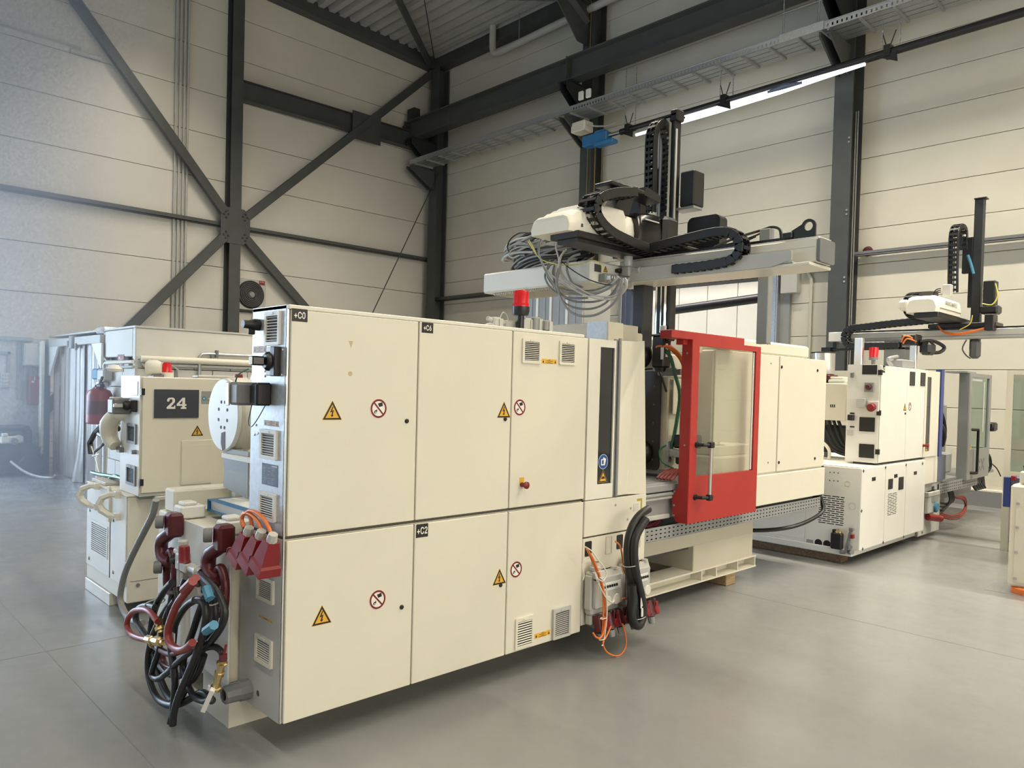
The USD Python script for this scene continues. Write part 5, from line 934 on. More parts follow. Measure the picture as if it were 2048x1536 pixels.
HOSES = [('rubber', .020, [(-3.422,1.360,0.740),(-3.354,1.360,0.727),(-3.275,1.360,0.676),(-3.240,1.360,0.596),(-3.290,1.360,0.507),(-3.396,1.360,0.401),(-3.479,1.360,0.320),(-3.566,1.360,0.249),(-3.658,1.360,0.205),(-3.787,1.360,0.184),(-3.925,1.360,0.195),(-3.999,1.360,0.238)]),
 ('rubber', .020, [(-3.311,1.320,0.764),(-3.139,1.320,0.734),(-3.056,1.320,0.679),(-3.063,1.320,0.614),(-3.151,1.320,0.529),(-3.269,1.320,0.444),(-3.348,1.320,0.355),(-3.413,1.320,0.258),(-3.504,1.320,0.161),(-3.598,1.320,0.060),(-3.633,1.320,-0.015)]),
 ('rubber', .020, [(-3.232,1.280,0.678),(-3.163,1.280,0.683),(-3.140,1.280,0.625),(-3.173,1.280,0.542),(-3.238,1.280,0.439),(-3.328,1.280,0.327),(-3.421,1.280,0.209),(-3.477,1.280,0.112),(-3.492,1.280,0.049)]),
 ('rubber', .020, [(-3.521,1.340,0.708),(-3.579,1.340,0.638),(-3.683,1.340,0.568),(-3.810,1.340,0.466),(-3.923,1.340,0.351),(-3.990,1.340,0.245),(-3.999,1.340,0.140),(-3.938,1.340,0.069),(-3.838,1.340,0.038),(-3.705,1.340,0.056),(-3.568,1.340,0.105),(-3.421,1.340,0.182),(-3.310,1.340,0.239),(-3.202,1.340,0.236)]),
 ('rubber', .021, [(-3.748,1.360,0.635),(-3.839,1.360,0.579),(-3.939,1.360,0.495),(-4.006,1.360,0.403),(-4.024,1.360,0.309),(-3.976,1.360,0.219),(-3.902,1.360,0.138),(-3.803,1.360,0.081),(-3.716,1.360,0.066)]),
 ('rubber', .020, [(-3.310,1.300,0.657),(-3.422,1.300,0.599),(-3.526,1.300,0.506),(-3.583,1.300,0.399),(-3.561,1.300,0.323),(-3.526,1.300,0.240),(-3.534,1.300,0.145),(-3.549,1.300,0.059)]),
 ('rubber', .018, [(-3.542,1.300,0.606),(-3.633,1.300,0.527),(-3.693,1.300,0.429),(-3.735,1.300,0.323),(-3.798,1.300,0.232),(-3.823,1.300,0.176),(-3.742,1.300,0.181),(-3.620,1.300,0.248),(-3.470,1.300,0.348),(-3.328,1.300,0.432),(-3.221,1.300,0.494)]),
 ('rubber', .019, [(-3.277,1.330,0.670),(-3.339,1.330,0.590),(-3.409,1.330,0.483),(-3.480,1.330,0.384),(-3.513,1.330,0.306),(-3.475,1.330,0.260),(-3.399,1.330,0.271),(-3.328,1.330,0.336),(-3.277,1.330,0.417)]),
 ('rubber', .018, [(-3.438,1.380,0.718),(-3.373,1.380,0.663),(-3.342,1.380,0.591),(-3.383,1.380,0.502),(-3.459,1.380,0.414)]),
 ('rubber', .019, [(-3.575,1.300,0.634),(-3.602,1.300,0.546),(-3.610,1.300,0.450),(-3.581,1.300,0.364),(-3.528,1.300,0.297)]), ('rubber', .020, [(-3.915,1.340,0.479),(-4.058,1.340,0.454),(-4.170,1.340,0.407),(-4.191,1.340,0.350),(-4.089,1.340,0.317),(-3.963,1.340,0.290),(-3.836,1.340,0.286)]), ('rubber', .018, [(-3.533,1.300,0.666),(-3.505,1.300,0.591),(-3.537,1.300,0.492),(-3.558,1.300,0.394)]), 
 ('rubber', .017, [(-3.332,1.330,0.424),(-3.188,1.330,0.478),(-3.111,1.330,0.484),(-3.080,1.330,0.467),(-3.070,1.330,0.453)]), ('rubber', .018, [(-3.424,1.320,0.238),(-3.342,1.320,0.212),(-3.233,1.320,0.231),(-3.180,1.320,0.256)]),
 ('red_hose', .021, [(-3.151,1.240,0.797),(-3.240,1.240,0.726),(-3.344,1.240,0.649),(-3.405,1.240,0.580),(-3.450,1.240,0.514),(-3.454,1.240,0.468),(-3.405,1.240,0.443),(-3.323,1.240,0.447),(-3.245,1.240,0.474),(-3.176,1.240,0.518)]), ('red_hose', .017, [(-3.587,1.240,0.507),(-3.687,1.240,0.526),(-3.789,1.240,0.516),(-3.909,1.240,0.481),(-3.988,1.240,0.430),(-4.009,1.240,0.383),(-3.947,1.240,0.358),(-3.831,1.240,0.368),(-3.714,1.240,0.389)]),
 ('red_dark', .018, [(-3.709,1.300,0.330),(-3.605,1.300,0.339),(-3.519,1.300,0.367),(-3.414,1.300,0.414)]), ('red_dark', .022, [(-3.823,1.340,0.290),(-3.800,1.340,0.242),(-3.739,1.340,0.227),(-3.649,1.340,0.241)])]
for mt, rad, pts in HOSES: put('hose', B().tube(pts, rad * .82, 9, 5), mt, hs, smooth=60)
for p0, p1, rr in ((((-3.714,1.240,0.394)), ((-3.502,1.240,0.433)), .020), (((-3.639,1.260,0.498)), ((-3.598,1.260,0.447)), .020), (((-3.803,1.300,0.338)), ((-3.798,1.280,0.325)), .014)):
    p0, p1 = np.array(p0), np.array(p1); z = p1 - p0; L = np.linalg.norm(z); put('brass_coupling', B().lathe([(0, 0), (rr, 0), (rr, L * .3), (rr * .8, L * .32), (rr * .8, L * .5), (rr * 1.15, L * .52), (rr * 1.15, L * .8), (rr * .7, L * .82), (rr * .7, L), (0, L)], p0, z, 8), 'brass', hs)
p0, p1 = np.array(((-3.080,1.330,0.455))), np.array(((-3.149,1.330,0.306))); z = p1 - p0; L = np.linalg.norm(z)
put('coupling_string', B().lathe([(.016, 0), (.016, L * .1), (.024, L * .12), (.024, L * .15), (.015, L * .17), (.017, L * .4), (.021, L * .42), (.02, L * .55), (.015, L * .57), (.017, L * .9), (.024, L * .92), (.024, L)], p0, z, 8), 'brass', hs)
put('valve_lever', B().box(*(lambda a: (a[0] - .035, a[0] + .02, a[1] - .02, a[1] - .01, a[2] - .01, a[2] + .015))(p1), .003).tube([tuple(p1 + np.array([.02, -.02, .01])), tuple(p1 + np.array([-.05, -.03, -.10]))], .014, 4), 'paper', hs); put('red_tag', B().tube([(-3.047,1.320,0.478),(-3.030,1.320,0.529)], .006, 4), 'red_plastic', hs); put('red_sleeve', B().tube([(-3.057,1.320,0.484),(-3.056,1.320,0.455)], .017, 8), 'red_dark', hs)
p0, p1 = np.array(((-3.131,1.220,0.790))), np.array(((-3.226,1.220,0.732))); put('red_tape', B().tube([p0, p1], .020, 8), 'red_hose', hs)
b = B()
for p0, p1 in (([(-3.145,1.280,0.750),(-3.102,1.280,0.711)]), ([(-3.010,1.260,0.629),(-3.088,1.260,0.585)])): b.tube([p0, p1], .020, 8)
put('blue_tape', b, 'blue_tape', hs)
b = B()
for c, rr in ((((-3.236,1.270,0.485)), .05), (((-3.974,1.360,0.487)), .05), (((-3.185,1.340,0.678)), .035)): b.tube([(c[0] + rr * math.cos(a), c[1] + rr * .9 * math.sin(a), c[2] + .03 * math.cos(a)) for a in np.arange(14) / 7 * math.pi], .0035, 5, closed=True)
put('cable_tie', b, 'cable_light', hs)
put('white_label', B().box(*(lambda a: (a[0] - .014, a[0] + .014, a[1] - .002, a[1] + .002, a[2] - .02, a[2] + .02))(((-3.444,1.260,0.466)))), 'paper', hs)
# ring binder lying on the bed
t = thing('ring_binder', 'blue ring binder lying on the machine bed behind the red plugs', 'binder', (-3.7, 1.75, .935))
put('cover', B().box(-3.98, -3.42, 1.62, 1.96, .93, .936).box(-3.98, -3.42, 1.62, 1.96, .985, .99).box(-3.984, -3.978, 1.62, 1.96, .93, .99), 'blue_motor', t)
put('pages', B().box(-3.97, -3.43, 1.635, 1.95, .936, .984), 'paper', t); put('label_sheet', B().box(-3.94, -3.45, 1.66, 1.93, .99, .9915), 'paper', t)
put('grey_hose', B().tube([(-4.746,1.620,0.889),(-4.801,1.620,0.791),(-4.928,1.620,0.679),(-5.106,1.620,0.524),(-5.274,1.620,0.363),(-5.360,1.620,0.230),(-5.376,1.620,0.143),(-5.302,1.620,0.087),(-5.161,1.620,0.061),(-4.946,1.620,0.094)], .02, 10, 6), 'cable_grey', None, 'thick grey hose curving down from the machine with number 24', 'hose', smooth=60)
# ================================================================ white machine on the right
m2 = thing('moulding_machine', 'white injection moulding machine with blue edge strip at the back right, standing on timber', 'machine', (-3.3, 9, .08))
X2 = -2.84
put('body', B().box(-3.94, X2 - .006, 7.384, 9.17, .15, .935, .004), 'white_paint', m2)
put('base_slab', B().box(-4.1, -2.90, 7.36, 9.1, .085, .15, .006), 'white_paint', m2)
put('body_top', B().box(-3.94, X2 - .01, 7.39, 9.16, .935, .945), 'white_paint', m2)
def slots(u0, u1, v0, v1, n, cols):
    g = []
    for i in range(n):
        v = v0 + (v1 - v0) * (i + .5) / n; h = (v1 - v0) / n * .24; w = (u1 - u0) / cols
        for c_ in range(cols + (i % 2)):
            a = u0 + (c_ - .5 * (i % 2)) * w + w * .06; e = a + w * .86; a, e = max(a, u0), min(e, u1)
            if e - a > .01: g.append(sbox(a, v - h, e, v + h))
    return unary_union(g)
L2 = face('y', 7.384, 0, 0)
lp = put('end_panel', B().poly(sbox(-3.37, .155, -2.845, .933).difference(slots(-3.245, -2.992, .362, .652, 14, 3)).difference(Point(-3.231, .164).buffer(.03)).difference(Point(-3.146, .20).buffer(.0)), .004, L2), 'white_paint', m2)
put('end_panel', B().box(-3.94, -3.375, 7.380, 7.384, .18, .90, .003), 'white_paint', m2)
put('slot_backing', B().box(-3.26, -2.98, 7.383, 7.3838, .35, .66), 'concrete_dark', m2)
for x, z in ((-3.232, .165), (-3.146, .167)): put('hose_hole', B().lathe([(0, .002), (.036, .002), (.038, .001)], (x, 7.380, z), (0, -1, 0), 16), 'black_plastic', m2)
put('blank_plate', B().box(-3.353, -3.285, 7.376, 7.380, .105, .185, .002), 'grey_paint', m2)
put('water_filter', B().box(-3.092, -2.985, 7.32, 7.38, .142, .30, .01).box(-3.08, -3.05, 7.33, 7.37, .30, .33, .004), 'black_plastic', m2)
put('filter_fitting', B().box(-3.06, -3.0, 7.33, 7.37, .29, .315, .006).cyl((-3.03, 7.34, .30), (-3.03, 7.34, .34), .014, 8), 'brass', m2)
put('gauge_set', B().tube([(-3.0, 7.34, .12), (-2.95, 7.33, .13), (-2.93, 7.33, .2), (-2.90, 7.33, .34)], .016, 8, 4).cyl((-2.93, 7.36, .19), (-2.89, 7.30, .19), .02, 10).cyl((-2.92, 7.36, .13), (-2.88, 7.32, .14), .022, 10).box(-2.92, -2.88, 7.32, 7.36, .34, .37, .004), 'mid_grey', m2)
put('red_tap', B().box(-2.90, -2.87, 7.31, 7.35, .27, .31, .004), 'red_plastic', m2)
for x, z, r_ in ((-2.915, .57, .032), (-2.97, .78, .025)): put('knockout', B().tube([(x + r_ * math.cos(a), 7.379, z + r_ * math.sin(a)) for a in np.arange(20) / 10 * math.pi], .0015, 4, closed=True), 'cream_dark', m2)
b = B()
for x in (-3.14, -3.10, -3.06):
    for z in (.875, .795): b.lathe([(0, .002), (.006, .002)], (x, 7.38, z), (0, -1, 0), 8)
put('screw_hole', b, 'concrete_dark', m2, kind='stuff')
fp = []
vs = slots(8.07, 8.33, .415, .645, 13, 2)
for y0, y1 in ((7.386, 7.985), (7.995, 8.565), (8.575, 9.168)):
    g = sbox(y0, .155, y1, .930)
    fp.append(put('front_panel', B().poly(g.difference(vs) if y0 == 7.995 else g, .006, face('x', X2 - .006, 0, 0)), 'white_paint', m2))
put('slot_backing', B().box(X2 - .0058, X2 - .005, 8.05, 8.35, .40, .66), 'concrete_dark', m2)
for q, k_ in (((-2.840,7.684,0.820), 0), ((-2.840,8.271,0.813), 1), ((-2.840,8.848,0.809), 2)): put('black_tag', B().box(X2, X2 + .002, q[1] - .045, q[1] + .045, q[2] - .018, q[2] + .018), 'black_plastic', fp[k_])
for p, q in (((-2.840,8.069,0.688), (-2.840,8.189,0.792)), ((-2.840,8.357,0.661), (-2.840,8.495,0.793))): put('recessed_handle', B().box(X2, X2 + .004, p[1], q[1], p[2], q[2], .001), 'black_plastic', fp[1])
b = B()
for p in ([(-2.840,7.423,0.913),(-2.840,7.466,0.160),(-2.840,7.980,0.916),(-2.840,7.985,0.159),(-2.840,8.557,0.911),(-2.840,8.560,0.146),(-2.840,9.134,0.128),(-2.840,9.068,0.901),(-2.840,7.409,0.532)]): b.box(X2, X2 + .003, p[1] - .018, p[1] + .018, p[2] - .004, p[2] + .004).box(X2, X2 + .003, p[1] - .005, p[1] + .005, p[2] - .016, p[2] + .016)
put('panel_catch', b, 'concrete_dark', m2, kind='stuff')
# its upper switch cabinet
uc = thing('switch_cabinet', 'white upper switch cabinet with black filter squares on the back right machine', 'cabinet', (-3.0, 8.5, .965))
put('body', B().box(-3.165, X2 - .012, 7.784, 9.19, .966, 1.935, .004), 'white_paint', uc)
e2 = put('end_plate', B().box(-3.165, X2 - .014, 7.78, 7.784, .966, 1.945), 'white_paint', uc)
put('skirt', B().box(-3.1, X2 - .05, 7.82, 9.15, .945, .966), 'concrete_dark', uc)
def e2rect(name, p, q, mt, d, par=e2): put(name, B().box(p[0], q[0], 7.78 - d, 7.78, min(p[2], q[2]), max(p[2], q[2]), .003), mt, par)
e2rect('data_plate', (-3.023,7.780,1.939), (-2.880,7.780,1.845), 'black_plastic', .003); e2rect('filter', (-3.032,7.780,1.418), (-2.882,7.780,1.276), 'black_plastic', .008); e2rect('filter', (-3.027,7.780,1.151), (-2.880,7.780,1.013), 'black_plastic', .008)
e2rect('switch_plate', (-2.992,7.780,1.764), (-2.902,7.780,1.671), 'grey_paint', .02); e2rect('socket_grey', (-3.055,7.780,1.603), (-2.969,7.780,1.515), 'light_grey', .05); e2rect('socket_black', (-3.134,7.780,1.438), (-3.082,7.780,1.380), 'black_plastic', .05); e2rect('socket_grey', (-3.139,7.780,1.291), (-3.092,7.780,1.228), 'light_grey', .04); e2rect('label_black', (-3.129,7.780,1.459), (-3.084,7.780,1.445), 'black_plastic', .002); e2rect('label_black', (-3.125,7.780,1.322), (-3.080,7.780,1.309), 'black_plastic', .002); e2rect('lock', (-3.128,7.780,1.864), (-3.102,7.780,1.813), 'mid_grey', .03); e2rect('socket_plate', (-2.947,7.780,1.581), (-2.848,7.780,1.480), 'white_paint', .02)
put('switch_knob', B().lathe([(0, .05), (.02, .05), (.03, .04), (.03, .01)], ((-2.947,7.780,1.720)), (0, -1, 0), 14), 'red_dark', e2, smooth=40); put('power_socket', B().lathe([(0, .07), (.036, .07), (.042, .06), (.04, .02)], ((-2.907,7.780,1.527)), (0, -1, -.2), 14), 'red_plastic', e2, smooth=40)
for p in ([(-2.843,7.780,1.865),(-2.839,7.780,1.466),(-2.830,7.780,1.081)]): put('hinge', B().box(X2 - .03, X2 + .006, 7.776, 7.80, p[2] - .025, p[2] + .025), 'black_plastic', uc)
d2 = [put('cabinet_door', B().box(X2 - .012, X2, y0, y1, .972, 1.935, .002), 'white_paint', uc) for y0, y1 in ((7.79, 8.505), (8.513, 9.06))]
tag_plate(d2[0], face('x', X2, 7.845, 1.90), .06, .07, '+C0')
for k_, (p, q) in ((1, ((-2.840,8.575,1.753), (-2.840,8.718,1.901))), (1, ((-2.840,8.905,1.755), (-2.840,9.041,1.901)))): put('filter', B().box(X2, X2 + .008, p[1], q[1], p[2], q[2], .003), 'black_plastic', d2[k_])
p, q, s = (-2.840,8.458,1.526), (-2.840,8.575,1.531), (-2.840,8.472,1.457)
warn_sign(d2[0], face('x', X2, p[1] , p[2]), .085); ban_sign(d2[1], face('x', X2, q[1] + .03, q[2]), .085); lock(d2[0], face('x', X2, s[1], s[2]), .012)
estop(d2[1], face('x', X2, *((-2.840,9.062,1.101))[1:]), 1.2, False)
fr = put('window_frame', B().poly(sbox(9.07, .97, 9.55, 1.90).difference(sbox(9.135, 1.03, 9.27, 1.86)), .012, face('x', X2 - .012, 0, 0)), 'cream_light', uc)
put('dark_window', B().box(X2 - .012, X2 - .008, 9.13, 9.28, 1.02, 1.87), 'dark_glass', fr); warn_sign(fr, face('x', X2 - .006, 9.20, 1.07), .08, symbol='hand')
put('side_body', B().box(-3.9, X2 - .014, 9.18, 9.62, .66, 1.93), 'cream_light', uc)
be = thing('blue_guard', 'deep blue guard frame between the white cabinet and the sliding glass door', 'guard', (-3.1, 9.7, .66))
put('edge_strip', B().box(-2.9, X2 + .004, 9.60, 9.70, .955, 1.955, .003), 'blue_paint', be); put('plate', B().box(-3.6, -2.90, 9.62, 9.80, .955, 1.93, .003).box(-3.9, X2 - .03, 9.18, 9.98, .665, .955, .003), 'blue_grey', be)
pw = put('lower_box', B().box(-3.6, -2.90, 9.20, 9.92, .06, .66, .006), 'light_grey', m2); put('black_tag', B().box(-2.90, -2.898, 9.60, 9.69, .56, .60), 'black_plastic', pw)
t = thing('distribution_box', 'small grey distribution box with blue and red sockets on the white machine', 'distribution box', (-2.88, 9.52, .27))
put('housing', B().box(-2.9, -2.85, 9.35, 9.70, .31, .56, .01).box(-2.9, -2.84, 9.34, 9.71, .50, .56, .01), 'light_grey', t); put('breaker_window', B().box(-2.85, -2.846, 9.45, 9.68, .43, .49), 'grey_paint', t); put('blue_socket', B().lathe([(0, .03), (.05, .03), (.06, .02), (.06, 0)], (-2.85, 9.58, .37), (1, 0, 0), 14), 'blue_tape', t, smooth=40); put('red_socket', B().cyl((-2.87, 9.40, .27), (-2.80, 9.62, .24), .04, 10), 'red_plastic', t, smooth=40)
# clamp side of the white machine
put('clamp_body', B().box(-4.3, -3.4, 9.85, 11.8, .62, 1.55, .02).box(-3.45, -2.98, 9.95, 10.6, .70, .95, .02), 'grey_paint', m2); put('mould_platen', B().box(-4.2, -3.15, 10.1, 10.35, .98, 1.45, .02), 'black_plastic', m2); put('platen_cover', B().box(-4.0, -3.2, 9.9, 10.3, 1.45, 1.92, .02), 'grey_paint', m2)
b = B()
for k_ in range(2): b.tube([(-3.0, 9.75, 1.62 - .12 * k_), (-2.95, 9.95, 1.48 - .14 * k_), (-2.95, 10.15, 1.25 - .06 * k_), (-3.0, 10.25, 1.05)], .03, 8, 5)
put('hose', b, 'rubber', m2, smooth=40)
put('bed_rail', B().box(-4.2, -2.95, 9.9, 12.4, .60, .64).box(-4.2, -3.2, 9.9, 12.3, .3, .6), 'grey_paint', m2)
sl = unary_union([sbox(9.85 + i * .075, .515 + j * .035, 9.85 + i * .075 + .03, .515 + j * .035 + .012) for i in range(20) for j in range(3)])
put('perforated_tray', B().poly(sbox(9.80, .50, 11.35, .625).difference(sl), .004, face('x', -2.885, 0, 0)), 'grey_paint', m2); put('tray_backing', B().box(-3.0, -2.89, 9.81, 11.34, .505, .61), 'concrete_dark', m2)
dg = thing('glass_door', 'grey framed sliding glass door with big CX letters on the back right machine', 'door', (-2.86, 11.2, .6))
put('frame', B().poly(sbox(10.72, .605, 11.68, 1.955).difference(sbox(10.81, .985, 11.58, 1.905)), .03, face('x', X2 - .03, 0, 0)), 'grey_paint', dg); put('side', B().box(-2.96, X2 - .004, 10.70, 10.722, .605, 1.96).box(-3.1, X2 - .01, 10.62, 11.0, 1.955, 1.975), 'grey_paint', dg)
put('pane', B().box(X2 - .02, X2 - .014, 10.8, 11.59, .98, 1.91), 'pane_green', dg); put('pane_strip', B().box(X2 - .012, X2 - .008, 10.83, 11.28, 1.86, 1.885).box(X2 - .012, X2 - .008, 11.36, 11.4, 1.2, 1.86), 'clear_film', dg)
put('lettering', B().text('CX', .15, face('x', X2, 11.29, .775), .002, bold=True, sx=1.35), 'mid_grey', dg)
b = B().cyl((X2 + .05, 10.95, .70), (X2 + .05, 10.95, 1.23), .016, 10)
for z in (.69, 1.24): b.tube([(X2, 10.86, z), (X2 + .03, 10.88, z), (X2 + .05, 10.95, z)], .018, 8)
put('door_handle', b, 'black_plastic', dg, smooth=40)
put('pane_warning', B().poly([(-.03, -.03), (.03, -.03), (0, .03)], .002, face('x', X2 - .014, 10.9, 1.02), col=YEL), 'decal', dg)
b = B()
for k_ in range(5): b.tube([(-2.9, 11.2 + .1 * k_, .52), (-2.88, 11.3 + .1 * k_, .44), (-2.9, 11.45 + .07 * k_, .47), (-2.92, 11.55 + .05 * k_, .60)], .018, 6, 4)
b.tube([(-2.9, 11.65, .95), (-2.85, 11.75, .85), (-2.85, 11.8, .70), (-2.9, 11.7, .60)], .02, 6, 4).tube([(-2.86, 11.72, .8), (-2.8, 11.9, .7), (-2.78, 12.05, .58)], .008, 5, 3).box(-2.9, -2.8, 11.7, 11.9, 1.2, 1.32, .02)
put('hoses_behind_door', b, 'rubber', m2, smooth=40)
wt = put('water_block', B().box(-3.1, -3.02, 10.0, 10.5, .12, .5), 'light_grey', m2)
b = B()
for k_ in range(4): b.tube([(-2.95, 10.35 + .05 * k_, .52), (-2.93, 10.4 + .05 * k_, .36), (-2.96, 10.2 + .04 * k_, .24 + .03 * k_), (-3.02, 10.1, .2 + .06 * k_)], .014, 6, 4)
put('black_hose', b, 'rubber', m2, smooth=40)
b = B()
for k_ in range(3): b.tube([(-2.98, 10.15, .2 + .02 * k_), (-2.92, 10.4, .14 + .02 * k_), (-2.9, 10.75, .13 + .025 * k_), (-2.9, 10.95, .22 + .02 * k_), (-2.9, 10.85, .34 + .02 * k_), (-2.94, 10.6, .40), (-2.97, 10.5, .52)], .014, 6, 5)
put('brown_hose', b, 'red_hose', m2, smooth=40)
for i, (y0, y1, x0, x1, lab) in enumerate(((7.40, 7.56, -4.6, -3.01, 'dark squared timber beam under the left end of the back right machine'), (8.9, 9.06, -4.4, -3.2, 'dark timber beam farther back under the white machine'))): put('timber_beam', B().box(x0, x1, y0, y1, 0, .084, .006), 'wood_dark', None, lab, 'timber')
# injection side seen between the two machines
t = thing('material_hopper', 'brushed steel hopper and cream boxes between the two machines', 'hopper', (-3.6, 8.3, .945))
put('steel_drum', B().lathe([(.0, 2.09), (.125, 2.09), (.125, 1.86), (.10, 1.84)], (-3.63, 8.25, 0), n=24), 'alu', t, smooth=40); put('drum_foot', B().box(-3.72, -3.50, 8.12, 8.36, 1.72, 1.85, .01), 'red_dark', t); put('drum_lid', B().lathe([(0, 2.10), (.13, 2.10), (.13, 2.088)], (-3.63, 8.25, 0), n=24), 'black_plastic', t)
put('cream_box', B().box(-3.7, -3.30, 8.1, 8.5, 1.36, 1.76, .01).box(-3.62, -3.33, 8.12, 8.48, 1.76, 1.80, .01).box(-3.58, -3.36, 8.15, 8.44, 1.80, 1.83, .01), 'cream', t); put('leg', B().box(-3.65, -3.60, 8.4, 8.45, .945, 1.36).box(-3.40, -3.35, 8.4, 8.45, .945, 1.36), 'grey_paint', t)
b = B()
for x in (-3.47, -3.43, -3.45): b.box(x, x + .012, 8.097, 8.1, 1.50, 1.53)
put('print_mark', b, 'concrete_dark', t)
b = B()
for k_ in range(5): b.tube([(-3.62 + .05 * k_, 8.2, 1.36), (-3.58 + .06 * k_, 8.15, 1.22), (-3.46 + .04 * k_, 8.15, 1.05 + .02 * k_), (-3.3, 8.18, .99 + .03 * k_)], .018, 6, 4)
b.box(-3.7, -3.42, 8.3, 8.5, 1.0, 1.3, .02)
put('black_hose', b, 'rubber', t, smooth=40); put('cream_pipe', B().tube([(-3.75, 8.0, 1.18), (-3.55, 8.0, 1.15), (-3.43, 8.0, 1.06), (-3.42, 8.0, .95)], .018, 8, 4).tube([(-3.75, 8.0, 1.08), (-3.5, 8.0, 1.05)], .016, 8), 'cream', t, smooth=40); put('red_ring', B().tube([(-3.60 + .06 * math.cos(a), 7.98, .99 + .06 * math.sin(a)) for a in np.linspace(0, math.pi, 9)], .014, 6), 'red_hose', t)
# on top of the upper cabinet
t = thing('beacon', 'small red signal beacon on the white upper cabinet at the right', 'beacon', (-3.02, 8.2, 1.945)); put('stem', B().lathe([(.02, 1.94), (.02, 2.0), (.045, 2.0), (.045, 2.03)], (-3.02, 8.05, 0), n=12), 'mid_grey', t, smooth=40); put('lens', B().lathe([(.043, 2.03), (.045, 2.13), (.0, 2.135)], (-3.02, 8.05, 0), n=14), 'red_lamp', t, smooth=40)
put('support_bar', B().box(-3.16, -3.08, 7.9, 7.96, 1.94, 2.22, .006), 'alu', None, 'bare aluminium bar standing behind the red beacon on the white cabinet', 'bar'); put('support_bar', B().box(-2.98, -2.91, 8.95, 9.0, 1.94, 2.24, .006), 'alu', None, 'bare aluminium bar under the orange wired motor on the white cabinet', 'bar')
t = thing('wired_motor', 'black motor with orange wires and a green black hose above the white cabinet', 'motor', (-2.9, 9.0, 2.2)); put('motor', B().box(-2.9, -2.78, 9.0, 9.2, 2.10, 2.24, .03).box(-3.05, -2.9, 8.9, 9.1, 2.20, 2.32, .01), 'black_plastic', t); put('hose', B().tube([(-2.9, 9.0, 2.24), (-2.82, 9.2, 2.26), (-2.75, 9.35, 2.20), (-2.78, 9.3, 2.14), (-2.82, 9.15, 2.13)], .02, 7, 5), 'rubber', t, smooth=40); put('green_wire', B().tube([(-2.9, 9.05, 2.25), (-2.84, 9.18, 2.27), (-2.79, 9.28, 2.23)], .012, 6, 4), 'cable_green', t); put('orange_wire', B().tube([(-3.04, 8.88, 2.24), (-3.0, 8.85, 2.30), (-2.94, 8.9, 2.28), (-2.92, 8.95, 2.2)], .009, 6, 4).tube([(-3.02, 8.87, 2.22), (-2.97, 8.85, 2.27), (-2.9, 8.92, 2.24)], .008, 6, 4), 'orange', t)
put('plate_bracket', B().box(-3.05, -2.9, 8.55, 8.9, 1.945, 2.03, .01).tube([(-3.0, 8.5, 1.96), (-3.02, 8.45, 2.03), (-2.98, 8.6, 2.06)], .02, 7, 4), 'grey_paint', None, 'grey bracket with a hose fitting on top of the white cabinet', 'bracket')
# robot on the white machine
r2 = thing('picker_robot', 'smaller gantry robot with cream cover and dark upright arm at the right edge', 'robot', (-3, 9.8, 2.3)); Y2 = 9.8
put('beam', B().box(-4.05, -1.2, Y2, Y2 + .2, 2.325, 2.43, .006), 'light_grey', r2); put('beam_rail', B().box(-4.0, -1.2, Y2 + .01, Y2 + .05, 2.43, 2.45).box(-4.0, -1.2, Y2 + .14, Y2 + .18, 2.43, 2.45), 'black_plastic', r2); put('beam_end', B().box(-4.24, -3.98, Y2 - .03, Y2 + .23, 2.325, 2.445, .006), 'white_paint', r2); put('beam_rib', B().box(-4.0, -1.2, Y2 - .002, Y2, 2.35, 2.36), 'grey_paint', r2)
put('beam_bracket', B().box(-4.2, -4.15, Y2 + .02, Y2 + .1, 2.20, 2.325).box(-4.3, -3.2, Y2 - .02, Y2 + .06, 2.21, 2.235, .003).box(-4.32, -4.2, Y2 - .05, Y2 + .06, 2.20, 2.25), 'black_plastic', r2); put('pedestal', B().box(-3.55, -3.3, Y2 - .02, Y2 + .2, 1.90, 2.325, .01), 'grey_paint', r2)
put('beam_chain', chain([(-2.914,9.720,2.553),(-3.184,9.720,2.536),(-3.467,9.720,2.518),(-3.762,9.720,2.493),(-3.915,9.720,2.480),(-3.994,9.720,2.414),(-3.984,9.720,2.318),(-3.920,9.720,2.266),(-3.694,9.720,2.255),(-3.343,9.720,2.253)], (0, 1, 0), .13, .075, .06), 'black_plastic', r2)
put('cross_slide', B().box(-2.95, -2.70, 8.95, 10.5, 2.50, 2.56, .008).box(-3.05, -2.35, Y2 - .05, Y2 + .25, 2.45, 2.50, .006).box(-2.45, -2.36, Y2 - .12, Y2 + .05, 2.40, 2.58, .006), 'black_plastic', r2)
sh = put('drive_cover', shell([8.93, 8.96, 9.0, 9.7, 9.75], -3.04, -2.70, 2.56, [2.70, 2.73, 2.745, 2.745, 2.72], [.03, .01, 0, 0, .02]), 'cream_light', r2, smooth=30)
put('lettering', B().text('KRAUSS MAFFEI', .044, face('x', -2.688, 9.33, 2.67), .002, sx=.85), 'mid_grey', sh); put('cover_stripe', B().box(-2.695, -2.69, 8.98, 9.7, 2.60, 2.606), 'mid_grey', sh); put('cover_box', B().box(-3.14, -3.03, 9.0, 9.3, 2.60, 2.72, .03), 'cream_light', sh)
put('cross_chain', chain([(-3.100,10.008,2.609),(-3.100,9.659,2.580),(-3.100,9.387,2.609),(-3.100,9.296,2.699),(-3.100,9.401,2.795),(-3.100,9.683,2.841),(-3.100,9.979,2.872)], (1, 0, 0), .16, .07, .06), 'black_plastic', r2)
A2x, A2y = -2.62, 9.98
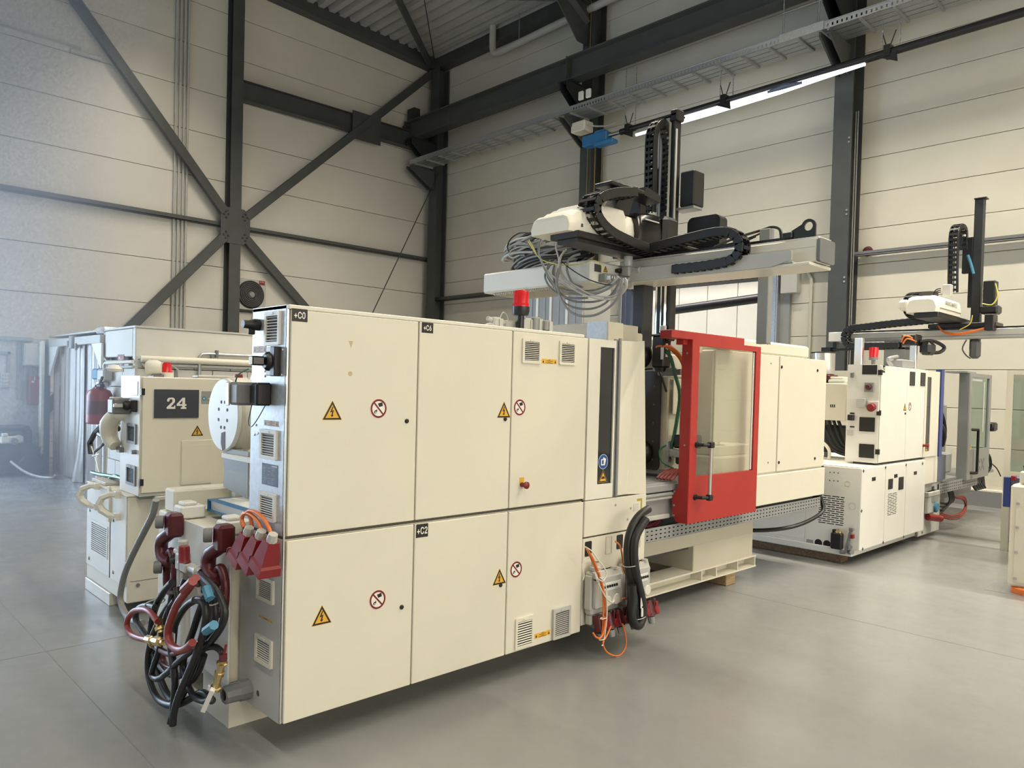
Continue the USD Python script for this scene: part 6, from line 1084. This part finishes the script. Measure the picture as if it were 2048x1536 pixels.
a2 = put('arm_profile', B().box(A2x - .05, A2x + .045, A2y, A2y + .09, 2.2, 3.95, .006), 'steel_dark', r2, label='dark upright arm'); put('arm_top', B().box(A2x - .055, A2x + .07, A2y - .01, A2y + .1, 3.95, 3.965), 'black_plastic', a2); put('arm_bracket', B().box(A2x - .16, A2x - .05, A2y, A2y + .06, 3.10, 3.52, .006).box(A2x - .09, A2x - .05, A2y + .01, A2y + .07, 2.7, 3.2), 'black_plastic', a2)
put('arm_chain', chain([(-2.780,9.694,2.849),(-2.780,9.671,3.047),(-2.780,9.662,3.275),(-2.780,9.656,3.474),(-2.780,9.699,3.578),(-2.780,9.823,3.627),(-2.780,9.958,3.609),(-2.780,9.991,3.497),(-2.780,10.006,3.382)], (1, 0, 0), .10, .055, .055), 'black_plastic', r2); put('valve_block', B().box(-2.83, -2.74, 9.48, 9.56, 2.78, 2.92, .008), 'light_grey', r2)
b = B()
for k_ in range(3): b.tube([(-2.85, 9.5, 2.88 - .02 * k_), (-2.9, 9.48, 2.86 - .02 * k_), (-2.93, 9.45, 2.77)], .006, 5, 4)
put('air_line', b, 'black_plastic', r2); put('blue_line', B().tube([(-2.70, 9.9, 3.30), (-2.67, 9.92, 3.2), (-2.64, 9.93, 3.08)], .016, 6, 4), 'blue_tape', r2)
put('upper_motor', B().box(-2.52, -2.40, 9.85, 10.0, 2.68, 2.98, .01).box(-2.54, -2.36, 9.83, 10.02, 2.60, 2.70, .02), 'black_plastic', r2); put('motor_cable', B().tube([(-2.40, 9.86, 2.94), (-2.37, 9.85, 2.8), (-2.42, 9.84, 2.70), (-2.52, 9.84, 2.72)], .008, 6, 5), 'cable_yellow', r2)
b = B()
for k_ in range(3): b.tube([(-2.95, 9.76, 2.49), (-2.86, 9.72, 2.40 - .006 * k_), (-2.7, 9.71, 2.38 - .008 * k_), (-2.5, 9.72, 2.42 - .006 * k_), (-2.38, 9.74, 2.46)], .008, 6, 5)
put('orange_line', b, 'orange', r2, smooth=40); put('yellow_line', B().tube([(-2.58, 9.72, 2.58), (-2.6, 9.71, 2.48), (-2.7, 9.71, 2.42)], .006, 6, 4), 'cable_yellow', r2); put('gripper', B().box(A2x - .05, A2x + .06, A2y - .02, A2y + .08, 2.10, 2.32, .03).tube([(A2x - .08, A2y, 2.32), (A2x - .12, A2y, 2.22), (A2x - .08, A2y, 2.14), (A2x - .03, A2y, 2.10)], .008, 6, 5), 'mid_grey', r2)
# ================================================================ machine cut by the right edge
m3 = thing('machine_base', 'cream machine base on an orange red foot at the right edge', 'machine', (-1.4, 7.8, 0))
put('body', B().box(-1.645, -.5, 7.45, 9.0, .06, .918, .02), 'cream', m3); put('front_plate', B().poly(sbox(-1.60, .10, -.55, .80).buffer(-.02).buffer(.02), .004, face('y', 7.45, 0, 0)), 'cream', m3)
b = B()
for z in (.76, .56, .35, .13): b.lathe([(0, .008), (.012, .006), (.014, 0)], (-1.585, 7.446, z), (0, -1, 0), 10)
put('screw', b, 'alu', m3); put('top_box', B().box(-1.59, -1.2, 7.48, 8.2, .925, 1.03, .01), 'cream', m3); put('black_knob', B().lathe([(.01, 1.03), (.012, 1.06), (.02, 1.075), (0, 1.08)], (-1.56, 7.52, 0), n=12).box(-1.54, -1.3, 7.5, 7.7, 1.03, 1.04), 'black_plastic', m3)
put('foot', B().lathe([(0, .002), (.10, .002), (.105, .015), (.105, .045), (.09, .058), (0, .06)], (-1.53, 7.54, 0), n=24), 'orange', m3, smooth=40, label='orange red foot'); put('floor_plate', B().box(-1.80, -1.3, 7.40, 7.8, 0.0005, .002), 'galv', m3)
m4 = thing('glass_guard', 'green tinted glass guard of a machine cut by the right edge', 'guard', (-1.8, 9.5, .6))
put('frame', B().poly(sbox(-2.17, .60, -.9, 1.95).difference(sbox(-2.11, .86, -.95, 1.90)), .04, face('y', 9.54, 0, 0)), 'cream', m4); put('pane', B().box(-2.12, -.94, 9.515, 9.522, .85, 1.91), 'pane_green', m4); put('blue_panel', B().box(-2.0, -1.94, 8.78, 8.83, .56, .86, .004), 'blue_paint', m4); put('blue_side', B().box(-1.94, -1.0, 8.79, 9.5, .2, .86, .004), 'blue_grey', m4); put('post', B().box(-2.17, -2.10, 9.48, 9.56, 0, .62), 'cream', m4); put('red_switch', B().box(-1.93, -1.89, 8.74, 8.79, .83, .88, .004), 'red_plastic', m4)
put('inner_machine', B().box(-1.9, -.9, 10.2, 10.8, .0, 1.2, .02).box(-1.95, -.9, 10.15, 10.3, 1.3, 1.36).box(-1.9, -1.3, 10.2, 10.5, 1.5, 1.8, .02), 'grey_paint', m4)
# ================================================================ machine 24 on the left
k = thing('moulding_machine', 'cream machine with a dark 24 sign on its door behind the foreground cabinet', 'machine', (-5.9, 2.5, 0))
put('bed', B().box(-6.385, -5.445, 1.68, 4.6, .09, .815, .006), 'cream_light', k)
put('end_cover', B().box(-6.37, -5.80, 1.672, 1.68, .20, .64, .003), 'white_paint', k); put('end_cover', B().box(-5.79, -5.46, 1.672, 1.68, .20, .815, .003), 'white_paint', k); put('end_cover', B().box(-6.37, -5.80, 1.672, 1.68, .645, .815, .003), 'white_paint', k)
put('bed_top', B().box(-6.39, -5.44, 1.67, 4.6, .815, .825, .002), 'cream', k)
p, q = (-6.191,1.672,0.539), (-5.826,1.672,0.328); b = B()
g = unary_union([sbox(-6.235, .33 + i * .0152, -5.865, .338 + i * .0152) for i in range(14)]); put('end_louvre', B().poly(sbox(-6.25, .32, -5.85, .555).difference(g), .004, face('y', 1.672, 0, 0)), 'white_paint', k); put('louvre_backing', B().box(-6.245, -5.855, 1.6705, 1.6715, .325, .55), 'concrete_dark', k)
put('foot', B().box(-6.385, -5.79, 1.67, 2.6, 0, .088, .003), 'white_paint', k); put('rear_foot', B().box(-6.3, -5.5, 3.6, 4.3, 0, .09), 'cream_dark', k)
put('seam', B().box(-5.446, -5.444, 1.70, 4.6, .235, .238).box(-5.803, -5.798, 1.670, 1.6725, .2, .815), 'concrete_dark', k)
b = B()
for p in ([(-5.440,1.749,0.209)]): b.lathe([(0, .004), (.012, .003), (.013, 0)], p, (1, 0, 0), 10)
put('screw', b, 'mid_grey', k); b = B()
for p in ([(-5.720,1.670,0.622),(-5.713,1.670,0.257),(-6.284,1.670,0.617),(-6.291,1.670,0.252)]): b.poly([(-.012, -.012), (.012, -.012), (0, .012)], .002, face('y', 1.67, p[0], p[2]))
put('catch_mark', b, 'concrete_dark', k, kind='stuff')
for i, p in enumerate(([(-6.125,1.600,0.747),(-5.648,1.600,0.740)])):
    T = face('y', 1.66, p[0], p[2]); put('lifting_handle', B().tube([(.05, .075, 0), (-.0, .075, .03), (-.05, .05, .07), (-.075, .0, .085), (-.06, -.04, .07), (-.02, -.075, .03), (.05, -.08, 0)], [.02, .02, .024, .026, .026, .022, .02], 6, 0, T=T).box(.03, .07, .05, .10, -.02, .02, .004, T=T).box(.03, .07, -.10, -.05, -.02, .02, .004, T=T), 'cream_light', k)
put('handle_plate', B().box(-5.83, -5.78, 1.655, 1.672, .60, .85, .003), 'cream', k)
put('grey_bracket', B().box(-5.75, -5.4, 1.74, 4.2, .80, .825), 'grey_paint', k); put('cable_block', B().box(-5.50, -5.34, 1.82, 1.94, .79, .82, .006), 'light_grey', k)
u = thing('switch_cabinet', 'cream switch cabinet carrying the dark sign with white number 24', 'cabinet', (-5.5, 2.2, .826))
put('body', B().box(-5.765, -5.38, 1.724, 2.95, .828, 1.632, .004), 'cream_light', u); ue = put('end_plate', B().box(-5.765, -5.375, 1.72, 1.724, .828, 1.636), 'white_paint', u)
ud = put('cabinet_door', B().box(-5.38, -5.36, 1.735, 2.90, .846, 1.628, .003), 'cream', u); put('base_frame', B().box(-5.77, -5.37, 1.725, 2.95, .822, .845), 'light_grey', u)
sg = put('number_sign', B().box(-5.36, -5.352, 1.806, 2.105, 1.353, 1.548, .002), 'blue_grey', ud, label='dark sign with the white number 24')
C24 = srgb(58, 62, 74); b = B().box(-5.352, -5.3515, 1.806, 2.105, 1.353, 1.548, col=C24); T = face('x', -5.3514, 0, 0)
def slab(b, T):
    two = [(0, .0), (.062, .0), (.062, .026), (.055, .026), (.053, .015), (.028, .015), (.045, .034), (.058, .05), (.060, .062), (.056, .076), (.044, .084), (.022, .084), (.008, .078), (.002, .066), (.003, .054), (.018, .054), (.020, .066), (.028, .072), (.038, .070), (.042, .060), (.038, .050), (.0, .012)]
    four = Polygon([(.012 - .012, .022), (.040, .022), (.040, .012), (.030, .012), (.030, 0), (.070, 0), (.070, .012), (.060, .012), (.060, .022), (.070, .022), (.070, .036), (.060, .036), (.060, .084), (.042, .084), (0, .036)]).difference(Polygon([(.018, .036), (.040, .036), (.040, .063)]))
    b.poly(two, .0015, T, WHT); T2 = T.copy(); T2[:3, 3] += T[:3, 0] * .072; b.poly(four, .0015, T2, WHT)
T = face('x', -5.3515, 1.886, 1.415); T[:3, :2] = T[:3, :2] * .93; slab(b, T); put('sign_face', b, 'decal', ud)
b = B().box(-5.36, -5.3585, 2.125, 2.20, 1.45, 1.54, col=srgb(150, 152, 150)); 
for yy, cc in ((2.143, (.05, .25, .42)), (2.18, (.35, .33, .2))): b.poly(Point(0, 0).buffer(.014, 12), .001, face('x', -5.358, yy, 1.488), cc).poly(Point(0, 0).buffer(.006, 12), .0012, face('x', -5.358, yy, 1.488), (.6, .62, .6))
put('notice_sticker', b, 'decal', ud); warn_sign(ud, face('x', -5.36, 2.10, 1.262), .082); put('filter_cover', B().box(-5.36, -5.354, 1.99, 2.205, .885, 1.195, .002).box(-5.354, -5.352, 1.995, 2.20, .90, 1.16), 'cream', ud)
for z in (1.53, .92): put('hinge', B().box(-5.372, -5.352, 1.722, 1.745, z - .022, z + .022), 'black_plastic', u)
for p, q in (((-5.596,1.720,1.308), (-5.420,1.720,1.172)), ((-5.603,1.720,1.023), (-5.417,1.720,0.888))): vent(ue, 'y', 1.72, (p[0], 0, p[2]), (q[0], 0, q[2]), 'mid_grey', 12, .012)
def urect(name, p, q, mt, d): put(name, B().box(p[0], q[0], 1.72 - d, 1.72, min(p[2], q[2]), max(p[2], q[2]), .004), mt, ue)
urect('blank_cover', (-5.578,1.720,1.599), (-5.411,1.720,1.503), 'white_paint', .004); urect('switch_plate', (-5.551,1.720,1.472), (-5.466,1.720,1.397), 'white_paint', .02); urect('switch_back', (-5.469,1.720,1.471), (-5.415,1.720,1.392), 'black_plastic', .03); urect('small_box', (-5.760,1.720,1.133), (-5.682,1.720,1.097), 'mid_grey', .03)
put('rotary_switch', B().lathe([(0, .06), (.02, .06), (.032, .045), (.032, .01)], ((-5.519,1.720,1.432)), (0, -1, 0), 14), 'black_plastic', ue, smooth=40); put('switch_grip', B().box(*(lambda a: (a[0] - .01, a[0] + .01, 1.60, 1.66, a[2] - .014, a[2] + .014))((-5.519,1.720,1.432)), .004), 'alu', ue); put('lock_knob', B().lathe([(0, .03), (.014, .03), (.016, 0)], ((-5.433,1.720,1.120)), (0, -1, 0), 10), 'mid_grey', ue)
p = (-5.604,1.660,1.426); put('plug_housing', B().box(p[0] - .05, p[0] + .07, 1.60, 1.72, p[2] - .055, p[2] + .055, .012), 'mid_grey', ue); put('plug_clip', B().box(p[0] - .08, p[0] - .05, 1.62, 1.70, p[2] - .05, p[2] + .06, .004), 'white_paint', ue)
put('wrapped_cable', B().tube([(-5.72, 1.68, 1.36), (-5.78, 1.65, 1.30), (-5.80, 1.66, 1.20), (-5.74, 1.68, 1.14)], [.05, .06, .055, .04], 10, 4), 'cream', ue, smooth=40)
t = thing('beacon', 'small red signal beacon on the cabinet with number 24', 'beacon', (-5.5, 2.0, 1.636)); put('base', B().lathe([(.045, 1.632), (.045, 1.665), (0, 1.668)], (-5.5, 1.935, 0), n=14), 'cream_light', t, smooth=40); put('lens', B().lathe([(.036, 1.665), (.034, 1.70), (.028, 1.735), (0, 1.738)], (-5.5, 1.935, 0), n=14), 'red_lamp', t, smooth=40)
t = thing('horn', 'round cream signal horn on the cabinet with number 24', 'horn', (-5.5, 1.85, 1.636)); put('body', B().lathe([(0, -.05), (.04, -.05), (.055, -.02), (.055, .03), (.04, .05), (0, .055)], (-5.5, 1.85, 1.695), (-.6, -1, 0), 18), 'cream_light', t, smooth=40); put('foot', B().box(-5.55, -5.45, 1.83, 1.90, 1.632, 1.648), 'mid_grey', t)
put('flat_tool', B().box(-5.62, -5.52, 2.16, 2.5, 1.633, 1.655, .006), 'light_grey', None, 'flat pale bar lying on top of the cabinet with number 24', 'bar'); put('red_cap', B().lathe([(0, 1.668), (.028, 1.668), (.03, 1.64), (.03, 1.633)], (-5.42, 2.42, 0), n=12), 'red_plastic', None, 'small red cap on top of the cabinet with number 24', 'cap', smooth=40)
t = thing('handle_frame', 'black angular handle frame with a clear bottle standing on the bed of machine 24', 'frame', (-6.2, 1.95, .825))
put('frame', B().tube([(-7.332,1.950,0.947),(-7.367,1.950,1.042),(-7.195,1.950,1.154),(-6.999,1.950,1.224),(-6.730,1.950,1.247),(-6.600,1.950,1.205)], .024, 6).tube([(-6.729,1.950,1.222),(-6.831,1.950,1.134),(-7.004,1.950,1.046),(-7.244,1.950,0.963)], .012, 6).tube([(-7.121,1.950,1.132),(-6.910,1.950,1.103),(-6.725,1.950,1.128)], .018, 6), 'black_plastic', t); put('bottle', B().lathe([(0, .83), (.07, .83), (.07, 1.05), (.04, 1.1), (.04, 1.12), (0, 1.12)], (-6.02, 2.0, 0), n=14), 'grey_paint', t, smooth=40); put('rod', B().tube([(-6.861,1.940,1.098),(-6.887,1.940,0.795)], .015, 8).tube([(-7.245,1.930,1.016),(-7.138,1.930,0.929),(-7.017,1.930,0.791)], .006, 6).tube([(-7.212,1.930,0.936),(-7.026,1.930,0.969)], .005, 5), 'alu', t); put('board', B().box(-6.34, -5.8, 2.02, 2.04, .826, 1.15), 'mid_grey', t)
t = thing('green_hose', 'green hose and cloth lying on the bed of machine 24', 'hose', (-6.0, 1.8, .826)); put('hose', B().tube([(-6.733,1.800,0.848),(-6.519,1.800,0.853),(-6.266,1.800,0.867),(-5.971,1.800,0.879)], .016, 8, 4).tube([(-6.289,1.800,0.842),(-6.122,1.800,0.882),(-5.959,1.800,0.862)], .014, 8, 4), 'cable_green', t, smooth=40); put('cloth', B().lathe([(0, .83), (.05, .84), (.06, .86), (.03, .89), (0, .895)], ((-6.566,1.908,0.830)), n=10), 'paper', t, smooth=40)
put('flat_box', B().box(-6.36, -6.02, 1.70, 1.95, .826, .85, .004), 'light_grey', None, 'flat silver box on the corner of the bed of machine 24', 'box')
# ================================================================ brick annex and wall fittings on the left
an = thing('annex', 'low cream block-work annex with a smooth top band standing in the left background', 'building', (-12, 6, 0))
AXF, AYF, AZ = -10.35, 3.25, 2.27
put('core', B().box(-13.9, AXF - .10, AYF + .10, 9.5, 0, AZ - .03), 'seam', an); put('top_band', B().box(AXF - .11, AXF, AYF, 9.5, 1.86, AZ, .01).box(-11.70, AXF - .11, AYF, AYF + .11, 1.90, AZ - .005, .01), 'plaster', an); put('roof_sheet', B().box(-14.7, AXF + .012, AYF - .012, 9.5, AZ, AZ + .025), 'light_grey', an)
rows = [(.0 + i * .25, .25 + i * .25) for i in range(7)] + [(1.75, 1.86)]
for i, (z0, z1) in enumerate(rows):
    off = .25 * (i % 2)
    y = AYF - off
    while y < 7.2:
        a, c = max(y, AYF), y + .5
        if c - a > .05: put('block', B().box(AXF - .11, AXF, a + .004, c - .004, z0 + .004, z1 - .004, .006), 'block', an)
        y += .5
    x = AXF - off
    while x > -11.68:
        a, c = max(x - .5, -11.70), min(x, AXF)
        if c - a > .05: put('block', B().box(a + .004, c - .004, AYF, AYF + .11, z0 + .004, z1 - .004, .006), 'block', an)
        x -= .5
put('corner_guard', B().box(AXF - .03, AXF + .006, AYF - .006, AYF + .03, 0, 1.9), 'light_grey', an)
t = thing('wall_pipe', 'thick cream pipe along the front of the block-work annex', 'pipe', (AXF, 6, 1.8)); put('pipe', B().tube([(AXF + .06, 3.3, 1.87), (AXF + .06, 9, 1.88)], .045, 10), 'cream', t, smooth=40); put('clip', B().tube([(AXF + .03, 3.32, 1.80), (AXF + .03, 9, 1.805)], .022, 8), 'light_grey', t, smooth=40)
put('wall_pipe', B().tube([(AXF + .05, 4.05, 0.6), (AXF + .05, 4.05, 1.93), (AXF + .05, 4.08, 1.965), (AXF + .05, 4.15, 1.975), (AXF + .05, 9, 1.985)], .022, 8), 'galv', None, 'grey steel air pipe rising and turning right on the annex front', 'pipe', smooth=40); put('pipe_valve', B().box(AXF + .03, AXF + .08, 4.26, 4.30, 1.93, 2.03, .006).box(AXF + .03, AXF + .07, 4.2, 4.24, 1.86, 1.96, .004), 'mid_grey', None, 'small valve on the grey air pipe of the annex', 'valve')
put('wall_pipe', B().tube([(AXF + .03, 3.33, 1.78), (AXF + .03, 3.40, 1.76), (AXF + .03, 3.44, 1.66), (AXF + .03, 3.44, .6)], .018, 8), 'copper', None, 'copper pipe bending down near the annex corner', 'pipe', smooth=40); put('wall_pipe', B().tube([(AXF + .03, 3.33, 1.79), (AXF + .03, 3.72, 1.785), (AXF + .03, 3.78, 1.74), (AXF + .03, 3.78, .6)], .014, 8), 'light_grey', None, 'thin grey pipe bending down right of the copper pipe', 'pipe', smooth=40)
put('wall_pipe', B().tube([(AXF, AYF - .03, 1.83), (-11.5, AYF - .03, 1.82), (-11.55, AYF - .03, 1.78), (-11.55, AYF - .03, 1.5)], .022, 8), 'cream', None, 'upper cream pipe across the annex end wall', 'pipe', smooth=40); put('wall_pipe', B().tube([(AXF, AYF - .03, 1.765), (-11.42, AYF - .03, 1.755), (-11.46, AYF - .03, 1.72), (-11.46, AYF - .03, 1.5)], .016, 8), 'light_grey', None, 'lower thin pipe across the annex end wall', 'pipe', smooth=40)
t = thing('fire_sign', 'small red fire extinguisher sign on the annex end wall', 'sign', (-10.9, AYF, 1.75)); b = B().box(-11.05, -10.79, AYF - .004, AYF, 1.70, 1.93, col=RED); T = face('y', AYF - .004, -10.97, 1.82); b.box(-.03, .0, -.07, .04, 0, .001, col=WHT, T=T).box(-.025, .01, .05, .08, 0, .001, col=WHT, T=T).poly([(.05, -.09), (.075, -.09), (.08, .02), (.06, .07), (.045, .0)], .001, T, WHT); put('plate', b, 'decal', t)
t = thing('switch_box', 'grey switch box with a blue panel on the annex edge', 'switch', (-11.5, AYF - .1, 1.5)); put('box', B().box(-11.52, -11.22, AYF - .13, AYF, 1.57, 1.73, .02), 'light_grey', t); put('blue_panel', B().box(-11.80, -11.54, AYF - .12, AYF - .02, 1.585, 1.74, .02), 'blue_tape', t); put('lower_box', B().box(-11.62, -11.42, AYF - .11, AYF, 1.49, 1.56, .01), 'white_paint', t)
t = thing('fire_extinguisher', 'red fire extinguisher hanging on the annex end wall', 'extinguisher', (-11.2, AYF - .12, .9))
put('cylinder', B().lathe([(0, .99), (.15, .99), (.16, 1.02), (.16, 1.38), (.13, 1.44), (.06, 1.47), (.05, 1.49), (0, 1.49)], (-11.2, AYF - .18, 0), n=20), 'red_plastic', t, smooth=40); put('valve', B().box(-11.28, -11.10, AYF - .2, AYF - .14, 1.48, 1.53, .01).tube([(-11.2, AYF - .18, 1.52), (-11.08, AYF - .18, 1.62)], .018, 6).tube([(-11.2, AYF - .18, 1.51), (-11.06, AYF - .18, 1.545)], .014, 6), 'black_plastic', t); put('hose', B().tube([(-11.28, AYF - .2, 1.5), (-11.4, AYF - .22, 1.42), (-11.4, AYF - .24, 1.15), (-11.34, AYF - .25, 1.02)], .016, 7, 4), 'black_plastic', t, smooth=40); put('label_band', B().lathe([(.1615, 1.12), (.1615, 1.30)], (-11.2, AYF - .18, 0), n=20), 'red_dark', t, smooth=40)
put('guard_post', B().cyl((-11.62, AYF - .06, 0), (-11.62, AYF - .06, 1.5), .04, 10), 'white_paint', None, 'thin white post beside the extinguisher at the curtain edge', 'post', smooth=40)
cu = thing('strip_curtain', 'heavy brownish translucent curtain closing the opening left of the annex', 'curtain', (-13, AYF, 0))
rr = rnd(4)
for i in range(8):
    x0 = -14.62 + i * .375; v = []; n = 9
    for z in np.linspace(.01, 2.2, 7):
        for j in range(n): u = j / (n - 1); v.append((x0 + u * .36, AYF + .05 + .03 * math.sin(u * 6.28 * 1.5 + i * 1.7) + .02 * (i % 2) - (.10 * (1 - z) ** 2 * math.sin(u * 3.14) if z < 1 and i == 4 else 0), z))
    q = [[a * n + j, a * n + j + 1, (a + 1) * n + j + 1, (a + 1) * n + j] for a in range(6) for j in range(n - 1)]
    put('curtain_strip', B().add(v, q), 'curtain', cu, smooth=50)
put('reflective_tape', B().poly([(-12.19, 1.08), (-12.14, 1.08), (-12.03, 1.38), (-11.95, 1.09), (-11.91, 1.09), (-11.99, 1.45), (-12.01, 1.58), (-12.06, 1.50)], .006, face('y', AYF - .015, 0, 0)), 'yellow_pale', cu, label='pale yellow reflective tape')
gf = thing('curtain_frame', 'pale blue grey steel frame with corner gussets around the curtain', 'frame', (-13, AYF, 2.1))
put('header', B().box(-14.7, -13.05, AYF - .06, AYF, 2.10, 2.22, .006).box(-13.0, -11.65, AYF - .06, AYF, 2.10, 2.22, .006), 'light_grey', gf)
for pts in ([(-14.7, 2.1), (-13.95, 2.1), (-14.45, 1.62), (-14.7, 1.62)], [(-12.1, 2.1), (-11.62, 2.1), (-11.62, 1.72)]): put('corner_gusset', B().poly(pts, .03, face('y', AYF - .02, 0, 0)), 'white_paint', gf)
put('post', B().box(-14.75, -14.62, AYF - .08, AYF, 0.0, 2.15), 'blue_grey', gf); put('latch', B().box(-13.1, -12.95, AYF - .1, AYF, 2.05, 2.24, .006).box(-13.3, -13.24, AYF - .08, AYF - .05, 2.08, 2.17).box(-12.85, -12.8, AYF - .08, AYF - .05, 2.02, 2.12), 'grey_paint', gf)
put('film_bundle', B().box(-12.0, -11.6, AYF - .05, AYF + .2, 2.24, 2.33, .04), 'clear_film', None, 'crumpled clear film lying on the edge of the annex roof', 'film')
lw = thing('low_wall', 'pale low service wall at the far left behind the sweeper', 'wall', (-14.8, 1, 0))
put('wall_panel', B().box(-15.0, -14.75, 1.75, 3.25, 0, 2.25, .01).box(-15.0, -14.75, -8, -4.0, 0, 2.25).box(-15.0, -14.75, -4.0, 1.75, 2.05, 2.25), 'light_grey', lw); put('cable_duct', B().box(-14.75, -14.66, 1.75, 3.0, 2.19, 2.25).box(-14.75, -14.70, 2.65, 2.69, 1.65, 2.0).box(-14.75, -14.70, 1.75, 2.69, 1.96, 2.0), 'grey_paint', lw)
for y in (2.86, 2.80): put('conduit', B().tube([(-14.72, y, 1.2), (-14.72, y, 2.2)], .012, 6), 'grey_paint', lw)
def wallbox(name, lab, cat, y0, y1, z0, z1, d, mt):
    t = thing(name, lab, cat, (-14.7, (y0 + y1) / 2, z0)); put('body', B().box(-14.75, -14.75 + d, y0, y1, z0, z1, .01), mt, t); put('lid', B().box(-14.75 + d, -14.74 + d, y0 + .015, y1 - .015, z0 + .015, z1 - .015, .004), mt, t); return t
t = wallbox('electric_box', 'grey electrical box on the service wall above the red box', 'box', 2.86, 3.09, 1.78, 2.15, .16, 'light_grey'); put('cable', B().tube([(-14.66, 2.97, 1.78), (-14.66, 2.97, 1.62)], .025, 6).tube([(-14.62, 3.02, 1.78), (-14.60, 3.04, 1.70), (-14.66, 2.98, 1.66)], .01, 6, 3), 'mid_grey', t)
t = wallbox('fuse_box', 'tall red box on the service wall beside the pale post', 'box', 2.93, 3.12, 1.13, 1.61, .2, 'red_plastic'); put('label', B().box(-14.54, -14.535, 2.96, 3.0, 1.50, 1.53).box(-14.54, -14.535, 3.0, 3.01, 1.54, 1.60), 'paper', t)
t = wallbox('control_panel', 'small pale push button panel at the left edge', 'panel', 2.56, 2.68, 1.40, 1.65, .06, 'light_grey'); b = B()
for i in range(3):
    for j in range(4): b.cyl((-14.68, 2.585 + i * .035, 1.44 + j * .055), (-14.672, 2.585 + i * .035, 1.44 + j * .055), .008, 6)
put('button', b, 'mid_grey', t, kind='stuff')
put('pale_post', B().box(-14.6, -14.48, 3.07, 3.14, .30, 2.20, .02), 'cream_light', None, 'pale upright post beside the curtain at the far left', 'post')
t = thing('floor_sweeper', 'dark floor cleaning machine with pale engine parts parked at the left edge', 'sweeper', (-14.2, 2.6, 0))
put('body', B().poly([(2.2, .05), (3.02, .05), (3.03, .45), (2.92, .52), (2.80, .50), (2.2, .50)], .5, face('x', -14.7, 0, 0)), 'black_plastic', t); put('cowl', B().box(-14.7, -14.25, 2.35, 2.90, .72, .80, .03).box(-14.65, -14.3, 2.28, 2.36, .48, .75, .02).box(-14.65, -14.3, 2.86, 2.93, .48, .75, .02), 'black_plastic', t)
put('engine_block', B().box(-14.55, -14.22, 2.48, 2.80, .52, .64, .02).box(-14.4, -14.2, 2.5, 2.58, .64, .69, .01).lathe([(0, .04), (.06, .04), (.06, 0)], (-14.22, 2.72, .60), (1, 0, 0), 12), 'cream', t); put('engine_ring', B().lathe([(.03, .05), (.055, .05), (.055, 0)], (-14.2, 2.66, .56), (1, 0, 0), 12), 'mid_grey', t); put('wheel', B().lathe([(0, .06), (.16, .06), (.18, .04), (.18, -.04), (.16, -.06), (0, -.06)], (-14.2, 2.35, .18), (1, 0, 0), 18).lathe([(0, .06), (.16, .06), (.18, .04), (.18, -.04), (.16, -.06), (0, -.06)], (-14.2, 2.9, .18), (1, 0, 0), 18), 'rubber', t, smooth=40)
put('floor_hose', B().tube([(-14.1, 2.6, .25), (-13.9, 2.75, .1), (-13.7, 2.9, .03), (-13.5, 3.05, .025), (-13.8, 3.15, .025)], .02, 6, 5), 'cable_light', None, 'thin pale hose trailing over the floor from the sweeper', 'hose', smooth=40)

put('haze', B().box(-14.3, -8.2, -6.0, 2.85, .02, 7.0), 'haze', None, 'bluish haze drifting in from the bright gate beyond the left edge', 'haze', kind='stuff')
